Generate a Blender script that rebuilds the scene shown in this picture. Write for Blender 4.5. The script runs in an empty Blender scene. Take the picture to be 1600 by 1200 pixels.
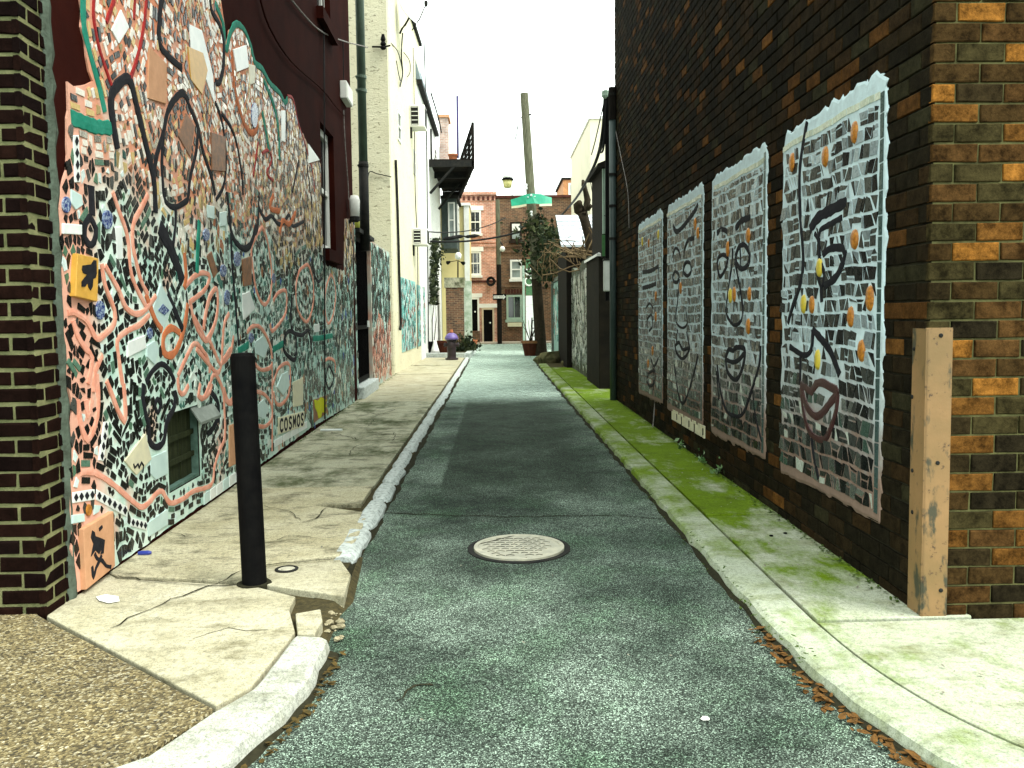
import bpy, math, random
from mathutils import Matrix, Vector
random.seed(11)
SC = bpy.context.scene
COL = SC.collection
# ---------------------------------------------------------------- camera
F_PX, PPX, PPY, CAM_H = 1300.0, 800.0, 575.0, 1.4          # in pixels of a 1600x1200 frame
cam_d = bpy.data.cameras.new('camera'); cam = bpy.data.objects.new('camera', cam_d); COL.objects.link(cam)
cam_d.sensor_width = 36.0; cam_d.lens = 36.0 * F_PX / 1600.0
cam_d.shift_y = -(600.0 - PPY) / 1600.0
cam_d.clip_start = 0.05; cam_d.clip_end = 3000
RC = (Matrix.Rotation(-math.atan(25 / F_PX), 3, 'Z') @ Matrix.Rotation(math.pi / 2 - math.atan(85 / F_PX), 3, 'X')
      @ Matrix.Rotation(-math.radians(0.65), 3, 'Z'))
CPOS = Vector((0, 0, CAM_H))
cam.matrix_world = Matrix.Translation(CPOS) @ RC.to_4x4()
SC.camera = cam
# ---------------------------------------------------------------- sky, sun, exposure
SUN_EL, SUN_AZ = 58.0, 115.0        # azimuth clockwise from +Y: from the right and a little behind
w = bpy.data.worlds.new('World'); SC.world = w; w.use_nodes = True
nt = w.node_tree; nt.nodes.clear()
sky = nt.nodes.new('ShaderNodeTexSky'); sky.sky_type = 'NISHITA'; sky.sun_disc = False
sky.sun_elevation = math.radians(SUN_EL); sky.sun_rotation = math.radians(SUN_AZ)
sky.dust_density = 4.0; sky.air_density = 1.0
hs = nt.nodes.new('ShaderNodeHueSaturation'); hs.inputs['Saturation'].default_value = 0.22
mixw = nt.nodes.new('ShaderNodeMix'); mixw.data_type = 'RGBA'
mixw.inputs[0].default_value = 0.72                       # an overcast deck: mostly even white
mixw.inputs[7].default_value = (11.6, 12.9, 11.9, 1)
bgd = nt.nodes.new('ShaderNodeBackground'); bgd.inputs['Strength'].default_value = 0.11
wo = nt.nodes.new('ShaderNodeOutputWorld')
nt.links.new(sky.outputs[0], hs.inputs['Color']); nt.links.new(hs.outputs[0], mixw.inputs[6])
nt.links.new(mixw.outputs[2], bgd.inputs['Color']); nt.links.new(bgd.outputs[0], wo.inputs['Surface'])
sl = bpy.data.lights.new('sun', 'SUN'); sl.energy = 1.5; sl.angle = math.radians(25); sl.color = (1.0, 0.97, 0.88)
sun = bpy.data.objects.new('sun', sl); COL.objects.link(sun)
_a, _e = math.radians(SUN_AZ), math.radians(SUN_EL)
SDIR = Vector((math.sin(_a) * math.cos(_e), math.cos(_a) * math.cos(_e), math.sin(_e)))
sun.rotation_euler = SDIR.to_track_quat('Z', 'Y').to_euler(); sun.location = SDIR * 60
SC.view_settings.view_transform = 'Standard'; SC.view_settings.look = 'None'
SC.view_settings.exposure = 1.4; SC.view_settings.gamma = 1.0; SC.view_settings.use_curve_mapping = False
SC.cycles.max_bounces = 6
# ---------------------------------------------------------------- pixel -> world rays (places things on real planes)
def ray(u, v): return RC @ Vector(((u - PPX) / F_PX, -(v - PPY) / F_PX, -1.0))
def gz(u, v, z=0.0):
    d = ray(u, v); return CPOS + d * ((z - CAM_H) / d.z)
def at(u, v, y):
    d = ray(u, v); return CPOS + d * (y / d.y)
def proj(p):
    q = RC.transposed() @ (Vector(p) - CPOS)
    if q.z > -0.05: return (-9999, -9999)
    return (PPX + F_PX * q.x / -q.z, PPY - F_PX * q.y / -q.z)
class Fr:
    """a vertical wall plane: origin, direction along the wall, outward normal"""
    def __init__(s, O, t, n):
        s.O = Vector(O); s.t = Vector(t).normalized(); s.n = Vector(n); s.n = (s.n - s.t * s.n.dot(s.t)).normalized()
    def pt(s, a, z, d=0.0): return s.O + s.t * a + s.n * d + Vector((0, 0, z))
    def px(s, u, v):
        r = ray(u, v); k = (s.O - CPOS).dot(s.n) / r.dot(s.n); p = CPOS + r * k
        return ((p - s.O).dot(s.t), p.z - s.O.z)
    def mat(s): return Matrix(((s.t.x, s.n.x, 0), (s.t.y, s.n.y, 0), (0, 0, 1)))
# ---------------------------------------------------------------- mesh builder
WORLD = {}
class MB:
    def __init__(s): s.v = []; s.f = []; s.c = []; s.r = []; s.m = []
    def add(s, vs, fs, col=None, rnd=0.0, mir=0.0):
        b = len(s.v); s.v += [tuple(p) for p in vs]
        for f in fs: s.f.append([i + b for i in f]); s.c.append(col or (1, 1, 1)); s.r.append(rnd); s.m.append(mir)
        return s
    def box(s, x0, x1, y0, y1, z0, z1, **k):
        return s.hexa([(x0, y0, z0), (x1, y0, z0), (x1, y1, z0), (x0, y1, z0), (x0, y0, z1), (x1, y0, z1), (x1, y1, z1), (x0, y1, z1)], **k)
    def hexa(s, p, **k):
        return s.add(p, [(3, 2, 1, 0), (4, 5, 6, 7), (0, 1, 5, 4), (1, 2, 6, 5), (2, 3, 7, 6), (3, 0, 4, 7)], **k)
    def fbox(s, fr, a0, a1, z0, z1, d0, d1, **k):
        q = [fr.pt(a, z, d) for z in (z0, z1) for a, d in ((a0, d1), (a1, d1), (a1, d0), (a0, d0))]
        return s.hexa(q, **k)
    def fprism(s, fr, poly, d0, d1, **k):
        n = len(poly)
        vs = [fr.pt(a, z, d0) for a, z in poly] + [fr.pt(a, z, d1) for a, z in poly]
        fs = [list(range(n, 2 * n))] + [[i, (i + 1) % n, n + (i + 1) % n, n + i] for i in range(n)]
        return s.add(vs, fs, **k)
    def hprism(s, poly, z0, z1, **k):
        n = len(poly); zz = z1 if isinstance(z1, (list, tuple)) else [z1] * n
        vs = [(p[0], p[1], z0) for p in poly] + [(p[0], p[1], zz[i]) for i, p in enumerate(poly)]
        fs = [list(range(n, 2 * n)), list(range(n - 1, -1, -1))] + [[i, (i + 1) % n, n + (i + 1) % n, n + i] for i in range(n)]
        return s.add(vs, fs, **k)
    def tube(s, pts, r, n=6, cap=True, **k):
        pts = [Vector(p) for p in pts]; m = len(pts); rr = r if isinstance(r, (list, tuple)) else [r] * m
        vs = []; up = Vector((0.13, 0.31, 0.94))
        for i, p in enumerate(pts):
            t = (pts[min(i + 1, m - 1)] - pts[max(i - 1, 0)]).normalized()
            if abs(t.dot(up)) > 0.97: up = Vector((0.9, 0.3, 0.1))
            a = t.cross(up).normalized(); b = a.cross(t)
            for j in range(n):
                g = 2 * math.pi * j / n; vs.append(p + (a * math.cos(g) + b * math.sin(g)) * rr[i])
        fs = [[i * n + j, i * n + (j + 1) % n, (i + 1) * n + (j + 1) % n, (i + 1) * n + j] for i in range(m - 1) for j in range(n)]
        if cap: fs += [list(range(n - 1, -1, -1)), list(range((m - 1) * n, m * n))]
        return s.add(vs, fs, **k)
    def lathe(s, prof, c, n=16, axis=None, cap=True, **k):
        M = Matrix.Identity(3) if axis is None else Vector(axis).to_track_quat('Z', 'Y').to_matrix()
        c = Vector(c); vs = []
        for r, z in prof:
            for j in range(n):
                g = 2 * math.pi * j / n; vs.append(c + M @ Vector((r * math.cos(g), r * math.sin(g), z)))
        m = len(prof)
        fs = [[i * n + j, i * n + (j + 1) % n, (i + 1) * n + (j + 1) % n, (i + 1) * n + j] for i in range(m - 1) for j in range(n)]
        if cap: fs += [list(range(n - 1, -1, -1)), list(range((m - 1) * n, m * n))]
        return s.add(vs, fs, **k)
    def mesh(s, name, mat, smooth=False):
        me = bpy.data.meshes.new(name); me.from_pydata(s.v, [], s.f)
        nf = len(s.f)
        a = me.attributes.new('col', 'FLOAT_COLOR', 'FACE'); a.data.foreach_set('color', [x for c in s.c for x in (c[0], c[1], c[2], 1.0)])
        a = me.attributes.new('rnd', 'FLOAT', 'FACE'); a.data.foreach_set('value', s.r)
        a = me.attributes.new('mir', 'FLOAT', 'FACE'); a.data.foreach_set('value', s.m)
        if smooth: me.polygons.foreach_set('use_smooth', [True] * nf)
        me.materials.append(mat); me.update()
        return me
    def build(s, name, mat, parent=None, smooth=False, bevel=0.0):
        return link(name, s.mesh(name, mat, smooth), parent, bevel=bevel)
def link(name, me, parent=None, mw=None, bevel=0.0):
    o = bpy.data.objects.new(name, me); COL.objects.link(o)
    mw = mw or Matrix.Identity(4)
    if parent is not None:
        o.parent = parent; o.matrix_parent_inverse = WORLD[parent.name].inverted()
    o.matrix_basis = mw; WORLD[o.name] = mw
    if bevel:
        b = o.modifiers.new('bevel', 'BEVEL'); b.width = bevel; b.segments = 2; b.limit_method = 'ANGLE'
    return o
def tag(o, label=None, cat=None, group=None, kind=None):
    if label: o['label'] = label
    if cat: o['category'] = cat
    if group: o['group'] = group
    if kind: o['kind'] = kind
    return o
def thing(name, label, cat, loc=(0, 0, 0), group=None):
    o = bpy.data.objects.new(name, None); COL.objects.link(o); o.empty_display_size = 0.2
    o.matrix_basis = Matrix.Translation(Vector(loc)); WORLD[o.name] = o.matrix_basis.copy()
    return tag(o, label, cat, group)
def smoothline(pts, step=0.03, closed=False):
    """Catmull-Rom through 2D points, resampled"""
    P = [Vector(p) for p in pts]; n = len(P); out = []
    segs = n if closed else n - 1
    for i in range(segs):
        if closed: a, b, c, d = P[(i - 1) % n], P[i], P[(i + 1) % n], P[(i + 2) % n]
        else: a, b, c, d = P[max(i - 1, 0)], P[i], P[i + 1], P[min(i + 2, n - 1)]
        k = max(1, int((c - b).length / step))
        for j in range(k):
            t = j / k
            out.append(0.5 * ((2 * b) + (c - a) * t + (2 * a - 5 * b + 4 * c - d) * t * t + (3 * b - a - 3 * c + d) * t ** 3))
    out.append(P[0].copy() if closed else P[-1].copy())
    return out
def stroke(mb, fr, pts, wd, d0, h, taper=False, **k):
    """a raised half-round bead along a 2D line on a wall"""
    n = len(pts); vs = []
    for i, p in enumerate(pts):
        t = (pts[min(i + 1, n - 1)] - pts[max(i - 1, 0)])
        if t.length < 1e-6: t = Vector((1, 0))
        t = t.normalized(); q = Vector((-t.y, t.x))
        ww = wd * 0.5 * (0.86 + 0.28 * random.random())
        if taper: ww *= max(0.25, min(1, 4 * min(i, n - 1 - i) / max(1, n)))
        for o, hh in ((-1, 0), (-0.88, 0.8), (0, 1), (0.88, 0.8), (1, 0)):
            e = p + q * (o * ww); vs.append(fr.pt(e.x, e.y, d0 + hh * h))
    fs = [[i * 5 + j, i * 5 + j + 1, i * 5 + 6 + j, i * 5 + 5 + j] for i in range(n - 1) for j in range(4)]
    fs += [[0, 1, 2, 3, 4], [5 * n - 1, 5 * n - 2, 5 * n - 3, 5 * n - 4, 5 * n - 5]]
    return mb.add(vs, fs, **k)
def inside(poly, x, y):
    c = False; n = len(poly); j = n - 1
    for i in range(n):
        xi, yi = poly[i][0], poly[i][1]; xj, yj = poly[j][0], poly[j][1]
        if (yi > y) != (yj > y) and x < (xj - xi) * (y - yi) / (yj - yi) + xi: c = not c
        j = i
    return c
def voronoi(sites, keep, gap, rmax):
    """shrunken Voronoi cells of the kept sites by half-plane clipping"""
    g = {}; cs = rmax
    for i, (x, y) in enumerate(sites): g.setdefault((int(x // cs), int(y // cs)), []).append(i)
    out = []
    for i in keep:
        x, y = sites[i]; gx, gy = int(x // cs), int(y // cs)
        nb = []
        for a in range(gx - 1, gx + 2):
            for b in range(gy - 1, gy + 2):
                for j in g.get((a, b), ()):
                    if j != i:
                        dx, dy = sites[j][0] - x, sites[j][1] - y; dd = dx * dx + dy * dy
                        if 1e-8 < dd < 2.2 * rmax * rmax: nb.append((dd, dx, dy))
        nb.sort()
        R = rmax * 0.7
        poly = [(-R, -R), (R, -R), (R, R), (-R, R)]
        for dd, dx, dy in nb[:18]:
            l = math.sqrt(dd); ux, uy = dx / l, dy / l; lim = l / 2 - gap / 2
            new = []; n = len(poly)
            for k in range(n):
                p, q = poly[k], poly[(k + 1) % n]
                sp, sq = p[0] * ux + p[1] * uy - lim, q[0] * ux + q[1] * uy - lim
                if sp <= 0: new.append(p)
                if (sp < 0 < sq) or (sq < 0 < sp):
                    t = sp / (sp - sq); new.append((p[0] + (q[0] - p[0]) * t, p[1] + (q[1] - p[1]) * t))
            poly = new
            if len(poly) < 3: break
        if len(poly) >= 3:
            cl = [poly[0]]
            for p in poly[1:]:
                if math.hypot(p[0] - cl[-1][0], p[1] - cl[-1][1]) > 0.004: cl.append(p)
            if len(cl) >= 3: out.append((i, [(x + p[0], y + p[1]) for p in cl]))
    return out
def quadify(P, k=4):
    P = list(P)
    while len(P) > k:
        n = len(P); best = min(range(n), key=lambda i: abs((P[i][0] - P[i - 1][0]) * (P[(i + 1) % n][1] - P[i - 1][1]) - (P[(i + 1) % n][0] - P[i - 1][0]) * (P[i][1] - P[i - 1][1])))
        P.pop(best)
    return P
def area2(p): return abs(sum(p[i][0] * p[(i + 1) % len(p)][1] - p[(i + 1) % len(p)][0] * p[i][1] for i in range(len(p)))) / 2
# ---------------------------------------------------------------- materials
def newmat(name):
    m = bpy.data.materials.new(name); m.use_nodes = True; nt = m.node_tree
    return m, nt, nt.nodes['Principled BSDF']
def N(nt, t, **k):
    n = nt.nodes.new(t)
    for a, b in k.items(): setattr(n, a, b)
    return n
def noise(nt, scale, detail=4, rough=0.6, vec=None, dist=0.0):
    n = N(nt, 'ShaderNodeTexNoise'); n.inputs['Scale'].default_value = scale; n.inputs['Detail'].default_value = detail
    n.inputs['Roughness'].default_value = rough; n.inputs['Distortion'].default_value = dist
    nt.links.new(vec or pos(nt), n.inputs['Vector']); return n.outputs['Fac']
def pos(nt):
    for n in nt.nodes:
        if n.type == 'NEW_GEOMETRY': return n.outputs['Position']
    return N(nt, 'ShaderNodeNewGeometry').outputs['Position']
def ramp(nt, fac, stops, interp='LINEAR'):
    r = N(nt, 'ShaderNodeValToRGB'); r.color_ramp.interpolation = interp
    e = r.color_ramp.elements
    while len(e) < len(stops): e.new(0.5)
    for i, (p, c) in enumerate(stops):
        e[i].position = p; e[i].color = (c, c, c, 1) if isinstance(c, (int, float)) else (c[0], c[1], c[2], 1)
    nt.links.new(fac, r.inputs[0]); return r.outputs[0]
def mix(nt, fac, a, b, mode='MIX'):
    m = N(nt, 'ShaderNodeMix', data_type='RGBA', blend_type=mode)
    for sock, val in ((0, fac), (6, a), (7, b)):
        if isinstance(val, (int, float)): m.inputs[sock].default_value = val if sock == 0 else (val, val, val, 1)
        elif isinstance(val, tuple): m.inputs[sock].default_value = (val[0], val[1], val[2], 1)
        else: nt.links.new(val, m.inputs[sock])
    return m.outputs[2]
def bump(nt, bs, h, strength=0.3, dist=0.01):
    b = N(nt, 'ShaderNodeBump'); b.inputs['Strength'].default_value = strength; b.inputs['Distance'].default_value = dist
    nt.links.new(h, b.inputs['Height']); nt.links.new(b.outputs[0], bs.inputs['Normal'])
def mapvec(nt, scale=(1, 1, 1)):
    m = N(nt, 'ShaderNodeMapping'); m.inputs['Scale'].default_value = scale
    nt.links.new(pos(nt), m.inputs['Vector']); return m.outputs[0]
def M(name, c1, c2=None, scale=6.0, rough=0.8, bs=0.25, bscale=80.0, metal=0.0, dist=0.004, lo=0.35, hi=0.65, vscale=None, spec=None):
    m, nt, b = newmat(name)
    c2 = c2 or tuple(x * 0.6 for x in c1)
    v = mapvec(nt, vscale) if vscale else None
    f = noise(nt, scale, 6, 0.65, v)
    nt.links.new(ramp(nt, f, [(lo, c1), (hi, c2)]), b.inputs['Base Color'])
    b.inputs['Roughness'].default_value = rough; b.inputs['Metallic'].default_value = metal
    b.inputs['Specular IOR Level'].default_value = spec if spec is not None else (0.4 if rough < 0.6 else 0.06)
    if bs: bump(nt, b, noise(nt, bscale, 5, 0.7, v), bs, dist)
    return m
def glass(name, col, rough=0.06):
    m, nt, b = newmat(name)
    f = noise(nt, 1.5, 3)
    nt.links.new(ramp(nt, f, [(0.4, col), (0.65, tuple(x * 1.8 + 0.01 for x in col))]), b.inputs['Base Color'])
    b.inputs['Roughness'].default_value = rough; b.inputs['Specular IOR Level'].default_value = 0.8
    return m
def brickmat(name, stops, mott=0.55, rough=0.85):
    m, nt, b = newmat(name)
    oi = N(nt, 'ShaderNodeObjectInfo'); at_ = N(nt, 'ShaderNodeAttribute', attribute_name='rnd')
    ad = N(nt, 'ShaderNodeMath', operation='ADD'); nt.links.new(oi.outputs['Random'], ad.inputs[0]); nt.links.new(at_.outputs['Fac'], ad.inputs[1])
    fr_ = N(nt, 'ShaderNodeMath', operation='FRACT'); nt.links.new(ad.outputs[0], fr_.inputs[0])
    base = ramp(nt, fr_.outputs[0], stops, 'CONSTANT')
    n1 = noise(nt, 14, 6, 0.75); n2 = noise(nt, 120, 3, 0.7); n3 = noise(nt, 1.1, 3, 0.6)
    c = mix(nt, mott, base, ramp(nt, n1, [(0.36, 0.12), (0.62, 1.6)]), 'MULTIPLY')
    c = mix(nt, 0.5, c, ramp(nt, n2, [(0.3, 0.5), (0.7, 1.3)]), 'MULTIPLY')
    c = mix(nt, 0.6, c, ramp(nt, n3, [(0.3, 0.65), (0.7, 1.25)]), 'MULTIPLY')
    nt.links.new(c, b.inputs['Base Color']); b.inputs['Roughness'].default_value = rough; b.inputs['Specular IOR Level'].default_value = 0.02
    bump(nt, b, noise(nt, 90, 6, 0.75), 0.6, 0.006)
    return m
def tilemat(name):
    m, nt, b = newmat(name)
    a = N(nt, 'ShaderNodeAttribute', attribute_name='col'); q = N(nt, 'ShaderNodeAttribute', attribute_name='mir')
    c = mix(nt, 0.5, a.outputs['Color'], ramp(nt, noise(nt, 40, 5, 0.7), [(0.3, 0.55), (0.7, 1.25)]), 'MULTIPLY')
    nt.links.new(c, b.inputs['Base Color']); nt.links.new(q.outputs['Fac'], b.inputs['Metallic'])
    nt.links.new(ramp(nt, noise(nt, 25, 4), [(0.35, 0.14), (0.7, 0.5)]), b.inputs['Roughness']); b.inputs['Specular IOR Level'].default_value = 0.12
    bump(nt, b, noise(nt, 35, 3), 0.25, 0.004)
    return m
def facade(name, c1, c2, mort, sx=1.0, rough=0.85, bw=0.21, rh=0.072):
    """far brickwork, too far away to pick the bricks apart"""
    m, nt, b = newmat(name)
    se = N(nt, 'ShaderNodeSeparateXYZ'); nt.links.new(pos(nt), se.inputs[0])
    su = N(nt, 'ShaderNodeMath', operation='ADD'); nt.links.new(se.outputs[0], su.inputs[0]); nt.links.new(se.outputs[1], su.inputs[1])
    co = N(nt, 'ShaderNodeCombineXYZ'); nt.links.new(su.outputs[0], co.inputs[0]); nt.links.new(se.outputs[2], co.inputs[1])
    t = N(nt, 'ShaderNodeTexBrick'); t.inputs['Scale'].default_value = 1.0; t.inputs['Brick Width'].default_value = bw
    t.inputs['Row Height'].default_value = rh; t.inputs['Mortar Size'].default_value = 0.011
    t.inputs['Color1'].default_value = (*c1, 1); t.inputs['Color2'].default_value = (*c2, 1); t.inputs['Mortar'].default_value = (*mort, 1)
    nt.links.new(co.outputs[0], t.inputs['Vector'])
    c = mix(nt, 0.8, t.outputs['Color'], ramp(nt, noise(nt, 3.5, 7, 0.75), [(0.3, 0.4), (0.7, 1.5)]), 'MULTIPLY')
    nt.links.new(c, b.inputs['Base Color']); b.inputs['Roughness'].default_value = rough
    bump(nt, b, t.outputs['Fac'], -0.5, 0.01)
    return m
MT = {}
def asphalt(name, lo, hi, speck=0.5):
    m, nt, b = newmat(name)
    big = noise(nt, 0.9, 5, 0.6); med = noise(nt, 5, 6, 0.7)
    c = ramp(nt, big, [(0.35, lo), (0.65, hi)])
    c = mix(nt, ramp(nt, noise(nt, 2.2, 5, 0.7), [(0.48, 0.0), (0.7, 0.5)]), c, (0.045, 0.090, 0.048))
    # a darker re-laid strip, worn at its edges, with mid-alley shade painted in
    def M1(op, a, b_=None, c_=None):
        n = N(nt, 'ShaderNodeMath', operation=op)
        for k, v in enumerate((a, b_, c_)):
            if v is None: continue
            if isinstance(v, (int, float)): n.inputs[k].default_value = v
            else: nt.links.new(v, n.inputs[k])
        return n.outputs[0]
    se0 = N(nt, 'ShaderNodeSeparateXYZ'); nt.links.new(pos(nt), se0.inputs[0])
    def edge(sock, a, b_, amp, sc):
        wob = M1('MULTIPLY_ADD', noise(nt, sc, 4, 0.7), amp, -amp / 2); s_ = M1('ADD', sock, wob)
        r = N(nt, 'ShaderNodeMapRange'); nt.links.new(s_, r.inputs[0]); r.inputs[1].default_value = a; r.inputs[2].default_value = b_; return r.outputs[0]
    X, Y = se0.outputs[0], se0.outputs[1]
    msk = M1('MULTIPLY', M1('MULTIPLY', edge(X, -0.50, -0.47, 0.03, 3), edge(X, 1.15, 0.75, 0.5, 1.2)), M1('MULTIPLY', edge(Y, 6.2, 7.2, 1.2, 1.5), edge(Y, 14.6, 13.2, 1.2, 1.5)))
    msk = M1('MULTIPLY', msk, ramp(nt, noise(nt, 1.1, 5, 0.7), [(0.3, 1.0), (0.7, 0.55)]))
    c = mix(nt, edge(Y, 13.4, 15.0, 1.5, 1.3), c, (0.22, 0.28, 0.24))      # older, paler surface; the far road's sky sheen is put into its colour
    c = mix(nt, msk, c, (0.017, 0.027, 0.018))
    c = mix(nt, 0.6, c, ramp(nt, med, [(0.3, 0.4), (0.7, 1.55)]), 'MULTIPLY')
    vo = N(nt, 'ShaderNodeTexVoronoi'); vo.inputs['Scale'].default_value = 235; nt.links.new(pos(nt), vo.inputs['Vector'])
    se = N(nt, 'ShaderNodeSeparateColor'); nt.links.new(vo.outputs['Color'], se.inputs[0])
    c = mix(nt, speck, c, ramp(nt, se.outputs[0], [(0.0, 0.08), (0.5, 0.65), (0.82, 1.9), (1.0, 6.0)]), 'MULTIPLY')
    nt.links.new(c, b.inputs['Base Color']); b.inputs['Roughness'].default_value = 0.85; b.inputs['Specular IOR Level'].default_value = 0.12
    bump(nt, b, vo.outputs['Distance'], 0.5, 0.006)
    return m
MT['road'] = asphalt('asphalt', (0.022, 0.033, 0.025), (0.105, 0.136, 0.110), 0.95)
def concrete(name, c1, c2, stain, moss=None, grain=0.5, mossthr=(0.42, 0.6), mosscoord=None):
    m, nt, b = newmat(name)
    c = ramp(nt, noise(nt, 2.2, 6, 0.65), [(0.3, c1), (0.7, c2)])
    c = mix(nt, ramp(nt, noise(nt, 3.3, 7, 0.7, mapvec(nt, (1.0, 1.7, 1))), [(0.5, 0.0), (0.68, 0.85)]), c, stain)
    if moss and mosscoord:
        se = N(nt, 'ShaderNodeSeparateXYZ'); nt.links.new(pos(nt), se.inputs[0])
        mr = N(nt, 'ShaderNodeMapRange'); nt.links.new(se.outputs[1], mr.inputs[0]); mr.inputs[1].default_value = mosscoord[0]; mr.inputs[2].default_value = mosscoord[1]; mr.inputs[3].default_value = -0.16; mr.inputs[4].default_value = 0.05
        ad = N(nt, 'ShaderNodeMath', operation='ADD'); nt.links.new(noise(nt, 1.6, 7, 0.72, mapvec(nt, (1.5, 0.8, 1))), ad.inputs[0]); nt.links.new(mr.outputs[0], ad.inputs[1])
        mo = ramp(nt, noise(nt, 4.5, 6, 0.7), [(0.38, moss), (0.60, tuple(x * .75 for x in moss)), (0.76, (0.045, 0.05, 0.008))])
        c = mix(nt, ramp(nt, ad.outputs[0], [(mossthr[0], 0.0), (mossthr[1], 0.97)]), c, mo)
    elif moss:
        c = mix(nt, ramp(nt, noise(nt, 1.3, 7, 0.72, mapvec(nt, (1.4, 0.8, 1))), [(mossthr[0], 0.0), (mossthr[1], 0.95)]), c, moss)
    fine = noise(nt, 160, 3, 0.8)
    c = mix(nt, grain, c, ramp(nt, fine, [(0.28, 0.22), (0.48, 1.0), (0.75, 1.4)]), 'MULTIPLY')
    c = mix(nt, min(1.0, grain * 1.1), c, ramp(nt, noise(nt, 38, 5, 0.8), [(0.3, 0.45), (0.52, 1.0), (0.8, 1.15)]), 'MULTIPLY')
    nt.links.new(c, b.inputs['Base Color']); b.inputs['Roughness'].default_value = 0.9; b.inputs['Specular IOR Level'].default_value = 0.05
    bump(nt, b, noise(nt, 70, 7, 0.75), 0.5, 0.006)
    return m
MT['conc_tan'] = concrete('concrete_tan', (0.50, 0.465, 0.33), (0.36, 0.325, 0.20), (0.055, 0.052, 0.03), None, 0.95)
MT['conc_pale'] = concrete('concrete_pale', (0.45, 0.425, 0.315), (0.37, 0.34, 0.225), (0.15, 0.135, 0.075), grain=0.8)
MT['conc_worn'] = concrete('concrete_worn', (0.48, 0.465, 0.35), (0.34, 0.33, 0.225), (0.045, 0.046, 0.028), (0.075, 0.088, 0.04), 0.7, (0.46, 0.62))
MT['conc_moss'] = concrete('concrete_moss', (0.36, 0.40, 0.28), (0.28, 0.32, 0.19), (0.15, 0.20, 0.07), (0.13, 0.22, 0.012), 0.6, (0.36, 0.54))
MT['conc_right'] = concrete('concrete_right', (0.42, 0.44, 0.35), (0.34, 0.37, 0.26), (0.19, 0.20, 0.10), (0.125, 0.205, 0.003), 0.7, (0.36, 0.53), (3.4, 6.2))
MT['conc_right_kerb'] = concrete('concrete_right_kerb', (0.42, 0.45, 0.36), (0.34, 0.38, 0.27), (0.18, 0.21, 0.09), (0.15, 0.235, 0.012), 0.7, (0.40, 0.62), (3.4, 7.0))
MT['granite'] = M('granite_kerb', (0.50, 0.54, 0.52), (0.16, 0.18, 0.16), 30, 0.8, 0.4, 70, dist=0.006, lo=0.45, hi=0.72)
MT['kerb_white'] = concrete('kerb_white_concrete', (0.44, 0.45, 0.40), (0.36, 0.37, 0.31), (0.17, 0.17, 0.11), None, 0.85)
def aggregate():
    m, nt, b = newmat('exposed_aggregate')
    vo = N(nt, 'ShaderNodeTexVoronoi'); vo.inputs['Scale'].default_value = 105; nt.links.new(pos(nt), vo.inputs['Vector'])
    se = N(nt, 'ShaderNodeSeparateColor'); nt.links.new(vo.outputs['Color'], se.inputs[0])
    c = ramp(nt, se.outputs[0], [(0.0, (0.032, 0.025, 0.008)), (0.3, (0.105, 0.078, 0.027)), (0.6, (0.19, 0.145, 0.058)), (0.85, (0.29, 0.24, 0.12)), (1.0, (0.42, 0.38, 0.26))])
    c = mix(nt, 0.7, c, ramp(nt, noise(nt, 3.0, 6, 0.7), [(0.3, 0.55), (0.7, 1.25)]), 'MULTIPLY')
    c = mix(nt, 0.8, c, ramp(nt, noise(nt, 45, 4, 0.8), [(0.35, 0.5), (0.65, 1.3)]), 'MULTIPLY')
    nt.links.new(c, b.inputs['Base Color']); b.inputs['Roughness'].default_value = 0.8
    bump(nt, b, vo.outputs['Distance'], 0.8, 0.01); return m
MT['aggregate'] = aggregate()
MT['dirt'] = M('dark_dirt', (0.035, 0.032, 0.018), (0.08, 0.065, 0.03), 30, 0.95, 0.8, 90, dist=0.01)
MT['crack'] = M('crack_dirt', (0.018, 0.017, 0.010), (0.03, 0.028, 0.016), 40, 0.95, 0.3)
MT['leaf_litter'] = M('dry_leaves', (0.16, 0.075, 0.02), (0.05, 0.03, 0.012), 60, 0.8, 0.2)
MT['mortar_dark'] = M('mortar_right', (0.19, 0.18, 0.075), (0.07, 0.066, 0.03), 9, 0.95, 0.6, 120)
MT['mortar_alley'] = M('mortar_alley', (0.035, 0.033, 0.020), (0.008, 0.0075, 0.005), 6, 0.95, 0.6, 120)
MT['mortar_pale'] = M('mortar_left', (0.23, 0.225, 0.11), (0.12, 0.13, 0.06), 10, 0.95, 0.9, 110, dist=0.008)
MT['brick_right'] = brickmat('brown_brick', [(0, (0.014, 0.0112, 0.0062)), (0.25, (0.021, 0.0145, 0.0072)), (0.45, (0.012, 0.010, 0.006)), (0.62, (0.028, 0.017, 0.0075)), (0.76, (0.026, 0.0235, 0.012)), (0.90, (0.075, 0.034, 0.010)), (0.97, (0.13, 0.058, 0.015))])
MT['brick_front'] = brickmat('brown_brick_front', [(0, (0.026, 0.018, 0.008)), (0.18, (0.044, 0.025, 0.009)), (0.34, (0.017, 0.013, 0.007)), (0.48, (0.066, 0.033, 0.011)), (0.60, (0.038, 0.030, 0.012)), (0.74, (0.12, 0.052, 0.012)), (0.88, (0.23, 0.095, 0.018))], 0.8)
MT['brick_left'] = brickmat('maroon_brick', [(0, (0.009, 0.004, 0.003)), (0.4, (0.012, 0.005, 0.0035)), (0.75, (0.007, 0.0035, 0.003))], 0.4)
MT['maroon'] = M('maroon_stucco', (0.028, 0.0056, 0.0036), (0.017, 0.0034, 0.0024), 2.5, 0.9, 0.35, 45, spec=0.02)
MT['tile'] = tilemat('mosaic_tile')
MT['black_bead'] = M('black_paint', (0.006, 0.006, 0.009), (0.014, 0.014, 0.018), 30, 0.8, 0.4, 60, spec=0.15)
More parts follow.
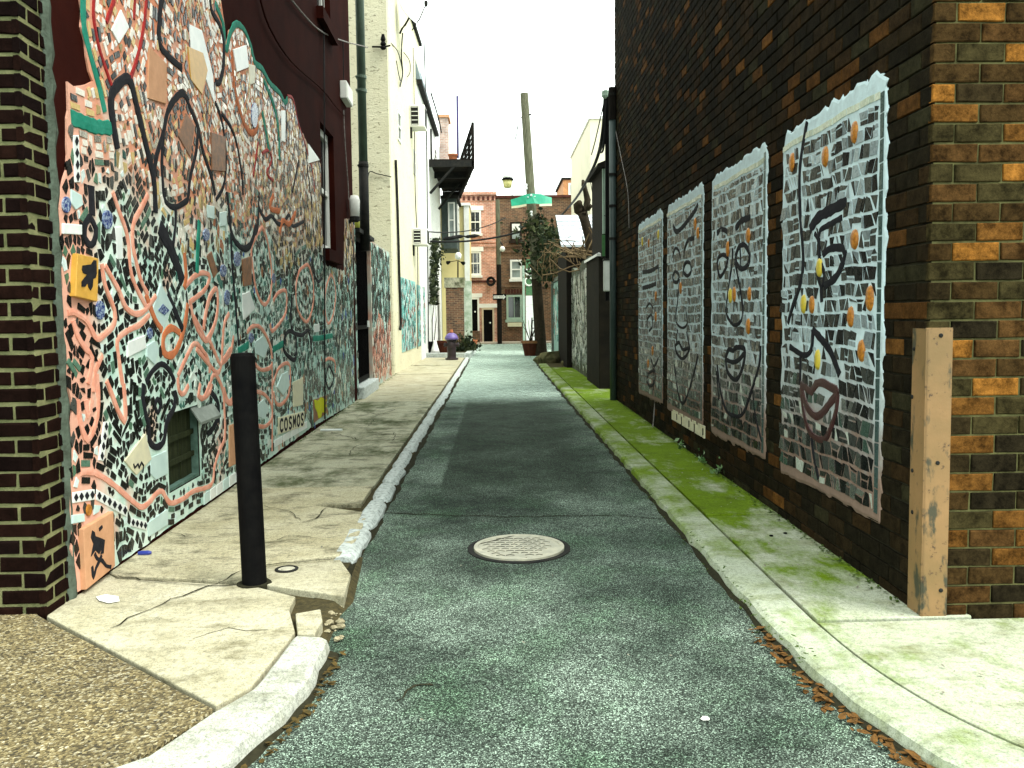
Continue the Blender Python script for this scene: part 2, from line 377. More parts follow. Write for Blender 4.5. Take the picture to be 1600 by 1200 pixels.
MT['pink_bead'] = M('pink_mortar', (0.60, 0.235, 0.155), (0.70, 0.36, 0.27), 12, 0.85, 0.5, 90)
MT['orange_bead'] = M('orange_mortar', (0.55, 0.17, 0.065), (0.42, 0.14, 0.07), 12, 0.85, 0.5, 90)
MT['teal_bead'] = M('teal_paint', (0.010, 0.16, 0.105), (0.03, 0.24, 0.17), 12, 0.7, 0.4, 90)
MT['red_bead'] = M('red_paint', (0.34, 0.022, 0.02), (0.22, 0.02, 0.02), 12, 0.6, 0.4, 90)
MT['plaque_yellow'] = M('yellow_plaque_glaze', (0.62, 0.34, 0.055), (0.50, 0.27, 0.04), 14, 0.4, 0.2, 60)
MT['plaque_pink'] = M('pink_clay_plaque', (0.56, 0.30, 0.17), (0.46, 0.24, 0.13), 12, 0.6, 0.3, 60)
MT['plaque_cream'] = M('cream_plaque', (0.66, 0.62, 0.42), (0.55, 0.52, 0.38), 12, 0.45, 0.2, 60)
MT['plaque_white'] = M('white_plaque', (0.75, 0.77, 0.74), (0.62, 0.66, 0.64), 8, 0.35, 0.15, 50)
MT['plaque_mint'] = M('pale_mint_tile', (0.52, 0.66, 0.63), (0.44, 0.58, 0.56), 8, 0.3, 0.15, 50)
MT['plaque_blue'] = M('blue_glaze', (0.008, 0.025, 0.15), (0.30, 0.38, 0.48), 60, 0.25, 0.3, 60, lo=0.45, hi=0.6)
MT['plaque_brown'] = M('brown_clay_tile', (0.26, 0.10, 0.03), (0.12, 0.05, 0.02), 20, 0.5, 0.4, 60)
MT['lime'] = M('lime_yellow_paint', (0.55, 0.56, 0.015), (0.42, 0.44, 0.02), 12, 0.6, 0.2)
MT['amber'] = M('amber_glaze', (0.52, 0.20, 0.015), (0.24, 0.08, 0.008), 55, 0.3, 0.6, 60, dist=0.01)
MT['gold'] = M('yellow_glaze', (0.60, 0.45, 0.03), (0.45, 0.36, 0.06), 40, 0.3, 0.5, 60)
MT['black_metal'] = M('black_painted_steel', (0.0025, 0.0025, 0.0028), (0.0055, 0.0052, 0.005), 10, 0.6, 0.2, 60, spec=0.03)
MT['white_paint'] = M('white_paint', (0.78, 0.78, 0.74), (0.68, 0.68, 0.63), 3, 0.6, 0.15, 50)
MT['dark_iron'] = M('dark_iron', (0.012, 0.013, 0.013), (0.024, 0.023, 0.02), 12, 0.65, 0.4, 60)
MT['steel_tan'] = M('tan_painted_steel', (0.46, 0.30, 0.155), (0.36, 0.25, 0.13), 5, 0.6, 0.3, 40)
MT['pipe_green'] = M('green_downspout', (0.085, 0.13, 0.09), (0.055, 0.085, 0.06), 4, 0.5, 0.2, 40)
MT['pipe_dark'] = M('dark_teal_pipe', (0.030, 0.050, 0.048), (0.05, 0.075, 0.07), 4, 0.45, 0.2, 40)
MT['wood_pole'] = M('weathered_pole', (0.17, 0.17, 0.115), (0.075, 0.075, 0.05), 7, 0.9, 0.8, 30, dist=0.02, vscale=(6, 6, 0.5))
MT['wood_dark'] = M('dark_timber', (0.016, 0.013, 0.010), (0.009, 0.008, 0.007), 8, 0.85, 0.5, 40, vscale=(5, 5, 0.6))
MT['bark'] = M('bark', (0.040, 0.030, 0.020), (0.022, 0.018, 0.012), 10, 0.95, 0.9, 40, dist=0.02)

# ================================================================ GROUND
def S(name, mb, mat, **k): return tag(mb.build(name, mat, **k), kind='structure')
mb = MB(); mb.box(-400, 400, -300, 500, -0.7, -0.5)
S('ground', mb, MT['dirt'])
ZR = -0.06
mb = MB()
xs = [-30, -6, -2.6, -1.6, -1.1, -0.85, -0.4, 0.0, 0.4, 0.8, 1.2, 1.45, 2.0, 3.0, 6, 30]; ys = [-30, -8, -2, 0, 1, 2, 3, 4, 5, 6, 8, 10, 14, 18, 24, 30, 36, 40, 43]
def rz(x, y): return ZR
vs = [(x, y, rz(x, y)) for y in ys for x in xs]; nx = len(xs)
mb.add(vs, [[j * nx + i, j * nx + i + 1, (j + 1) * nx + i + 1, (j + 1) * nx + i] for j in range(len(ys) - 1) for i in range(nx - 1)])
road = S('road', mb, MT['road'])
def crackline(pts, w0=0.008, z=0.003, seed=0):
    """thin jagged crack filled with dirt"""
    rn = random.Random(seed); q = []
    for i in range(len(pts) - 1):
        a, b = pts[i], pts[i + 1]; n = max(2, int((b - a).length / 0.06))
        for j in range(n):
            p = a.lerp(b, j / n); q.append(Vector((p.x + rn.uniform(-1, 1) * 0.012, p.y + rn.uniform(-1, 1) * 0.018, z + p.z)))
    q.append(pts[-1] + Vector((0, 0, z)))
    m = MB(); vs = []
    for i, p in enumerate(q):
        t = (q[min(i + 1, len(q) - 1)] - q[max(i - 1, 0)]); t = Vector((-t.y, t.x, 0)).normalized()
        ww = w0 * rn.uniform(0.4, 1.2) * (0.35 if i in (0, len(q) - 1) else 1)
        vs += [p + t * ww, p - t * ww]
    m.add(vs, [[2 * i, 2 * i + 1, 2 * i + 3, 2 * i + 2] for i in range(len(q) - 1)])
    return m
for k, pts in enumerate([[(560, 800), (700, 806), (800, 808), (960, 806), (1045, 812)], [(620, 1100), (635, 1080), (660, 1068), (678, 1072)], [(640, 690), (700, 694)]]):
    crackline([Vector((*gz(u, v, ZR).xy, rz(*gz(u, v, ZR).xy))) for u, v in pts], 0.007, 0.004, k).build('crack', MT['crack'], road)
# manhole cover
c = gz(811, 857, ZR); R0 = 0.285; zc = rz(c.x, c.y)
mh = thing('manhole_cover', 'round pale worn iron manhole cover set in the asphalt', 'manhole cover', (c.x, c.y, zc))
MT['iron_worn'] = M('worn_iron_lid', (0.50, 0.47, 0.36), (0.34, 0.33, 0.26), 16, 0.55, 0.4, 80)
mb = MB(); mb.lathe([(R0 + 0.035, -0.03), (R0 + 0.035, 0.006), (R0 + 0.012, 0.010), (R0 + 0.002, 0.006), (R0 + 0.002, -0.03)], (c.x, c.y, zc), 48, cap=False); mb.build('ring_frame', MT['dark_iron'], mh)
mb = MB(); mb.lathe([(R0 - 0.004, -0.02), (R0 - 0.004, 0.007), (R0 - 0.012, 0.011), (0.001, 0.012)], (c.x, c.y, zc), 48); mb.build('lid', MT['iron_worn'], mh)
mb = MB(); mb.lathe([(R0 - 0.004, 0.0118), (R0 - 0.004, 0.016), (R0 - 0.028, 0.016), (R0 - 0.030, 0.0118)], (c.x, c.y, zc), 48, cap=False); mb.build('rim', MT['iron_worn'], mh)
rn = random.Random(5); k = 0
for j in range(-5, 6):
    for i in range(-4, 5):
        x = (i + 0.5 * (j % 2)) * 0.058; y = j * 0.046
        if math.hypot(x, y) > R0 - 0.06 or rn.random() < 0.12: continue
        m = MB(); w_ = rn.uniform(0.020, 0.028); t_ = rn.uniform(0.009, 0.015); cx, cy = c.x + x, c.y + y; z0 = zc + 0.0125
        m.add([(cx - w_, cy - 0.008, z0), (cx - w_, cy - 0.008 + t_, z0), (cx, cy + 0.006 + t_, z0), (cx + w_, cy - 0.008 + t_, z0), (cx + w_, cy - 0.008, z0), (cx, cy + 0.006, z0)], [(0, 5, 2, 1), (5, 4, 3, 2)])
        m.build('tread_groove', MT['crack'], mh)  # flat dark strips: groove dirt and the hollow's shade put into colour
m = MB()
a, b = gz(747, 854, ZR), gz(812, 838, ZR)
m.add([(a.x, a.y, zc + 0.0127), (b.x, b.y, zc + 0.0127), (b.x, b.y + 0.012, zc + 0.0127), (a.x, a.y + 0.016, zc + 0.0127)], [(0, 1, 2, 3)]); m.build('tread_groove', MT['crack'], mh)

# ---------------- left pavement
mb = MB(); mb.hprism([(-30, 2.0), (-2.2, 2.0), (-1.4, 2.25), (-1.05, 2.6), (-0.9, 3.1), (-0.88, 3.6), (-0.9, 4.6), (-0.95, 6), (-0.95, 27.5), (-3.4, 27.5), (-3.4, 4.2), (-30, 4.2)], -0.12, -0.030)
pav = S('pavement', mb, MT['dirt'])
def slab(poly, mat, z=0.0, par=None, jit=0.004, seed=0, name='slab', px=False):
    rn = random.Random(seed)
    if px: poly = [gz(u, v).xy for u, v in poly]
    # densify edges a little so the joint line is not ruler straight
    q = []
    for i in range(len(poly)):
        a, b = Vector(poly[i][:2]), Vector(poly[(i + 1) % len(poly)][:2]); n = max(1, int((b - a).length / 0.25))
        for j in range(n):
            p = a.lerp(b, j / n); q.append((p.x + rn.uniform(-jit, jit), p.y + rn.uniform(-jit, jit)))
    cx = sum(p[0] for p in q) / len(q); cy = sum(p[1] for p in q) / len(q); tx, ty = rn.uniform(-0.006, 0.006), rn.uniform(-0.006, 0.006)
    m = MB(); m.hprism(q, -0.1, [z + tx * (p[0] - cx) + ty * (p[1] - cy) for p in q])
    return m.build(name, mat, par, bevel=0.006)
agg = slab([(-7, 3.97), (-2.22, 3.95), (-2.17, 3.87), gz(333, 1113).xy, gz(275, 1153).xy, gz(208, 1192).xy, gz(120, 1240).xy, (-1.75, 2.17), (-2.3, 2.05), (-7, 2.0)], MT['aggregate'], 0.0, pav, 0.003, 1)
slabA = slab([(68, 961), (60, 900), (110, 860), (182, 904), (395, 916), (462, 934), (452, 955), (461, 990), (455, 1000), (392, 1078), (337, 1107)], MT['conc_pale'], 0.004, pav, 0.003, 2, px=True)
slabB = slab([(183, 900), (60, 860), (250, 760), (335, 768), (576, 801), (556, 846), (530, 868), (397, 884), (392, 911)], MT['conc_tan'], 0.0, pav, 0.003, 3, px=True)
slabK = slab([(398, 889), (532, 875), (549, 898), (536, 934), (486, 925), (398, 913)], MT['conc_pale'], 0.006, pav, 0.004, 4, px=True)
slab([(462, 962), (500, 955), (505, 972), (493, 994), (466, 994)], MT['conc_pale'], 0.012, pav, 0.004, 44, name='broken_chunk', px=True)
ey = [6.02, 6.78, 9.75, 13.45, 16.4, 19.6, 23.0, 27.2]; em = ['conc_tan', 'conc_worn', 'conc_worn', 'conc_pale', 'conc_pale', 'conc_pale', 'conc_pale']
slabs = [slabB]
for i in range(7):
    y0, y1 = ey[i] + 0.012, ey[i + 1] - 0.012; s0 = -0.10 if i < 2 else 0.0
    slabs.append(slab([(-2.7, y0 + 0.3 * s0), (-1.02, y0 - s0 if i == 0 else y0), (-1.02, y1), (-2.7, y1)], MT[em[i]], 0.0, pav, 0.004, 50 + i))
cr = [([(250, 830), (300, 842), (372, 838)], slabB), ([(420, 850), (455, 838), (500, 842), (540, 838)], slabB), ([(405, 790), (450, 800), (470, 815)], slabB), ([(430, 745), (480, 735), (530, 742), (600, 738)], slabs[1]), ([(470, 720), (500, 705), (545, 712), (590, 706), (640, 712)], slabs[2]), ([(520, 640), (560, 652), (610, 640), (655, 648)], slabs[3]), ([(300, 1000), (360, 985), (450, 990)], slabA), ([(170, 985), (230, 955), (305, 925), (350, 908), (378, 893)], slabA), ([(470, 818), (495, 812), (510, 795)], slabB), ([(545, 713), (552, 700), (565, 696)], slabs[2]),
      ([(500, 672), (560, 688), (553, 684)], slabs[2]), ([(560, 655), (590, 650), (620, 640)], slabs[3]), ([(575, 668), (585, 655), (600, 659), (640, 664)], slabs[3]), ([(590, 650), (565, 640)], slabs[3]),
      ([(612, 690), (618, 682), (614, 676)], slabs[2]), ([(565, 672), (600, 680)], slabs[2]), ([(0, 1040), (60, 1045), (95, 1035)], agg), ([(0, 1005), (30, 985), (48, 970)], agg), ([(590, 625), (650, 630), (672, 622)], slabs[3]),
      ([(398, 888), (440, 882), (480, 880), (534, 873)], slabB), ([(182, 902), (250, 912), (330, 916), (396, 916)], slabA)]
for k, (pts, par) in enumerate(cr):
    crackline([gz(u, v) for u, v in pts], 0.003 if k < 7 else 0.005, 0.009, 20 + k).build('crack', MT['crack'], par)
# granite kerb stones along the left side
mb = MB(); mb.box(-1.02, -0.86, 4.6, 27.2, -0.14, -0.035); kerb = S('kerb', mb, MT['dirt'])
def kerbstone(y0, y1, xo, xi, mat, seed, zt=0.012):
    rn = random.Random(seed); n = max(4, int((y1 - y0) / 0.09)); vs = []
    for i in range(n + 1):
        y = y0 + (y1 - y0) * i / n; e = 0.02 if i in (0, n) else 0
        a = xi + 0.005 * math.sin(seed + i * .9) + rn.uniform(-0.003, 0.003) + e; b = xo + 0.006 * math.sin(seed * 2.1 + i * .7) + rn.uniform(-0.004, 0.004) - e; zt_ = zt + rn.uniform(-0.003, 0.003) - e * 0.8
        vs += [(a, y, -0.13), (a, y, zt_ - 0.02), (a + 0.02, y + rn.uniform(-.004, .004), zt_), ((a + b) / 2, y, zt_ + rn.uniform(-0.006, 0.008)), (b - 0.025, y, zt_ - 0.004), (b, y, zt_ - 0.035), (b + 0.008, y, -0.13)]
    m = MB(); m.add(vs, [[i * 7 + j, i * 7 + j + 1, i * 7 + 8 + j, i * 7 + 7 + j] for i in range(n) for j in range(6)] + [list(range(6, -1, -1)), list(range(7 * n, 7 * n + 7))])
    return m.build('kerb_stone', mat, kerb, smooth=False)
y = 4.78; k = 0; rn = random.Random(3)
while y < 27:
    l = rn.uniform(0.62, 1.0) if y < 9 else rn.uniform(0.9, 1.8)
    kerbstone(y, min(27.1, y + l - 0.02), -0.835 - 0.03 * min(1, (y - 4.8) / 3) + rn.uniform(-0.012, 0.012), -0.975 - 0.012 * rn.random(), MT['granite'], 100 + k, 0.006); y += l; k += 1
def kerbpath(outer, inner, z0, zt, mat, par, name='kerb_stone', lean=0.02):
    n = len(outer); vs = []
    for i in range(n):
        o, q = Vector(outer[i]), Vector(inner[i]); d = (o - q).normalized()
        jj = 0.006 * math.sin(i * 2.3) + 0.004 * math.sin(i * 5.1)
        o = o + d * jj
        vs += [(q.x, q.y, z0), (q.x, q.y, zt - 0.012), (q.x + d.x * 0.015, q.y + d.y * 0.015, zt), (o.x - d.x * 0.035, o.y - d.y * 0.035, zt - 0.002), (o.x - d.x * 0.01, o.y - d.y * 0.01, zt - 0.014), (o.x, o.y, zt - 0.04), (o.x + d.x * lean, o.y + d.y * lean, z0)]
    m = MB(); m.add(vs, [[i * 7 + j, i * 7 + j + 1, i * 7 + 8 + j, i * 7 + 7 + j] for i in range(n - 1) for j in range(6)] + [list(range(6, -1, -1)), list(range(7 * (n - 1), 7 * n))])
    return m.build(name, mat, par, smooth=False)
def sm2(P, n): 
    q = smoothline([Vector((p[0], p[1])) for p in P], 0.01); L = [0]
    for i in range(1, len(q)): L.append(L[-1] + (q[i] - q[i - 1]).length)
    out = []
    j = 0
    for i in range(n):
        t = L[-1] * i / (n - 1)
        while j < len(L) - 2 and L[j + 1] < t: j += 1
        f = 0 if L[j + 1] == L[j] else (t - L[j]) / (L[j + 1] - L[j]); out.append(q[j].lerp(q[j + 1], min(1, max(0, f))))
    return out
lo = [gz(u, v).xy for u, v in [(514, 1000), (500, 1032), (470, 1080), (420, 1130), (365, 1172), (318, 1203)]] + [(-1.12, 2.33), (-1.4, 2.13), (-1.9, 1.98), (-3.0, 1.9), (-6, 1.88)]
li = [gz(u, v).xy for u, v in [(459, 998), (430, 1036), (394, 1080), (338, 1112), (278, 1152), (211, 1193)]] + [(-1.4, 2.42), (-1.65, 2.25), (-2.05, 2.14), (-3.05, 2.08), (-6, 2.06)]
lo, li = sm2(lo, 60), sm2(li, 60)
MT['kerb_near'] = MT['kerb_white']
kerbpath(lo, li, -0.16, 0.012, MT['kerb_white'], kerb)
# broken gap in the kerb: a dirt and rubble wedge
mb = MB(); mb.hprism([gz(u, v).xy for u, v in [(440, 935), (500, 925), (545, 905), (560, 860), (575, 850), (556, 935), (530, 1000), (495, 1000), (500, 955), (455, 962)]], -0.13, [-0.03, -0.025, -0.02, -0.04, -0.085, -0.085, -0.085, -0.05, -0.03, -0.03])
mb.build('rubble_bed', MT['dirt'], kerb)
def lump(c, r, rn, sq=0.6, n=1):
    """small irregular stone"""
    m = MB(); vs = []; 
    for a in range(6):
        for b, (zz, rr) in enumerate(((-0.6, 0.75), (0.1, 1.0), (0.65, 0.7))):
            g = a * math.pi / 3 + rn.uniform(-0.3, 0.3); q = r * rr * rn.uniform(0.75, 1.2)
            vs.append((c[0] + q * math.cos(g), c[1] + q * math.sin(g), c[2] + zz * r * sq + rn.uniform(-.1, .1) * r))
    fs = [[a * 3 + b, ((a + 1) % 6) * 3 + b, ((a + 1) % 6) * 3 + b + 1, a * 3 + b + 1] for a in range(6) for b in range(2)] + [[a * 3 + 2 for a in range(6)]]
    m.add(vs, fs); return m
def joinmb(a, b): a.add(b.v, b.f); return a
rn = random.Random(8); m = MB()
for i in range(420):
    u, v = rn.choice([(rn.uniform(445, 550), rn.uniform(905, 985)), (rn.uniform(525, 565), rn.uniform(850, 1000)), (rn.uniform(448, 515), rn.uniform(930, 955))])
    p = gz(u, v, -0.04); joinmb(m, lump((p.x, p.y, -0.045 if u < 535 else -0.085), rn.choice([rn.uniform(0.004, 0.010), rn.uniform(0.004, 0.012), rn.uniform(0.010, 0.024)]), rn))
tag(m.build('rubble', M('rubble_stone', (0.38, 0.34, 0.22), (0.12, 0.10, 0.06), 25, 0.9, 0.4)), 'loose rubble and gravel in the broken kerb gap', 'rubble', kind='stuff')

# ---------------- right pavement
ro = [(1.19, 23.5), (1.195, 14), (1.205, 8), (1.21, 5.5), (1.21, 3.7), (1.235, 3.15), (1.30, 2.75), (1.42, 2.43), (1.62, 2.15), (1.95, 1.95), (2.6, 1.82), (6, 1.8)]
rj = [(1.42, 23.5), (1.425, 14), (1.43, 8), (1.435, 5.5), (1.435, 3.65), (1.46, 3.25), (1.52, 2.92), (1.61, 2.66), (1.78, 2.40), (2.07, 2.2), (2.65, 2.07), (6, 2.05)]
mb = MB(); mb.hprism([(1.3, 24), (1.3, 3.6), (1.36, 3.0), (1.5, 2.6), (1.8, 2.15), (2.6, 1.95), (30, 1.95), (30, 3.9), (3.0, 3.9), (3.0, 24)], -0.14, -0.02); pavr = S('pavement', mb, MT['dirt'])
mb = MB(); mb.box(1.24, 1.40, 3.7, 23, -0.14, -0.03); kerbr = S('kerb', mb, MT['dirt'])
def along(P, y):
    for i in range(len(P) - 1):
        if P[i][1] >= y >= P[i + 1][1]:
            t = (P[i][1] - y) / (P[i][1] - P[i + 1][1]); return P[i][0] + (P[i + 1][0] - P[i][0]) * t
    return P[-1][0]
ky = [3.66, 5.62, 7.25, 8.75, 10.4, 12.4, 15.0, 18.5, 23.2]
for i in range(8):
    yy = [ky[i] + 0.004 + (ky[i + 1] - ky[i] - 0.008) * t / 12 for t in range(13)]
    mt = MT['conc_right_kerb']
    kerbpath([(along(ro, y), y) for y in yy], [(along(rj, y) - 0.006, y) for y in yy], -0.15, 0.0, mt, kerbr, lean=0.008)
no, ni = sm2(ro[4:], 46), sm2(rj[4:], 46)
cut = 30
kerbpath(no[:cut], [q + (o - q).normalized() * 0.006 for o, q in zip(no[:cut], ni[:cut])], -0.15, 0.002, MT['conc_right_kerb'], kerbr, lean=0.012)
kerbpath(no[cut:], [q + (o - q).normalized() * 0.006 for o, q in zip(no[cut:], ni[cut:])], -0.15, 0.002, MT['conc_right_kerb'], kerbr, lean=0.012)
sy = [3.66, 5.62, 7.25, 8.75, 10.4, 12.4, 15.0, 18.5, 21.5]
for i in range(8):
    slab([(along(rj, sy[i]) + 0.004, sy[i] + 0.006), (2.15, sy[i] + 0.006), (2.15, sy[i + 1] - 0.006), (along(rj, sy[i + 1]) + 0.004, sy[i + 1] - 0.006)], MT['conc_right'], 0.0, pavr, 0.002, 70 + i)
q = [(p[0] + 0.004, p[1] + 0.004) for p in ni[:30]]
slab([(2.15, 3.65)] + [(q[0][0] + 0.004, 3.648)] + q[1:] + [(3.4, q[-1][1] + 0.03), (3.4, 3.65)], MT['conc_right'], 0.002, pavr, 0.0, 80)
slab([(3.42, 3.65), (3.42, 2.08), (8, 2.05), (8, 3.65)], MT['conc_right'], 0.0, pavr, 0.002, 81)
# moss and dead leaves in the right gutter, along the wall foot
rn = random.Random(21)
def scatter(n, fn, smin, smax, seed, flat=0.4):
    r2 = random.Random(seed); m = MB()
    for i in range(n):
        p = fn(r2); s = r2.uniform(smin, smax); a = r2.uniform(0, 6.28); t = r2.uniform(-flat, flat); c_, s_ = math.cos(a), math.sin(a)
        q = []
        for (x, y) in ((-1, -0.1), (-0.3, -0.55), (0.6, -0.4), (1, 0.1), (0.3, 0.5), (-0.5, 0.45)):
            x, y = x * s * r2.uniform(.7, 1.2), y * s * r2.uniform(.7, 1.2)
            q.append((p[0] + x * c_ - y * s_, p[1] + x * s_ + y * c_, p[2] + abs(t) * s + t * x))
        m.add(q, [(0, 1, 2, 3, 4, 5)], rnd=r2.random())
    return m
def gut(r):
    i = r.randrange(0, 30); p = no[i].lerp(no[i + 1], r.random()); t = (no[i + 1] - no[i]).normalized(); nrm = Vector((t.y, -t.x))
    if nrm.dot(no[i] - ni[i]) < 0: nrm = -nrm
    e = p + nrm * (0.012 + 0.075 * r.random() ** 1.6); return (e.x, e.y, ZR + 0.001 + 0.02 * r.random())
def gutterstrip(P, Q, wmin, wmax, seed, name='gutter_dirt'):
    rn = random.Random(seed); n = len(P); vs = []
    for i in range(n):
        d = (Vector(P[i]) - Vector(Q[i])).normalized(); w_ = wmin + (wmax - wmin) * (0.5 + 0.3 * math.sin(i * .5 + seed) + 0.2 * math.sin(i * 1.7)) + rn.uniform(-.006, .006)
        a = Vector(P[i]) - d * .02; e = Vector(P[i]) + d * max(.006, w_); vs += [(a.x, a.y, ZR + .02), (e.x - d.x * w_ * .5, e.y - d.y * w_ * .5, ZR + .008), (e.x, e.y, ZR + .0005)]
    m = MB(); m.add(vs, [[i * 3 + k, i * 3 + k + 1, i * 3 + k + 4, i * 3 + k + 3] for i in range(n - 1) for k in (0, 1)]); return m.build(name, MT['crack'], road)
_o, _i = sm2(ro, 260), sm2(rj, 260)
gutterstrip(_o, _i, .015, .07, 1)
gutterstrip(lo, li, .015, .05, 2)
_yy = [4.6 + .1 * k for k in range(220)]
gutterstrip([(-.845, y) for y in _yy], [(-1.0, y) for y in _yy], .006, .04, 3)
tag(scatter(420, gut, 0.008, 0.03, 4).build('leaf_litter', MT['leaf_litter']), 'dead brown leaves lying in the right gutter', 'leaf litter', kind='stuff')
MT['moss'] = M('moss', (0.035, 0.065, 0.012), (0.06, 0.09, 0.02), 60, 0.95, 0.8, 140)
def gut2(r):
    y = 3.2 + 11 * r.random() ** 1.3; return (along(ro, y) + r.uniform(-0.045, 0.03), y, ZR + 0.03 + r.random() * 0.07 if r.random() < .5 else ZR + 0.004)
def foot(r):
    y = 3.8 + 9.5 * r.random(); return (1.925 - abs(r.gauss(0, 0.03)), y, 0.006)
tag(joinmb(scatter(900, foot, 0.004, 0.016, 5), scatter(700, gut2, 0.004, 0.014, 6)).build('moss_fringe', MT['moss']), 'dark moss fringe along the brick wall foot and kerb edge', 'moss', kind='stuff')
# gutter dirt on the left
def gl(r):
    i = r.randrange(0, 40); p = lo[i].lerp(lo[i + 1], r.random()); t = (lo[i + 1] - lo[i]).normalized(); nrm = Vector((t.y, -t.x))
    if nrm.dot(lo[i] - li[i]) < 0: nrm = -nrm
    e = p + nrm * (0.02 + 0.05 * r.random()); return (e.x, e.y, ZR + 0.002 + 0.015 * r.random())
tag(scatter(380, gl, 0.006, 0.022, 14).build('gutter_litter', M('gutter_grit', (0.10, 0.065, 0.02), (0.035, 0.03, 0.012), 40, 0.9, 0.3)), 'brown grit and leaf bits along the curved left kerb', 'leaf litter', kind='stuff')
# far street pavement in front of the end houses
mb = MB(); mb.box(-30, 30, 40.3, 47, -0.2, 0.02); S('far_pavement', mb, M('far_pavement_concrete', (0.50, 0.42, 0.34), (0.42, 0.35, 0.28), 3))
# ================================================================ brick walls
def brickverts(L, H, D, rn, c=0.004, j=0.0022):
    r = lambda: rn.uniform(-j, j)
    a, b = L / 2, H / 2
    v = [(-a, -0.02, -b), (a, -0.02, -b), (a, -0.02, b), (-a, -0.02, b)]
    v += [(-a + r(), D - c, -b + r()), (a + r(), D - c, -b + r()), (a + r(), D - c, b + r()), (-a + r(), D - c, b + r())]
    v += [(-a + c + r(), D + r() * .5, -b + c + r()), (a - c + r(), D + r() * .5, -b + c + r()), (a - c + r(), D + r() * .5, b - c + r()), (-a + c + r(), D + r() * .5, b - c + r())]
    f = [(0, 1, 5, 4), (1, 2, 6, 5), (2, 3, 7, 6), (3, 0, 4, 7), (4, 5, 9, 8), (5, 6, 10, 9), (6, 7, 11, 10), (7, 4, 8, 11), (8, 9, 10, 11)]
    return v, f
def brickwall(par, fr, s0, s1, z0, z1, L, H, J, D, nind, mat, skip=None, seed=0, off0=0.0, jit=0.0022, zoff=0.0, cj=0.004, extra=True):
    rn = random.Random(seed); P = L + J; C = H + J; items = []
    k = 0; z = z0
    while z < z1 - 1e-4:
        h = min(H, z1 - z)
        o = (0 if k % 2 == 0 else P / 2) + off0
        a = s0 - o
        while a < s1:
            b0, b1 = max(s0, a), min(s1, a + L)
            if b1 - b0 > 0.03 and h > 0.02:
                sc, zc = (b0 + b1) / 2, z + h / 2
                if not (skip and skip(b0, b1, z, z + h)):
                    p = fr.pt(sc, zc, D); u, v = proj(p); vis = -60 < u < 1660 and -40 < v < 1240
                    dv = (CPOS - p); ar = (b1 - b0) * h * max(0, dv.normalized().dot(fr.n)) / dv.length_squared
                    items.append(((ar if vis else ar * 0.001), sc, zc, b1 - b0, h))
            a += P
        z += C; k += 1
    items.sort(key=lambda t: -t[0])
    var = []
    for i in range(8):
        v, f = brickverts(L, H, D, rn, cj, jit); m = MB(); m.add(v, f); var.append(m.mesh('brick', mat))
    R = fr.mat().to_4x4(); rest = MB()
    for i, (ar, sc, zc, l, h) in enumerate(items):
        p = fr.pt(sc, zc, rn.uniform(-0.0015, 0.0015))
        if i < nind and ar > 0:
            mw = Matrix.Translation(p) @ R @ Matrix.Rotation(rn.uniform(-0.006, 0.006), 4, 'Y') @ Matrix.Diagonal((l / L, 1, h / H, 1))
            link('brick', rn.choice(var), par, mw)
        elif extra:
            v, f = brickverts(l, h, D, rn, cj, jit); Rm = fr.mat()
            rest.add([p + Rm @ Vector(q) for q in v], f, rnd=rn.random())
    if rest.f: tag(rest.build('brickwork', mat, par), kind='stuff')
# ---------------- right building
XW, YC = 1.93, 3.68
RW = Fr((XW + 0.012, YC, 0), (0, 1, 0), (-1, 0, 0))
RF = Fr((XW, YC + 0.012, 0), (1, 0, 0), (0, -1, 0))
rb = thing('brick_building', 'tall dark brown brick building with a steel guard on its near corner, right side', 'building', (XW, YC, 0))
LB, HB, JB = 0.205, 0.0765, 0.010
PAN = [(4.12, 5.55), (5.92, 7.38), (7.72, 9.28), (9.60, 11.16)]; PZ = (0.34, 2.52)
def skp(b0, b1, z0, z1):
    for a, b in PAN:
        if b0 > a - YC + 0.06 and b1 < b - YC - 0.06 and z0 > PZ[0] + 0.06 and z1 < PZ[1] - 0.06: return True
    return b1 < 0.10 and z1 < 1.32
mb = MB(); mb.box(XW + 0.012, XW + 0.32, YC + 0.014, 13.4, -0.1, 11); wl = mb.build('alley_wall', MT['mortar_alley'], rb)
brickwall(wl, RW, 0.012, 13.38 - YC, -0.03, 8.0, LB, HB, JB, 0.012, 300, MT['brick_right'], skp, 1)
mb = MB(); mb.box(XW + 0.016, 9, YC + 0.012, YC + 0.3, -0.1, 11.0); wf = mb.build('front_wall', MT['mortar_dark'], rb)
brickwall(wf, RF, 0.0, 4.0, -0.03, 4.4, LB, HB, JB, 0.012, 150, MT['brick_front'], lambda a, b, z, y: b < 0.10 and y < 1.32, 2, off0=0.0)
mb = MB(); mb.box(XW + 0.3, 9, YC + 0.3, 13.39, 10.7, 10.9); mb.build('roof', MT['dark_iron'], rb)
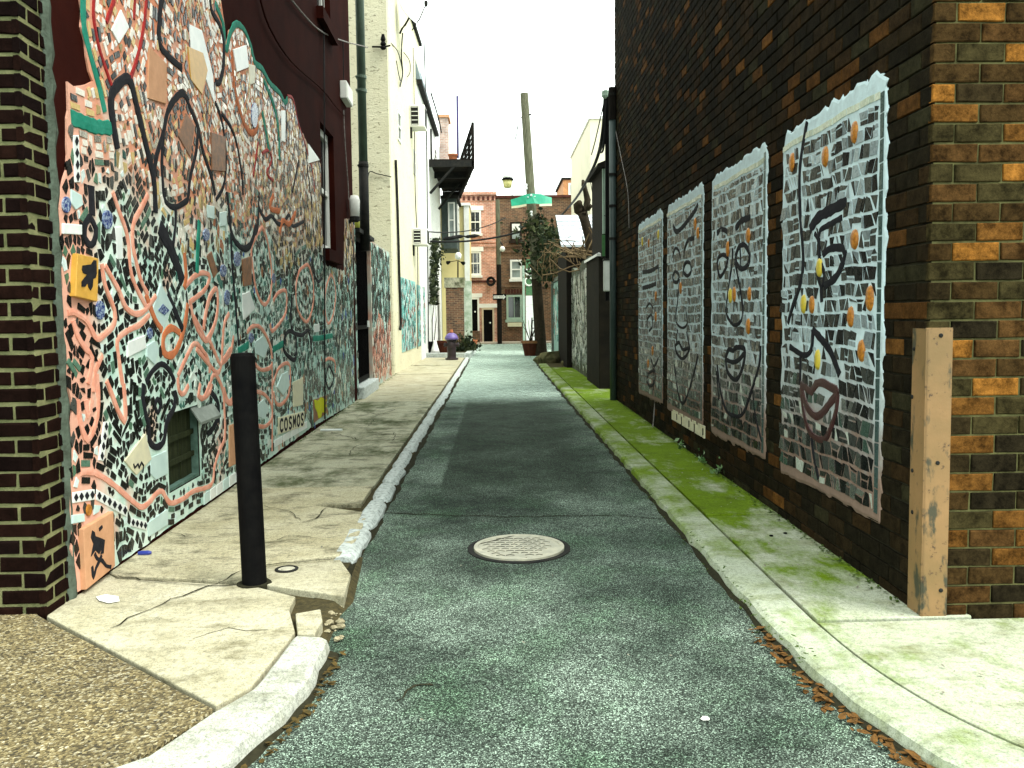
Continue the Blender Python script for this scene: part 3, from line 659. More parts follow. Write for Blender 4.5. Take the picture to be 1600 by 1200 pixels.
# pale paint patches on the lower front bricks: corner guard of bent steel plate
gd = thing('corner_guard', 'tan painted steel angle plate bolted over the brick corner', 'corner guard', (XW, YC, 0))
zt = RF.px(1462, 512)[1]
mb = MB()
mb.fbox(RF, -0.012, 0.108, 0.0, zt, 0.012, 0.022); mb.fbox(RW, -0.022 + 0.012, 0.115, 0.0, zt - 0.004, 0.0125, 0.022)
def steelmat():
    m, nt, b = newmat('tan_steel_plate')
    c = ramp(nt, noise(nt, 3, 5), [(0.35, (0.27, 0.15, 0.06)), (0.65, (0.19, 0.115, 0.042))])
    c = mix(nt, ramp(nt, noise(nt, 4, 6, 0.6, mapvec(nt, (3, 3, 1.2))), [(0.55, 0.0), (0.63, 0.9)]), c, (0.022, 0.030, 0.018))
    c = mix(nt, ramp(nt, noise(nt, 26, 5, 0.7), [(0.6, 0.0), (0.68, 0.9)]), c, (0.05, 0.025, 0.012))
    nt.links.new(c, b.inputs['Base Color']); b.inputs['Roughness'].default_value = 0.55; bump(nt, b, noise(nt, 50, 4), 0.25, 0.004); return m
mb.build('plate', steelmat(), gd)
for u, v in [(1466, 524), (1461, 722), (1466, 920), (1436, 545), (1433, 620), (1433, 735), (1433, 800)]:
    if u > 1445: a, z = RF.px(u, v); f_ = RF
    else: a, z = RW.px(u, v); f_ = RW
    m = MB(); p = f_.pt(a, z, 0.022); m.lathe([(0.010, -0.001), (0.010, 0.002), (0.006, 0.005)], p, 10, axis=f_.n); m.build('bolt', MT['dark_iron'], gd)
# ---------------- face mosaics on the right wall
PF = Fr((XW, YC, 0), (0, 1, 0), (-1, 0, 0))
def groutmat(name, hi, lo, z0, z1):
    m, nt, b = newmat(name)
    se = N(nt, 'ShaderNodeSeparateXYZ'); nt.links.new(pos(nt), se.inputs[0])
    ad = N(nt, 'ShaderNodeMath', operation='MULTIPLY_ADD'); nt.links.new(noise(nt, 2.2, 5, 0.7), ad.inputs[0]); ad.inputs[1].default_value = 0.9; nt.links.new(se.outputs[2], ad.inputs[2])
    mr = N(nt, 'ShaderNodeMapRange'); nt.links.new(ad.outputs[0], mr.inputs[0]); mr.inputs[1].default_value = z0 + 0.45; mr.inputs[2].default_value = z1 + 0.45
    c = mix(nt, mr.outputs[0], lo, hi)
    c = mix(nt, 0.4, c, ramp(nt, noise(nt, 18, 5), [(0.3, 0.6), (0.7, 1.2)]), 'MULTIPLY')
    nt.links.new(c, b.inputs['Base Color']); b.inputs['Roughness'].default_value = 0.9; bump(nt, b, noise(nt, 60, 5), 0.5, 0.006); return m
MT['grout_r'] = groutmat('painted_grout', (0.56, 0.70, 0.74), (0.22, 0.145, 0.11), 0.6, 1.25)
faces = {  # black lines of each face, in picture pixels on the wall plane: (colour, width m, points)
 3: [('k', .05, [(1263, 190), (1252, 260), (1252, 330), (1257, 405), (1252, 445), (1240, 480), (1233, 505)]),
     ('k', .085, [(1268, 358), (1280, 340), (1300, 328), (1325, 315)]),
     ('k', .05, [(1281, 378), (1284, 360), (1300, 350), (1318, 340)]), ('k', .04, [(1275, 365), (1282, 378), (1282, 405), (1278, 420), (1282, 440), (1286, 450), (1290, 430), (1283, 405)]),
     ('k', .06, [(1288, 397), (1300, 388), (1320, 388), (1323, 398), (1313, 425), (1303, 438), (1290, 447)]), ('k', .045, [(1285, 447), (1286, 472)]),
     ('k', .065, [(1272, 515), (1285, 530), (1300, 550), (1314, 586)]), ('k', .05, [(1272, 515), (1270, 545), (1258, 555), (1236, 542)]), ('k', .04, [(1253, 552), (1252, 600)]),
     ('m', .065, [(1253, 601), (1262, 606), (1270, 612), (1277, 600), (1287, 598), (1298, 604), (1311, 613), (1300, 628), (1288, 644), (1276, 650), (1262, 634), (1253, 605)]),
     ('m', .055, [(1254, 610), (1257, 640), (1264, 668), (1276, 684), (1291, 686), (1302, 664), (1309, 640), (1311, 616)]), ('k', .04, [(1270, 684), (1274, 715), (1281, 748)])],
 2: [('k', .06, [(1122, 364), (1129, 358), (1138, 362)]), ('k', .07, [(1151, 357), (1160, 345), (1174, 340)]),
     ('k', .05, [(1122, 412), (1124, 402), (1132, 398), (1139, 405), (1135, 420), (1126, 432), (1122, 412)]), ('k', .055, [(1151, 400), (1156, 386), (1165, 383), (1173, 398), (1170, 414), (1160, 420), (1152, 411), (1151, 400)]),
     ('k', .04, [(1146, 388), (1146, 405), (1140, 450), (1136, 485), (1141, 500), (1150, 508), (1160, 500), (1162, 480), (1156, 440), (1150, 410)]), ('k', .03, [(1158, 388), (1159, 416)]),
     ('k', .055, [(1135, 560), (1140, 546), (1147, 548), (1152, 543), (1165, 546), (1163, 570), (1155, 590), (1147, 592), (1138, 580), (1135, 560)]), ('k', .05, [(1136, 562), (1147, 566), (1156, 562), (1164, 552)]),
     ('k', .045, [(1122, 570), (1127, 610), (1136, 640), (1150, 650), (1163, 645), (1176, 610), (1188, 570), (1190, 540)]), ('k', .03, [(1178, 612), (1182, 650), (1192, 690)]), ('k', .03, [(1121, 580), (1125, 625)])],
 1: [('k', .07, [(1053, 352), (1058, 362), (1070, 352), (1085, 332), (1092, 320)]), ('k', .04, [(1052, 402), (1056, 388), (1062, 392), (1064, 404)]), ('k', .06, [(1070, 392), (1076, 376), (1086, 372)]),
     ('k', .05, [(1052, 432), (1056, 424), (1062, 430), (1060, 440), (1054, 440), (1052, 432)]), ('k', .05, [(1069, 420), (1073, 410), (1080, 412), (1081, 424), (1075, 431), (1069, 425), (1069, 420)]),
     ('k', .035, [(1063, 436), (1060, 470), (1057, 500), (1066, 512), (1075, 505), (1072, 480)]), ('k', .05, [(1056, 540), (1062, 535), (1068, 546), (1078, 544), (1074, 555), (1066, 560), (1058, 550), (1056, 540)]), ('k', .04, [(1060, 515), (1058, 535)]), ('k', .04, [(1074, 518), (1079, 545)]),
     ('k', .05, [(1055, 570), (1060, 610), (1067, 630), (1075, 618), (1085, 585), (1092, 555)])],
 0: [('k', .07, [(1005, 425), (1018, 423), (1030, 416)]), ('k', .07, [(1005, 450), (1016, 447), (1026, 443)]), ('k', .03, [(1030, 418), (1031, 440)]), ('k', .03, [(1022, 370), (1022, 420)]),
     ('k', .04, [(1010, 482), (1016, 474), (1022, 482)]), ('k', .045, [(1013, 512), (1012, 500), (1019, 492), (1020, 510), (1015, 517)]), ('k', .05, [(1019, 562), (1023, 572), (1030, 560)]), ('k', .05, [(1012, 590), (1016, 582), (1024, 580), (1023, 598), (1016, 603), (1012, 596)]), ('k', .03, [(1022, 575), (1022, 610)])]}
eggs = {3: [(1240, 254, 'a'), (1292, 245, 'a'), (1338, 207, 'a'), (1338, 374, 'a'), (1283, 418, 'g'), (1258, 475, 'g'), (1271, 476, 'a'), (1362, 466, 'a'), (1332, 495, 'a'), (1349, 548, 'a'), (1280, 562, 'g')],
        2: [(1171, 368, 'a'), (1139, 389, 'a'), (1143, 462, 'g'), (1149, 460, 'a'), (1173, 459, 'a'), (1171, 510, 'a')], 1: [(1088, 350, 'a'), (1092, 364, 'a'), (1065, 450, 'a')],
        0: [(1015, 380, 'a'), (1030, 367, 'g'), (1005, 378, 'g'), (1026, 463, 'a'), (1026, 495, 'a'), (1021, 548, 'a'), (1014, 568, 'a')]}
lab = ['white eyed mosaic face panel farthest along the dark brick wall', 'mosaic face panel with upswept brow line above a strip of cream letters', 'mosaic face panel with round eyes and small heart mouth, second nearest on the brick wall', 'largest mosaic face panel in profile with full lips, nearest the steel corner guard']
lab[0] = 'narrowest mosaic face panel, farthest along the dark brick wall'
for pi in range(4):
    ya, yb = PAN[pi][0] - YC, PAN[pi][1] - YC
    # PAN index 0 is nearest; faces are numbered from the far end
    fi = 3 - pi; rn = random.Random(300 + pi)
    par = thing('face_mosaic', lab[fi], 'mosaic', PF.pt((ya + yb) / 2, PZ[0], 0), 'face mosaics on the brick wall')
    # ragged painted bed
    e = []
    def edge(a, b, n, sc):
        for i in range(n):
            t = i / n; q = Vector(a).lerp(Vector(b), t); e.append((q.x + rn.uniform(-sc, sc), q.y + rn.uniform(-sc, sc)))
    x0, x1, z0, z1 = ya + 0.0, yb + 0.0, PZ[0] - 0.04, PZ[1] + 0.05
    edge((x0 - .03, z0 + .02), (x1, z0), 24, .012); edge((x1 + .02, z0), (x1 + .03, z1 - .05), 40, .015); edge((x1, z1), (x0, z1 + .02), 30, .02); edge((x0 - .03, z1 - .03), (x0 - .03, z0 + .05), 44, .018)
    cxy = ((x0 + x1) / 2, (z0 + z1) / 2); m = MB(); n = len(e)
    m.add([PF.pt(a, z, -0.002) for a, z in e] + [PF.pt(a + (cxy[0] - a) * 0.02, z + (cxy[1] - z) * 0.02, 0.006) for a, z in e], [[i, (i + 1) % n, n + (i + 1) % n, n + i] for i in range(n)] + [list(range(n, 2 * n))])
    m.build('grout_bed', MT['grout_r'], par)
    lines = []
    for col, wd, pts in faces[fi]:
        wd *= .8; L_ = smoothline([Vector(PF.px(u, v)) for u, v in pts], 0.03); lines.append((col, wd, L_))
        m = MB(); stroke(m, PF, L_, wd, 0.006, 0.006); m.build('painted_line', MT['black_bead'] if col == 'k' else MT['maroon_bead'] if 'maroon_bead' in MT else MT.setdefault('maroon_bead', M('maroon_glaze', (0.05, 0.008, 0.01), (0.03, 0.006, 0.008), 30, 0.35, 0.3)), par)
    eg = []
    for u, v, k in eggs[fi]:
        a, z = PF.px(u, v); eg.append((a, z)); m = MB(); ra, rz_ = rn.uniform(.034, .044), rn.uniform(.055, .068)
        vs = []; 
        for r_, h_ in ((1, 0), (0.9, .6), (0.6, .9), (0.25, 1)):
            for j in range(12): g = j * math.pi / 6; vs.append(PF.pt(a + ra * r_ * math.cos(g), z + rz_ * r_ * math.sin(g), 0.006 + 0.018 * h_))
        m.add(vs, [[i * 12 + j, i * 12 + (j + 1) % 12, i * 12 + 12 + (j + 1) % 12, i * 12 + 12 + j] for i in range(3) for j in range(12)] + [list(range(36, 48))]); m.build('ceramic_egg', MT['amber' if k == 'a' else 'gold'], par, smooth=True)
    def near(a, z):
        for _, wd, L_ in lines:
            for p in L_:
                if (p.x - a) ** 2 + (p.y - z) ** 2 < (wd * 0.5 + 0.008) ** 2: return True
        for p in eg:
            if (p[0] - a) ** 2 / .0026 + (p[1] - z) ** 2 / .0055 < 1: return True
        return False
    tiles = []
    def tcol(a, z):
        up = min(1, max(0, (z - 0.9) / 0.7)); r = rn.random()
        if up > .2 and r > .64: q = rn.uniform(.18, .48); c, m_ = (q * .82, q, q * 1.06), 0.1
        elif r < .34: c, m_ = (0.006, 0.0065, 0.007), 0.0
        elif r < .72: q = rn.uniform(.025, .07); c, m_ = (q * .92, q, q * .90), 0.1
        elif r < .86: q = rn.uniform(.16, .34); c, m_ = (q * .94, q, q * .96), 0.8
        elif r < .93: c, m_ = (0.05, 0.09, 0.07), 0.3
        else: c, m_ = (0.42, 0.46, 0.40), 0.0
        return c, m_
    ix0, ix1, iz0, iz1 = ya + 0.05, yb - 0.03, PZ[0] + 0.03, PZ[1] - 0.03
    # side strips and a pale row at the top, then rough courses of broken pieces
    z = iz0
    while z < iz1 - 0.09:
        h = rn.uniform(0.09, 0.15); tiles.append(([(ix0 - .045, z), (ix0 - .008, z), (ix0 - .008, z + h - .008), (ix0 - .045, z + h - .008)], (0.05, 0.085, 0.08), 0.2)); z += h
    a = ix0
    while a < ix1 - .05:
        l = rn.uniform(.04, .13); tiles.append(([(a, iz1 - .04), (a + l - .008, iz1 - .04), (a + l - .008, iz1 - .005), (a, iz1 - .005)], rn.choice([(0.55, 0.60, 0.48), (0.60, 0.64, 0.52), (0.45, 0.5, 0.40)]), 0.0)); a += l
    z = iz0; sl = rn.uniform(-.01, .01)
    while z < iz1 - 0.06:
        h = rn.uniform(.078, .105)
        if z + h > iz1 - .05: h = iz1 - .05 - z
        a = ix0 + .012; sh = rn.uniform(-.012, .012)
        while a < ix1 - .02:
            l = rn.choice([rn.uniform(.022, .05), rn.uniform(.04, .08), rn.uniform(.06, .11)]); s2 = rn.uniform(-.02, .02); g = .0056
            p = [(a + sh + g, z + g + .004), (a + l + s2 - g, z + g + rn.uniform(0, .012)), (a + l - s2 - g, z + h - g), (a - sh + g, z + h - g - rn.uniform(0, .012))]
            if s2 * 2 + l < .03: p = [p[0], p[2], p[3]]
            if rn.random() < .36 and l > .042:
                if rn.random() < .5: tiles.append(([p[0], p[1], (p[2][0] - .012, p[2][1])], None, 0)); tiles.append(([(p[0][0], p[0][1] + .012), (p[2][0] - .02, p[2][1]), p[-1]], None, 0))
                else:
                    mz = rn.uniform(.3, .7) * h + z; tiles.append(([p[0], p[1], (p[1][0], mz - g / 2), (p[0][0], mz - g)], None, 0)); tiles.append(([(p[0][0], mz + g), (p[1][0], mz + g), p[2], p[-1]], None, 0))
            else: tiles.append((p, None, 0))
            a += l; sh = s2
        z += h
    fin = []
    for p, c, m_ in tiles:
        ca, cz = sum(q[0] for q in p) / len(p), sum(q[1] for q in p) / len(p)
        if c is None and near(ca, cz): continue
        if area2(p) < 0.00025: continue
        if c is None: c, m_ = tcol(ca, cz)
        fin.append((area2(p) / (ca + YC) ** 4, p, c, m_))
    fin.sort(key=lambda t: -t[0]); rest = MB()
    for i, (_, p, c, m_) in enumerate(fin):
        ca, cz = sum(q[0] for q in p) / len(p), sum(q[1] for q in p) / len(p)
        p = [(q[0], q[1] + .004 * math.sin(q[0] * 9 + pi) + .003 * math.sin(q[0] * 23 + q[1] * 5)) for q in p]
        tx, tz = rn.uniform(-.04, .04), rn.uniform(-.03, .04); n = len(p)
        d = [0.0095 + tx * (q[0] - ca) + tz * (q[1] - cz) for q in p]
        vs = [PF.pt(q[0], q[1], 0.004) for q in p] + [PF.pt(q[0], q[1], d[j]) for j, q in enumerate(p)]
        fs = [list(range(n, 2 * n))] + [[j, (j + 1) % n, n + (j + 1) % n, n + j] for j in range(n)]
        tgt = MB() if (pi < 2 and i < 300) or i < 120 else rest
        tgt.add(vs, fs, col=c, mir=m_)
        if tgt is not rest: tgt.build('tile', MT['tile'], par)
    tag(rest.build('small_tiles', MT['tile'], par), kind='stuff')
# strip of worn cream raised characters below the second farthest face
st = thing('letter_strip', 'strip of worn cream raised characters low on the wall under a face mosaic', 'frieze', PF.pt(4.6, .2, 0))
a0, a1 = PF.px(1102, 670)[0], PF.px(1050, 640)[0]
za, zb = PF.px(1100, 684)[1], PF.px(1100, 670)[1]
rn = random.Random(77); n = 13
for i in range(n):
    a = a0 + (a1 - a0) * i / n; wd = (a1 - a0) / n * 0.72; m = MB(); k = i % 5; z0, z1 = za, zb + 0.03; t = wd * 0.26
    m.fbox(PF, a, a + t, z0, z1, 0, 0.012)
    if k in (0, 1, 3): m.fbox(PF, a + t, a + wd, z1 - .025, z1, 0, 0.0115)
    if k in (1, 2, 4): m.fbox(PF, a + wd - t, a + wd, z0, z1 - .026, 0, 0.0118)
    if k in (0, 2): m.fbox(PF, a + t, a + wd - t - .001, z0, z0 + .022, 0, 0.0112)
    m.build('raised_character', MT['plaque_cream'], st)
# ================================================================ LEFT BUILDING with the mural
LW = Fr((-2.13, 3.88, 0), (-0.018, 1, 0), (1, 0, 0))
LF = Fr((-2.13, 3.88, 0), (-1, 0, 0), (0, -1, 0))
lb = thing('stucco_building', 'maroon stucco building with a dark brick corner and pale mortar, left side', 'building', LW.pt(0, 0, 0))
SEND = LW.px(551, 300)[0]
def wallcells(mb, fr, s0, s1, z0, z1, d0, d1, holes):
    A = sorted({s0, s1} | {h[0] for h in holes} | {h[1] for h in holes}); Z = sorted({z0, z1} | {h[2] for h in holes} | {h[3] for h in holes})
    A = [a for a in A if s0 <= a <= s1]; Z = [z for z in Z if z0 <= z <= z1]
    for i in range(len(A) - 1):
        for j in range(len(Z) - 1):
            ca, cz = (A[i] + A[i + 1]) / 2, (Z[j] + Z[j + 1]) / 2
            if any(h[0] < ca < h[1] and h[2] < cz < h[3] for h in holes): continue
            a, b, c, d = A[i], A[i + 1], Z[j], Z[j + 1]
            mb.add([fr.pt(a, c, d1), fr.pt(b, c, d1), fr.pt(b, d, d1), fr.pt(a, d, d1)], [(0, 1, 2, 3)])
    for a, b, c, d in holes:
        q = [(a, c), (b, c), (b, d), (a, d)]
        for i in range(4):
            (x, z), (x2, z2) = q[i], q[(i + 1) % 4]
            mb.add([fr.pt(x, z, d1), fr.pt(x2, z2, d1), fr.pt(x2, z2, d0), fr.pt(x, z, d0)], [(0, 1, 2, 3)])
    for i, (a, b) in enumerate(((s0, s1),)):
        mb.add([fr.pt(a, z0, d0), fr.pt(b, z0, d0), fr.pt(b, z1, d0), fr.pt(a, z1, d0)], [(0, 1, 2, 3)])
        for x in (a, b): mb.add([fr.pt(x, z0, d0), fr.pt(x, z0, d1), fr.pt(x, z1, d1), fr.pt(x, z1, d0)], [(0, 1, 2, 3)])
        mb.add([fr.pt(a, z1, d0), fr.pt(b, z1, d0), fr.pt(b, z1, d1), fr.pt(a, z1, d1)], [(0, 1, 2, 3)])
w1a = LW.px(503, 300)[0]; w1b = LW.px(523, 300)[0]; w1z0 = LW.px(515, 392)[1]; w1z1 = LW.px(505, 195)[1]
w2z0 = LW.px(512, 42)[1]
ga, gb = LW.px(260, 700)[0], LW.px(309, 700)[0]; gz0, gz1 = LW.px(280, 760)[1], LW.px(285, 640)[1]
holes = [(w1a, w1b, w1z0, w1z1), (w1a, w1b, w2z0, w2z0 + 1.7), (ga, gb, gz0, gz1)]
PIER = 0.27
mb = MB(); wallcells(mb, LW, PIER - 0.02, SEND, -0.1, 11.0, -0.22, 0, holes); lwall = mb.build('alley_wall', MT['maroon'], lb)
mb = MB(); mb.hexa([LW.pt(PIER, 10.8, -0.22), LW.pt(SEND, 10.8, -0.22), LW.pt(SEND, 10.8, -7), LW.pt(PIER, 10.8, -7)] + [LW.pt(PIER, 11, -0.22), LW.pt(SEND, 11, -0.22), LW.pt(SEND, 11, -7), LW.pt(PIER, 11, -7)]); mb.build('roof', MT['dark_iron'], lb)
mb = MB(); mb.add([LW.pt(SEND - .01, 0, -.2), LW.pt(SEND - .01, 0, -7), LW.pt(SEND - .01, 11, -7), LW.pt(SEND - .01, 11, -.2)], [(0, 1, 2, 3)]); mb.build('rear_wall', MT['maroon'], lb)
# brick corner
JP = 0.016; HP = 0.0635; LP = 0.20
mb = MB(); mb.hexa([LF.pt(0.003, -0.1, -0.012), LW.pt(PIER, -0.1, -0.010), LW.pt(PIER, -0.1, -0.3), LF.pt(6, -0.1, -0.012)] + [LF.pt(0.003, 11, -0.012), LW.pt(PIER, 11, -0.010), LW.pt(PIER, 11, -0.3), LF.pt(6, 11, -0.012)]); pier = mb.build('corner_wall', MT['mortar_pale'], lb)
LW2 = Fr(LW.pt(0, 0, -0.012), LW.t, LW.n); LF2 = Fr(LF.pt(0, 0, -0.012), LF.t, LF.n)
brickwall(pier, LW2, 0.0, PIER - 0.035, -0.02, 4.4, LP, HP, JP, 0.010, 140, MT['brick_left'], None, 5, off0=0.02, jit=0.004, cj=0.006)
brickwall(pier, LF2, 0.012, 3.2, -0.02, 4.4, LP, HP, JP, 0.010, 140, MT['brick_left'], None, 6, off0=0.11, jit=0.004, cj=0.006)
# smeared mortar strip between brick and mural
mb = MB(); rn = random.Random(9); e = []
for i in range(60): z = 4.4 * i / 59; e.append((PIER - 0.055 + rn.uniform(-.012, .008), z, PIER + 0.03 + rn.uniform(-.02, .02)))
mb.add([LW.pt(a, z, 0.004 - .01) for a, z, b in e] + [LW.pt((a + b) / 2, z, 0.014) for a, z, b in e] + [LW.pt(b, z, 0.001) for a, z, b in e], [[k * 60 + i, k * 60 + i + 1, k * 60 + 61 + i, k * 60 + 60 + i] for k in range(2) for i in range(59)])
mb.build('mortar_seam', M('grey_mortar', (0.10, 0.13, 0.10), (0.05, 0.06, 0.045), 12, 0.95, 0.8, 60, dist=0.01), lb)
def sashwin(par, fr, a0, a1, z0, z1, d, wmat, gmat, fw=0.06, mid=True, munt=0, sill=None, smat=None):
    """sash window: frame with meeting rail and glazing bars > pane, sill"""
    m = MB(); m.fbox(fr, a0, a0 + fw, z0, z1, d - .05, d); m.fbox(fr, a1 - fw, a1, z0, z1, d - .05, d)
    m.fbox(fr, a0 + fw, a1 - fw, z0, z0 + fw, d - .05, d - .001); m.fbox(fr, a0 + fw, a1 - fw, z1 - fw, z1, d - .05, d - .001)
    zm = (z0 + z1) / 2
    if mid: m.fbox(fr, a0 + fw, a1 - fw, zm - fw * .35, zm + fw * .35, d - .05, d - .004)
    for k in range(munt): x = a0 + (a1 - a0) * (k + 1) / (munt + 1); m.fbox(fr, x - .012, x + .012, z0 + fw, z1 - fw, d - .05, d - .012)
    f = m.build('window', wmat, par)
    for zz0, zz1 in (((z0 + fw, zm - fw * .35), (zm + fw * .35, z1 - fw)) if mid else ((z0 + fw, z1 - fw),)):
        m = MB(); m.fbox(fr, a0 + fw, a1 - fw, zz0, zz1, d - .045, d - .03); m.build('pane', gmat, f)
    if sill:
        m = MB(); m.fbox(fr, a0 - .06, a1 + .06, z0 - sill, z0 - .002, d - .1, d + .07 if d > -.05 else .09); m.build('sill', smat or wmat, f)
    return f
MT['pane_dark'] = glass('dark_glass', (0.012, 0.016, 0.016)); MT['pane_pale'] = glass('pale_glass', (0.16, 0.19, 0.18))
sashwin(lb, LW, w1a, w1b, w1z0, w1z1, -0.08, MT['white_paint'], MT['pane_dark'], 0.09, True, 0, 0.16, MT['maroon'])
sashwin(lb, LW, w1a, w1b, w2z0, w2z0 + 1.7, -0.08, MT['white_paint'], MT['pane_dark'], 0.09, True, 0, 0.16, MT['maroon'])
# basement opening: dark boards behind, sheet hood
bw = thing('basement_hatch', 'dark green plank basement hatch recessed in the mural near the pavement', 'hatch', LW.pt((ga + gb) / 2, gz0, -0.1))
MT['hatch'] = M('dark_green_boards', (0.030, 0.036, 0.016), (0.014, 0.018, 0.009), 8, 0.8, 0.5, 30, vscale=(5, 5, .6))
n = 5
for i in range(n):
    a = ga + (gb - ga) * i / n; m = MB(); m.fbox(LW, a + .006, a + (gb - ga) / n - .004, gz0, gz1, -0.075, -0.045 + .004 * (i % 2)); m.build('plank', MT['hatch'], bw)
for t in (0.33, 0.64):
    z = gz0 + (gz1 - gz0) * t; m = MB(); m.fbox(LW, ga + .004, gb - .004, z - .018, z + .018, -.041, -.022); m.build('batten', MT['hatch'], bw)
for (a0_, a1_, c0_, c1_) in ((gb - .012, gb - .001, gz0 + .001, gz1 - .001), (ga + .001, ga + .008, gz0 + .001, gz1 - .001), (ga + .009, gb - .013, gz0 + .001, gz0 + .02)):
    m = MB(); m.fbox(LW, a0_, a1_, c0_, c1_, -.09, .004); m.build('reveal', MT.setdefault('reveal', M('dark_mint_render', (.10, .17, .14), (.05, .09, .07), 9)), bw)
HA0, HA1 = LW.px(298, 650)[0], LW.px(331, 655)[0]
m = MB(); m.add([LW.pt(HA0, gz1 - .005, .0), LW.pt(HA1, gz1 + .0, 0.0), LW.pt(HA1, gz1 - .11, .07), LW.pt(HA0, gz1 - .11, .07), LW.pt(HA0, gz1 - .02, .0), LW.pt(HA1, gz1 - .02, 0.0), LW.pt(HA1, gz1 - .13, .07), LW.pt(HA0, gz1 - .13, .07)], [(0, 1, 2, 3), (4, 5, 6, 7), (0, 1, 5, 4), (1, 2, 6, 5), (2, 3, 7, 6), (3, 0, 4, 7)]); m.build('hood', M('grey_sheet', (0.20, 0.23, 0.20), (0.10, 0.12, 0.10), 6, 0.5, 0.2), bw)

# ---------------------------------------------------------------- THE MURAL
mu = thing('mosaic_mural', 'huge mosaic mural of broken tiles, mirrors and pink and black lines on the maroon wall', 'mural', LW.pt(3, 0, 0.01))
z1_ = lambda *p: [(x / 4, y / 4) for x, y in p]
z2_ = lambda *p: [(x / 4, 300 + y / 4) for x, y in p]
z3_ = lambda *p: [(x / 4, 600 + y / 4) for x, y in p]
z4_ = lambda *p: [(300 + x / 4, y / 4) for x, y in p]
z5_ = lambda *p: [(300 + x / 4, 300 + y / 4) for x, y in p]
z6_ = lambda *p: [(300 + x / 4, 550 + y / 4) for x, y in p]
ST = []   # (material, width, pixel points)
A_ = lambda m, w_, p: ST.append((m, w_, p))
for p in [z1_((505, -60), (510, 150), (540, 300), (590, 480), (625, 620), (642, 700)), z1_((1335, 20), (1385, 150), (1395, 290), (1408, 312), (1430, 210), (1470, 150), (1520, 190), (1560, 290)), z4_((360, 290), (385, 390), (430, 430), (480, 520), (540, 580), (572, 640), (590, 620))]: A_('teal', .055, p)
A_('teal', .08, z1_((430, 735), (500, 760), (580, 790), (680, 800)))
for p in [z1_((575, -40), (570, 100), (600, 280), (650, 440), (682, 530)), z1_((905, -40), (890, 130), (860, 300), (820, 440), (800, 490)), z1_((700, 0), (650, 140)), z1_((832, -20), (825, 120)), z4_((590, 600), (620, 612), (640, 680), (655, 760), (700, 900), (745, 1060), (760, 1200)), z4_((405, 890), (390, 1000), (375, 1100)), z4_((430, 960), (470, 940), (490, 1000), (460, 1080), (500, 1130))]: A_('red', .028, p)
for w_, p in [(.055, z1_((1000, -40), (985, 120), (985, 270), (1040, 350), (1125, 425))), (.05, z1_((1300, -40), (1310, 60), (1360, 150), (1388, 260), (1385, 420), (1362, 512), (1335, 512))),
          (.07, z1_((720, 930), (692, 760), (685, 590), (785, 490), (830, 620), (870, 790), (910, 950), (945, 1100), (955, 1220), (960, 1330))), (.05, z1_((950, 1180), (962, 1000), (1005, 850), (1045, 680), (1130, 582), (1180, 680), (1225, 790), (1260, 950), (1310, 1100), (1335, 1220))),
          (.04, z1_((1228, 800), (1215, 950), (1180, 1100), (1165, 1230), (1150, 1260), (1085, 1295), (1030, 1270), (1010, 1200), (1000, 1020), (1010, 850))), (.035, z1_((1335, 640), (1375, 750), (1398, 900), (1402, 1050), (1385, 1170), (1340, 1250))), (.035, z1_((1375, 710), (1430, 790), (1470, 900), (1500, 1080), (1510, 1220))),
          (.03, z2_((1085, 95), (1085, 200), (1068, 350))), (.035, z2_((1405, 0), (1430, 200), (1440, 450), (1462, 700), (1482, 960))), (.05, z2_((1420, 180), (1450, 290), (1510, 350), (1560, 320), (1592, 210))), (.075, z2_((555, -40), (560, 60), (562, 145))),
          (.045, z2_((550, 160), (585, 230), (575, 310), (545, 330), (515, 280), (520, 190), (550, 160))), (.11, z2_((985, 215), (1040, 320), (1090, 440), (1130, 560))), (.06, z2_((1035, 640), (1080, 740), (1130, 860))),
          (.04, z2_((900, 1190), (940, 1120), (1000, 1075), (1050, 1120), (1080, 1190))), (.045, z3_((885, 0), (880, 80), (895, 180), (920, 270), (920, 350), (960, 395), (1010, 360), (1030, 240), (1078, 140), (1080, 40))), (.03, z3_((970, 90), (990, 130), (975, 180), (955, 140), (970, 90))),
          (.05, z3_((1305, 45), (1350, 110), (1355, 200), (1320, 280), (1285, 315))), (.04, z5_((410, 100), (450, 170), (490, 150), (520, 190), (560, 200), (600, 145), (622, 212), (690, 185))), (.04, z5_((410, 0), (400, 230), (362, 330), (320, 362), (260, 312), (230, 230), (212, 0))),
          (.045, z5_((575, 900), (565, 980), (600, 1030), (640, 1040), (640, 900), (600, 870), (575, 900))), (.045, z5_((615, 640), (610, 780), (622, 870), (680, 895), (722, 870), (742, 1000))), (.04, z5_((740, 420), (760, 520), (785, 560), (802, 540))), (.03, z4_((660, 1000), (640, 1100), (620, 1200))), (.03, z4_((580, 690), (585, 780), (570, 880))),
          (.04, z4_((700, 900), (720, 1100), (745, 1300))), (.035, z6_((850, 80), (830, 160), (850, 230), (880, 160), (850, 80)))]: A_('black', w_, p)
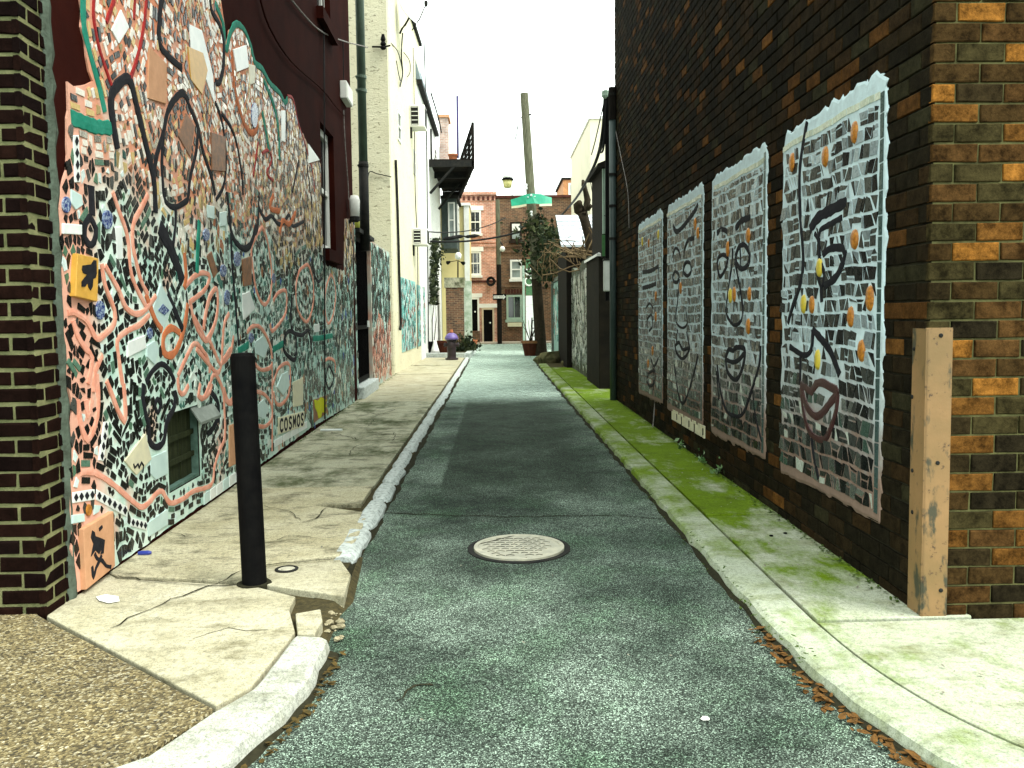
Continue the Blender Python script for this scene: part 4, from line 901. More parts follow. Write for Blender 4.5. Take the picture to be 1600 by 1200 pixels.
for p in [z2_((690, 0), (730, 120), (770, 230), (790, 330), (800, 480), (830, 580), (880, 680), (900, 720)), z2_((910, 20), (860, 120), (820, 200), (815, 320), (840, 450), (870, 560), (910, 640)), z2_((620, 450), (640, 580), (670, 660), (700, 740), (700, 820), (650, 880), (590, 920), (560, 870), (520, 800), (440, 750), (408, 755)),
          z2_((640, 460), (680, 530), (730, 620), (770, 720), (830, 762), (880, 750), (930, 690), (960, 650)), z2_((440, 800), (470, 900), (520, 980), (562, 1040), (535, 1200)), z2_((625, 1020), (582, 1120), (570, 1250)), z2_((920, 770), (860, 830), (780, 870), (720, 930), (730, 1050), (752, 1200)),
          z2_((1150, 590), (1200, 530), (1260, 505), (1300, 530), (1270, 610), (1200, 670), (1170, 690)), z2_((1180, 700), (1200, 800), (1240, 890), (1285, 930), (1330, 830), (1350, 720), (1345, 610), (1310, 640), (1280, 740), (1262, 860)), z2_((1100, 1150), (1150, 1040), (1200, 950), (1240, 970), (1290, 1050), (1300, 1130)),
          z2_((1420, 760), (1390, 830), (1380, 950), (1370, 1080), (1330, 1000), (1300, 930)), z2_((1370, 1080), (1430, 1010), (1450, 900)),
          z3_((490, 552), (560, 550), (640, 590), (720, 650), (800, 720), (870, 770), (920, 740), (960, 690), (1000, 670), (1030, 720), (1060, 745), (1130, 720), (1200, 670), (1310, 630), (1330, 520), (1360, 420), (1395, 330), (1392, 150), (1385, 20)), z3_((470, 100), (490, 250), (530, 350), (580, 260), (600, 120), (590, -60)), z3_((520, 100), (535, 200), (560, 100)), z3_((650, -20), (690, 80), (715, 150), (762, 235), (770, 170), (758, 0)),
          z3_((1100, -40), (1105, 40), (1135, 62), (1165, 10)), z3_((1310, 0), (1300, 50), (1258, 88), (1230, 70), (1240, 0)), z3_((1390, 30), (1420, 110), (1462, 70)),
          z5_((430, 220), (385, 290), (362, 370), (375, 500), (390, 600), (420, 680), (452, 702), (482, 640), (490, 500), (462, 300), (430, 220)), z5_((700, 460), (662, 500), (642, 600), (650, 720), (690, 800), (722, 800), (750, 700), (750, 560), (722, 462), (700, 460)), z5_((860, 515), (832, 600), (825, 720), (842, 820), (872, 780), (892, 650), (880, 550), (860, 515)),
          z5_((500, 680), (530, 632), (580, 622), (578, 750), (540, 820), (490, 870), (480, 820)), z5_((335, 875), (370, 840), (412, 842), (450, 890), (480, 960), (492, 1040)), z6_((380, 70), (420, 110), (470, 105), (492, 80)), z6_((500, 200), (530, 110), (580, 70), (606, 100), (600, 250), (560, 322), (520, 322), (502, 250)), z6_((392, 245), (450, 270), (490, 340), (490, 420), (450, 465), (402, 462)),
          z6_((492, 60), (494, 300), (492, 620)), z6_((20, 270), (60, 290), (100, 200), (130, 140), (170, 200), (200, 300), (240, 320), (270, 250)), z5_((0, 780), (50, 870), (80, 920), (140, 800), (150, 680), (140, 600), (90, 680), (60, 850)), z6_((15, -20), (80, 60), (150, 130), (180, 60), (230, -20)), z6_((820, 60), (850, 40), (885, 60), (890, 130))]: A_('pink', .036, p)
for p in [z4_((240, 320), (250, 500), (280, 660), (320, 780), (360, 832), (392, 812), (402, 770)), z2_((1140, 380), (1152, 520), (1140, 600)), z2_((1162, 700), (1140, 850), (1100, 970), (1060, 1022), (1012, 1000), (1012, 900), (1060, 850), (1112, 880)), z2_((900, 640), (920, 700), (960, 800), (1000, 860)), z5_((640, 130), (600, 200), (560, 180), (540, 260)), z5_((500, 20), (480, 100), (540, 120))]: A_('orange', .05, p)
for p in [z2_((1235, 180), (1225, 350), (1220, 510)), z5_((280, 995), (345, 955)), z5_((500, 985), (562, 948)), z5_((750, 915), (800, 912), (872, 898)), z4_((430, 700), (450, 800), (475, 950)), z4_((440, 500), (500, 650), (530, 800), (540, 1000))]: A_('teal', .06, p)
outl = [(103, 262), (103, 132), (143, 131), (132, 90), (124, 40), (123, -60), (332, -60), (350, 40), (351, 78), (357, 48), (367, 36), (381, 46), (392, 75), (397, 98), (408, 108), (421, 130), (436, 146), (444, 158), (451, 150), (459, 160), (465, 192), (480, 228), (500, 256), (501, 330), (504, 413), (537, 424), (538, 342), (550, 344), (553, 629), (485, 668), (426, 711), (300, 798), (165, 894), (118, 926), (108, 860), (106, 760), (110, 640), (98, 580), (96, 480), (90, 300)]
OUT = [LW.px(u, v) for u, v in outl]
# grout bed: top colour salmon, below mint white, both real mortar colours
m_, nt, b = newmat('coloured_grout')
se = N(nt, 'ShaderNodeSeparateXYZ'); nt.links.new(pos(nt), se.inputs[0])
ma = N(nt, 'ShaderNodeMath', operation='MULTIPLY_ADD'); nt.links.new(noise(nt, 1.4, 4, 0.6), ma.inputs[0]); ma.inputs[1].default_value = 1.6; nt.links.new(se.outputs[2], ma.inputs[2])
mr = N(nt, 'ShaderNodeMapRange'); nt.links.new(ma.outputs[0], mr.inputs[0]); mr.inputs[1].default_value = 2.75; mr.inputs[2].default_value = 3.15
mr2 = N(nt, 'ShaderNodeMapRange'); nt.links.new(se.outputs[1], mr2.inputs[0]); mr2.inputs[1].default_value = 4.62; mr2.inputs[2].default_value = 4.40
mint = ramp(nt, noise(nt, 3.5, 5, 0.65), [(0.35, (0.66, 0.76, 0.69)), (0.5, (0.56, 0.70, 0.62)), (0.68, (0.34, 0.54, 0.46))])
salm = ramp(nt, noise(nt, 4, 5, 0.65), [(0.35, (0.62, 0.21, 0.10)), (0.55, (0.60, 0.27, 0.17)), (0.7, (0.66, 0.44, 0.35))])
c = mix(nt, mr.outputs[0], mint, salm)
c = mix(nt, mr2.outputs[0], c, (0.64, 0.33, 0.24))
pat = ramp(nt, noise(nt, 1.9, 4, 0.6), [(0.56, 0.0), (0.64, 0.7)]); c = mix(nt, pat, c, (0.60, 0.31, 0.22))
mr3 = N(nt, 'ShaderNodeMapRange'); nt.links.new(se.outputs[1], mr3.inputs[0]); mr3.inputs[1].default_value = 7.0; mr3.inputs[2].default_value = 11.0; mr3.inputs[4].default_value = 0.5
c = mix(nt, mr3.outputs[0], c, (0.15, 0.27, 0.22))
nt.links.new(c, b.inputs['Base Color']); b.inputs['Roughness'].default_value = 0.9; bump(nt, b, noise(nt, 55, 5), 0.5, 0.008)
MT['grout_l'] = m_
# ragged outline
rn = random.Random(31); q = []
for i in range(len(OUT)):
    a, c_ = Vector(OUT[i]), Vector(OUT[(i + 1) % len(OUT)]); n = max(1, int((c_ - a).length / 0.06))
    for j in range(n):
        p = a.lerp(c_, j / n); k = 0.006 if p.y < 0.6 else 0.014
        q.append((p.x + rn.uniform(-k, k), max(0.0, p.y + rn.uniform(-k, k))))
# split the bed around the hatch: build as triangulated polygon with hole by cells
HX = (ga - .004, gb + .004, gz0 - .004, gz1 + .004)
m = MB()
from mathutils.geometry import tessellate_polygon
hole = [(HX[0], HX[2]), (HX[0], HX[3]), (HX[1], HX[3]), (HX[1], HX[2])]
pl = [[Vector((a, z, 0)) for a, z in q], [Vector((a, z, 0)) for a, z in hole]]
tr = tessellate_polygon(pl); flat = q + hole; nq = len(q)
m.add([LW.pt(a, z, 0.010) for a, z in flat], [list(t) for t in tr])
m.add([LW.pt(a, z, 0.010) for a, z in q] + [LW.pt(a, z, -0.001) for a, z in q], [[i, (i + 1) % nq, nq + (i + 1) % nq, nq + i] for i in range(nq)])
m.build('grout_bed', MT['grout_l'], mu)
BD = {'teal': 'teal_bead', 'red': 'red_bead', 'black': 'black_bead', 'pink': 'pink_bead', 'orange': 'orange_bead'}
sites = []; keepf = []; centre = {}
def cput(x, y, r):
    centre.setdefault((int(x // .1), int(y // .1)), []).append((x, y, r))
def cnear(x, y, pad):
    gx, gy = int(x // .1), int(y // .1)
    for a in range(gx - 1, gx + 2):
        for b_ in range(gy - 1, gy + 2):
            for X, Y, r in centre.get((a, b_), ()):
                if (X - x) ** 2 + (Y - y) ** 2 < (r + pad) ** 2: return True
    return False
rows = []; rows2 = []; SL = []
for i, (mt, wd, pts) in enumerate(ST):
    # lines further along the wall are drawn with broader strokes, as in the picture
    L_ = smoothline([Vector(LW.px(u, v)) for u, v in pts], 0.03)
    s_ = sum(p.x for p in L_) / len(L_); wd = wd * (1 + 0.03 * max(0, s_ - 1))
    hgt = {'black': .006, 'pink': .007, 'orange': .007, 'teal': .006, 'red': .006}[mt] + 0.0005 * (i % 7)
    m = MB(); stroke(m, LW, L_, wd, 0.010, hgt); m.build({'black': 'black_line', 'pink': 'pink_line', 'orange': 'orange_line', 'teal': 'teal_line', 'red': 'red_line'}[mt], MT[BD[mt]], mu)
    for p in L_: cput(p.x, p.y, wd * .5)
    SL.append((mt, wd, L_))
    # rows of tiles that follow the line
    D = max(.042, wd + .006); acc = 0
    for j in range(1, len(L_)):
        sg = L_[j] - L_[j - 1]; l = sg.length
        if l < 1e-5: continue
        acc += l
        if acc > 0.03:
            t = sg.normalized(); nn = Vector((-t.y, t.x)); sites.append((L_[j].x, L_[j].y)); keepf.append(False)
            acc2 = rn.random()
            acc = 0
            rows.append((L_[j] + nn * D, D)); rows.append((L_[j] - nn * D, D)); rows2.append((L_[j] + nn * (D + .05), D)); rows2.append((L_[j] - nn * (D + .05), D))
# plaques: special big pieces
PL = []
def plaque(px, mat, th=0.02, pad=True, name='plaque'):
    P_ = [LW.px(u, v) for u, v in px]; th = th if th > .025 else th * .45; m = MB(); m.fprism(LW, P_, 0.006, 0.010 + th); o = m.build(name, MT[mat], mu, bevel=0.003)
    PL.append(P_)
    cx, cy = sum(p[0] for p in P_) / len(P_), sum(p[1] for p in P_) / len(P_)
    return o
def figure(px, par, mat='black_bead', d=0.0312, name='figure'):
    d = d if d > .035 else .010 + (d - .0112) * .45 + .0015
    P_ = [LW.px(u, v) for u, v in px]; m = MB(); m.fprism(LW, P_, d - .003, d + .002); return m.build(name, MT[mat], par)
def line_on(px, par, wd, d=.03, mat='black_bead', name='brush_line'):
    d = d if d > .035 else .010 + (d - .0112) * .45 + .001
    m = MB(); stroke(m, LW, smoothline([Vector(LW.px(u, v)) for u, v in px], .02), wd, d, .004); return m.build(name, MT[mat], par)
zy = lambda *p: [(80 + x / 10, 380 + y / 10) for x, y in p]
o = plaque(zy((290, 160), (625, 240), (605, 915), (255, 830)), 'plaque_yellow', .03)
figure(zy((360, 350), (500, 330), (540, 265), (580, 270), (585, 470), (570, 540), (530, 560), (520, 680), (490, 740), (455, 690), (440, 620), (400, 680), (345, 680), (345, 600), (400, 530), (430, 490), (370, 470), (350, 410)), o, d=.041)
zp = lambda *p: [(100 + x / 10, 780 + y / 10) for x, y in p]
o = plaque(zp((185, 470), (665, 190), (690, 1050), (230, 1420)), 'plaque_pink', .028)
figure(zp((320, 490), (360, 520), (370, 580), (430, 600), (480, 620), (520, 640), (500, 850), (450, 860), (490, 740), (430, 860), (370, 800), (300, 900), (340, 700), (300, 600)), o, d=.039)
line_on(zp((360, 850), (400, 930), (480, 960), (540, 1040), (620, 1060)), o, .022, .038); line_on(zp((470, 880), (440, 960), (380, 1080), (340, 1230), (320, 1050)), o, .022, .038); line_on(zp((430, 480), (480, 430)), o, .02, .038)
o = plaque(z3_((760, 480), (890, 310), (930, 470), (835, 570)), 'plaque_cream', .02)
line_on(z3_((812, 500), (820, 525), (840, 500), (848, 525), (862, 490), (875, 510), (870, 555)), o, .012, .031)
o = plaque(z2_((990, 570), (1065, 720), (1000, 860), (935, 740)), 'plaque_mint', .016); figure(z2_((970, 740), (1000, 700), (1040, 740), (1010, 770)), o, 'plaque_blue', .0275)
for p, mt in [(z2_((425, -20), (490, 20), (500, 80), (455, 112), (425, 70)), 'plaque_mint'), (z2_((372, 195), (490, 205), (490, 268), (372, 262)), 'plaque_white'), (z2_((705, 220), (745, 215), (752, 420), (715, 420)), 'plaque_white'), (z2_((780, 940), (890, 895), (898, 975), (780, 1035)), 'plaque_white'),
              (z2_((900, 960), (950, 930), (975, 990), (950, 1080), (900, 1030)), 'plaque_mint'), (z3_((925, 460), (1030, 415), (1035, 560), (960, 600), (925, 560)), 'plaque_mint'), (z3_((905, 870), (1030, 780), (1035, 880), (915, 955)), 'plaque_mint'), (z3_((430, 820), (505, 810), (508, 860), (430, 875)), 'plaque_mint'),
              (z3_((570, 755), (615, 760), (600, 800), (570, 820)), 'plaque_mint'), (z1_((680, 190), (740, 60), (790, 170), (725, 275)), 'plaque_white'), (z1_((915, 290), (1025, 400), (1022, 650), (905, 615)), 'plaque_pink'), (z1_((1170, 150), (1250, 190), (1320, 470), (1330, 650), (1255, 440), (1180, 300)), 'plaque_white'),
              (z1_((1160, 290), (1255, 330), (1285, 440), (1250, 590), (1180, 500)), 'plaque_yellow'), (z1_((1305, 825), (1395, 855), (1395, 1072), (1310, 1065)), 'plaque_brown'), (z1_((1100, 850), (1150, 705), (1205, 790), (1175, 980)), 'plaque_brown'), (z5_((300, 640), (350, 620), (385, 730), (310, 800)), 'plaque_white'),
              (z5_((80, 80), (125, 90), (125, 170), (85, 160)), 'plaque_mint'), (z5_((160, 130), (205, 120), (205, 210), (165, 215)), 'plaque_mint'), (z5_((380, 940), (430, 900), (470, 960), (440, 1040), (390, 1010)), 'plaque_mint'), (z6_((520, 220), (550, 140), (590, 120), (600, 210), (560, 270)), 'plaque_mint'), (z6_((400, 330), (440, 290), (470, 360), (440, 420), (400, 400)), 'plaque_mint'),
              (z6_((620, 190), (685, 160), (685, 330), (625, 345)), 'plaque_cream'), (z6_((220, 460), (275, 440), (280, 690), (220, 720)), 'plaque_pink'), (z4_((245, 310), (330, 280), (345, 420), (270, 450)), 'plaque_white'), (z4_((345, 400), (385, 410), (380, 520), (350, 530)), 'plaque_cream'), (z4_((720, 900), (790, 1000), (720, 1020)), 'plaque_white'), (z4_((548, 690), (575, 690), (575, 890), (552, 880)), 'plaque_white'), (z5_((755, 830), (788, 822), (788, 872), (757, 878)), 'plaque_white'), (z5_((300, 420), (360, 400), (360, 580), (310, 590)), 'plaque_brown'), (z5_((80, 400), (110, 370), (150, 500), (125, 540)), 'plaque_brown')]:
    plaque(p, mt, .014 + .004 * (len(PL) % 3))
# blue glazed ovals
for (u, v), (ra, rb_) in [((163.5, 343.5), (8, 15)), ((99, 320), (6.5, 13)), ((152, 485), (7, 15)), ((230.5, 521), (4, 9)), ((395, 180), (5, 20)), ((319, 367), (5, 10)), ((346, 423), (4.5, 10)), ((352, 465), (4, 12)), ((368, 405), (5, 12)), ((425, 435), (3, 8)), ((390, 528), (3.5, 8)), ((134, 797), (4.5, 9.5))]:
    P_ = [(u + ra * math.cos(g * math.pi / 8), v + rb_ * math.sin(g * math.pi / 8)) for g in range(16)]; plaque(P_, 'plaque_blue' if v < 790 else 'amber', .022, name='glazed_oval')
# white strips with black diamonds
def diamonds(line, wpx, n, dn):
    for i in range(len(line) - 1):
        (a, b_), (c_, d_) = line[i], line[i + 1]; nx, ny = -(d_ - b_), (c_ - a); l = math.hypot(nx, ny); nx, ny = nx / l * wpx / 2, ny / l * wpx / 2
        if abs(c_ - a) > abs(d_ - b_): nx, ny = 0, wpx / 2
        o = plaque([(a - nx, b_ - ny), (c_ - nx, d_ - ny), (c_ + nx, d_ + ny), (a + nx, b_ + ny)], 'plaque_white', .012, name='diamond_strip')
        k = dn[i]
        for j in range(k):
            t = (j + .5) / k; x, y = a + (c_ - a) * t, b_ + (d_ - b_) * t
            if abs(c_ - a) > abs(d_ - b_): q_ = [(x, y - wpx * .36), (x + abs(c_ - a) / k * .38, y), (x, y + wpx * .36), (x - abs(c_ - a) / k * .38, y)]
            else: q_ = [(x, y - abs(d_ - b_) / k * .4), (x + wpx * .3, y), (x, y + abs(d_ - b_) / k * .4), (x - wpx * .3, y)]
            figure(q_, o, 'black_bead', .0232, 'black_diamond')
diamonds(z3_((438, 712), (575, 690)), 17, 0, [4]); diamonds(z3_((585, 690), (780, 800)), 17, 0, [6]); diamonds(z3_((802, 862), (905, 888)), 14, 0, [4]); diamonds(z1_((458, 845), (468, 1140)), 9, 0, [4]); diamonds(z3_((650, 235), (615, 480)), 8, 0, [4])
# lettered plate
zc_ = lambda *p: [(400 + x / 13.333, 600 + y / 13.333) for x, y in p]
o = plaque(zc_((425, 705), (975, 565), (975, 880), (430, 1055)), 'plaque_cream', .02, name='lettered_plate')
C0 = [Vector(LW.px(*p)) for p in zc_((425, 705), (975, 565), (975, 880), (430, 1055))]
def pmap(x, y): return C0[3].lerp(C0[2], x).lerp(C0[0].lerp(C0[1], x), y)
def glyphs(txt, mapf, fr, d, mat, par, wd):
    G = {'C': [[(.95, .85), (.6, 1), (.2, .8), (.1, .5), (.2, .2), (.6, 0), (.95, .15)]], 'O': [[(.5, 1), (.12, .75), (.12, .25), (.5, 0), (.88, .25), (.88, .75), (.5, 1)]], 'S': [[(.9, .88), (.5, 1), (.12, .8), (.3, .56), (.75, .42), (.88, .18), (.5, 0), (.1, .12)]], 'M': [[(.08, 0), (.15, 1)], [(.15, 1), (.5, .3)], [(.5, .3), (.85, 1)], [(.85, 1), (.93, 0)]]}
    n = len(txt)
    for i, ch in enumerate(txt):
        for pts in G[ch]:
            L_ = [mapf((i + .12 + .76 * x) / n * .96 + .02, .14 + .72 * y) for x, y in pts]
            m = MB(); stroke(m, fr, smoothline(L_, .02), wd, d, .004); m.build('letter', mat, par)
glyphs('COSMOS', pmap, LW, .0192, MT['black_bead'], o, .030)
for k in range(4):
    a = k / 4; u0, v0 = 427 + 52 * a, 696 - 31 * a; u1, v1 = 427 + 52 * (a + .23), 696 - 31 * (a + .23); plaque([(u0, v0 - 8), (u1, v1 - 8), (u1, v1 + 3), (u0, v0 + 3)], 'plaque_white', .012)
for k in range(6): a, b_ = (316 + k * 10, 788 - k * 7.0), (325 + k * 10, 781.5 - k * 7.0); plaque([(a[0], a[1] - 16), (b_[0], b_[1] - 16), (b_[0], b_[1] + 1), (a[0], a[1] + 1)], 'plaque_white' if k % 3 else 'plaque_mint', .014)
o = plaque(zc_((1165, 330), (1450, 235), (1455, 600), (1180, 815)), 'plaque_brown', .016)
figure(zc_((1180, 320), (1260, 350), (1330, 270), (1370, 300), (1450, 330), (1400, 400), (1455, 460), (1400, 500), (1430, 600), (1340, 590), (1330, 690), (1270, 720), (1250, 600), (1200, 500)), o, 'lime', .0275, 'paint_splash')
def inplaque(x, y, pad=0.0):
    for P_ in PL:
        if inside(P_, x, y): return True
    return x > HX[0] - .03 and x < HX[1] + .03 and y > HX[2] - .03 and y < HX[3] + .03
PL.append([(HX[0], HX[2]), (HX[1], HX[2]), (HX[1], HX[3]), (HX[0], HX[3])])
for P_ in PL:   # dropped sites inside the plaques so that cells stop at their edges
    xs_ = [p[0] for p in P_]; ys_ = [p[1] for p in P_]; st_ = .035
    x = min(xs_)
    while x <= max(xs_):
        y = min(ys_)
        while y <= max(ys_):
            if inside(P_, x, y): sites.append((x, y)); keepf.append(False); cput(x, y, .02)
            y += st_
        x += st_
# tile seeds: rows along the lines first, then an irregular fill
tg = {}
def tput(x, y): tg.setdefault((int(x // .12), int(y // .12)), []).append((x, y))
def tnear(x, y, r):
    gx, gy = int(x // .12), int(y // .12)
    for a in range(gx - 1, gx + 2):
        for b_ in range(gy - 1, gy + 2):
            for X, Y in tg.get((a, b_), ()):
                if (X - x) ** 2 + ((Y - y) * SQ) ** 2 < r * r: return True
    return False
SQ = 0.6
def rad(s_): return 0.034 + 0.0035 * max(0, s_ - 1)
rn = random.Random(99)
QT = []      # cut tiles set in bands that follow the lines
qg = {}
def qnear(x, y, r):
    gx, gy = int(x // .08), int(y // .08)
    for a in range(gx - 1, gx + 2):
        for b_ in range(gy - 1, gy + 2):
            for X, Y in qg.get((a, b_), ()):
                if (X - x) ** 2 + (Y - y) ** 2 < r * r: return True
    return False
def palette(cx, cy):
    r = rn.random()
    if cy > 2.05 + .25 * math.sin(cx * 2.1):
        return [((.56, .40, .16), 0.), ((.68, .64, .56), 0.), ((.008, .0075, .007), 0.), ((.012, .011, .010), 0.), ((.70, .67, .60), .0), ((.42, .38, .32), .85)][int(r * 6)]
    if cx < 1.75: return ((.006, .006, .0055), 0.) if r < .85 else ((.08, .16, .11), 0.)
    return [((.006, .008, .007), 0.), ((.008, .012, .010), 0.), ((.40, .56, .51), 0.), ((.05, .15, .12), .1), ((.30, .38, .35), .85), ((.60, .66, .60), 0.)][int(r * 6)]
for band in range(4):
    for mt, wd, L_ in SL:
        sx = sum(p.x for p in L_) / len(L_); tw = .032 + .003 * max(0, sx - 1.5)
        cum = [0]
        for j in range(1, len(L_)): cum.append(cum[-1] + (L_[j] - L_[j - 1]).length)
        def at_len(d):
            j = 1
            while j < len(cum) - 1 and cum[j] < d: j += 1
            f = 0 if cum[j] == cum[j - 1] else (d - cum[j - 1]) / (cum[j] - cum[j - 1]); q0 = L_[j - 1].lerp(L_[j], max(0, min(1, f)))
            a, b_ = L_[max(0, j - 2)], L_[min(len(L_) - 1, j + 1)]; t = (b_ - a); t = t.normalized() if t.length > 1e-6 else Vector((1, 0)); return q0, Vector((-t.y, t.x))
        for sd in (-1, 1):
            pal = palette(sx, sum(p.y for p in L_) / len(L_)); d = rn.uniform(0, .03)
            o0 = wd / 2 + .009 + band * (tw + .009); o1 = o0 + tw
            while d < cum[-1] - .03:
                l = rn.uniform(.045, .095) * (1 + .04 * max(0, sx - 1.5)); (p0, n0), (p1, n1) = at_len(d), at_len(min(cum[-1], d + l)); d += l + .010
                P_ = [p0 + n0 * sd * o0, p1 + n1 * sd * o0, p1 + n1 * sd * o1, p0 + n0 * sd * o1]; P_ = [(q.x + rn.uniform(-.003, .003), q.y + rn.uniform(-.003, .003)) for q in P_]
                cx, cy = sum(q[0] for q in P_) / 4, sum(q[1] for q in P_) / 4
                if cy < .03 or not inside(OUT, cx, cy): continue
                if any(cnear(q[0], q[1], .002) or inplaque(*q) or not inside(OUT, *q) for q in P_ + [(cx, cy)]): continue
                m1 = ((P_[0][0] + P_[3][0]) / 2, (P_[0][1] + P_[3][1]) / 2); m2 = ((P_[1][0] + P_[2][0]) / 2, (P_[1][1] + P_[2][1]) / 2)
                if qnear(cx, cy, tw + .002) or qnear(*m1, tw * .7) or qnear(*m2, tw * .7): continue
                if area2(P_) < 6e-4: continue
                for f in (.0, .5, 1.): 
                    x, y = m1[0] + (m2[0] - m1[0]) * (.12 + .76 * f), m1[1] + (m2[1] - m1[1]) * (.12 + .76 * f)
                    qg.setdefault((int(x // .08), int(y // .08)), []).append((x, y)); sites.append((x, y)); keepf.append(False); cput(x, y, tw * .35)
                QT.append((P_, pal if rn.random() < .8 else palette(cx, cy)))
print('banded tiles', len(QT))
XS = [p[0] for p in OUT]; YS = [p[1] for p in OUT]; bx = (min(XS) - .1, max(XS) + .1, 0 - .1, min(max(YS), 5.0) + .1)
for k in range(42000):
    x = bx[0] + (bx[1] - bx[0]) * rn.random(); y = bx[2] + (bx[3] - bx[2]) * rn.random()
    r = rad(x) * rn.uniform(.8, 1.25)
    if tnear(x, y, r): continue
    ins = inside(OUT, x, y)
    if ins and (inplaque(x, y) or cnear(x, y, .016)): continue
    tput(x, y); sites.append((x, y)); keepf.append(ins)
cells = [(i, [(p[0], p[1] / SQ) for p in P_]) for i, P_ in voronoi([(a, b_ * SQ) for a, b_ in sites], [i for i, k in enumerate(keepf) if k], 0.010, 0.16)]
cells = [(i, quadify(P_, rn.choice([4, 4, 4, 4, 4, 5]))) for i, P_ in cells]
fin = []
for i, P_ in cells:
    cx, cy = sum(p[0] for p in P_) / len(P_), sum(p[1] for p in P_) / len(P_)
    if area2(P_) < 2.2e-4 or min(p[1] for p in P_) < 0.003: continue
    bad = sum(1 for p in P_ if not inside(OUT, *p))
    if bad > 1: continue
    y_ = cx + 3.9; r = rn.random()
    if True:
        kk = (.88 if cx < 4 else .94) if cy > 1.9 else .97; P_ = [(cx + (p[0] - cx) * kk, cy + (p[1] - cy) * kk) for p in P_]
    if cy > 2.05 + .25 * math.sin(cx * 2.1):                      # upper part: creams, tans, mirrors, some black
        if cx < 1.9 and cy > 2.75 and rn.random() < .45: c_, mi = (0.66, 0.64, 0.60), 0.0
        elif r < .24: q_ = rn.uniform(.25, .58); c_, mi = (q_, q_ * .74, q_ * .30), 0.0
        elif r < .42: c_, mi = (0.66, 0.62, 0.54), 0.0
        elif r < .52: q_ = rn.uniform(.25, .5); c_, mi = (q_, q_ * .95, q_ * .85), 0.85
        elif r < .88: c_, mi = (0.007, 0.0065, 0.006), 0.0
        else: c_, mi = rn.choice([(0.28, 0.09, 0.03), (0.02, 0.07, 0.06), (0.25, 0.17, 0.06)]), 0.0
    elif cx < 1.75:                                              # near lower part: black and grey glass in pale mortar
        if r < .74: q_ = rn.uniform(.004, .013); c_, mi = (q_ * 1.05, q_, q_ * .9), 0.0
        elif r < .86: q_ = rn.uniform(.03, .07); c_, mi = (q_, q_ * 1.03, q_ * .92), 0.15
        elif r < .92: c_, mi = (0.07, 0.15, 0.09), 0.0
        else: c_, mi = (0.55, 0.66, 0.64), 0.0
    else:
        if r < .46: q_ = rn.uniform(.005, .02); c_, mi = (q_, q_ * 1.2, q_ * 1.1), 0.1
        elif r < .62: q_ = rn.uniform(.25, .5); c_, mi = (q_ * .8, q_, q_ * .92), 0.85
        elif r < .76: c_, mi = (0.05, 0.15, 0.12), 0.1
        elif r < .93: c_, mi = (0.34, 0.52, 0.47), 0.0
        else: c_, mi = rn.choice([(0.30, 0.13, 0.06), (0.03, 0.08, 0.30), (0.6, 0.6, 0.5)]), 0.0
    fin.append((area2(P_) / max(.5, y_) ** 3.2, P_, c_, mi, cx, cy))
for P_, (c_, mi) in QT:
    cx, cy = sum(q[0] for q in P_) / 4, sum(q[1] for q in P_) / 4; fin.append((1.5 * area2(P_) / max(.5, cx + 3.9) ** 3.2, P_, c_, mi, cx, cy))
fin.sort(key=lambda t: -t[0]); rest = MB(); ni_ = 0
for i, (_, P_, c_, mi, cx, cy) in enumerate(fin):
    tx, tz = rn.uniform(-.04, .04), rn.uniform(-.035, .045); n = len(P_)
    vs = [LW.pt(p[0], p[1], .006) for p in P_] + [LW.pt(p[0], p[1], .0145 + tx * (p[0] - cx) + tz * (p[1] - cy)) for p in P_]
    fs = [list(range(n, 2 * n))] + [[j, (j + 1) % n, n + (j + 1) % n, n + j] for j in range(n)]
    u, v = proj(LW.pt(cx, cy, 0)); one = ni_ < 300 and -20 < u < 1600 and -20 < v < 1200
    t_ = MB() if one else rest; t_.add(vs, fs, col=c_, mir=mi)
    if one: t_.build('tile', MT['tile'], mu); ni_ += 1
tag(rest.build('small_tiles', MT['tile'], mu), kind='stuff')
print('mural tiles', len(fin))
# ================================================================ LEFT SIDE, further along
# downspout, wires and fittings on the maroon building
def wire(name, pts, r, mat, label=None, cat='wire', sag=0.0, n=14, par=None, group=None):
    P = [Vector(p) for p in pts]
    if len(P) == 2 and sag:
        P = [P[0].lerp(P[1], i / n) - Vector((0, 0, sag * 4 * (i / n) * (1 - i / n))) for i in range(n + 1)]
    elif len(P) > 2:
        out = []
        for i in range(len(P) - 1):
            a, b, c, d = P[max(i - 1, 0)], P[i], P[i + 1], P[min(i + 2, len(P) - 1)]
            for j in range(5):
                t = j / 5; out.append(0.5 * ((2 * b) + (c - a) * t + (2 * a - 5 * b + 4 * c - d) * t * t + (3 * b - a - 3 * c + d) * t ** 3))
        P = out + [P[-1]]
    m = MB(); m.tube(P, r, 5); o = m.build(name, mat, par)
    if label: tag(o, label, cat, group)
    return o
lwp = lambda u, v, d=0.03: LW.pt(*LW.px(u, v), d)
MT['cable'] = M('black_cable', (0.012, 0.012, 0.012), (0.02, 0.02, 0.02), 10, 0.6, 0.1); MT['cable_pale'] = M('pale_cable', (0.30, 0.29, 0.27), (0.12, 0.10, 0.09), 30, 0.6, 0.1)
sD = LW.px(560, 280)[0]
ds = thing('downspout', 'green metal downspout at the end of the maroon wall', 'downspout', LW.pt(sD, 2.6, .1))
zs = LW.px(560, 258)[1]; zb_ = LW.px(560, 345)[1]
m = MB(); m.tube([LW.pt(sD, zs, .09), LW.pt(sD, 11, .09)], .075, 14); m.build('pipe', MT['pipe_green'], ds, smooth=True)
m = MB(); m.tube([LW.pt(sD, zb_ - .5, .09), LW.pt(sD, zs + .05, .09)], .083, 14); m.build('lower_pipe', MT['dark_iron'], ds, smooth=True)
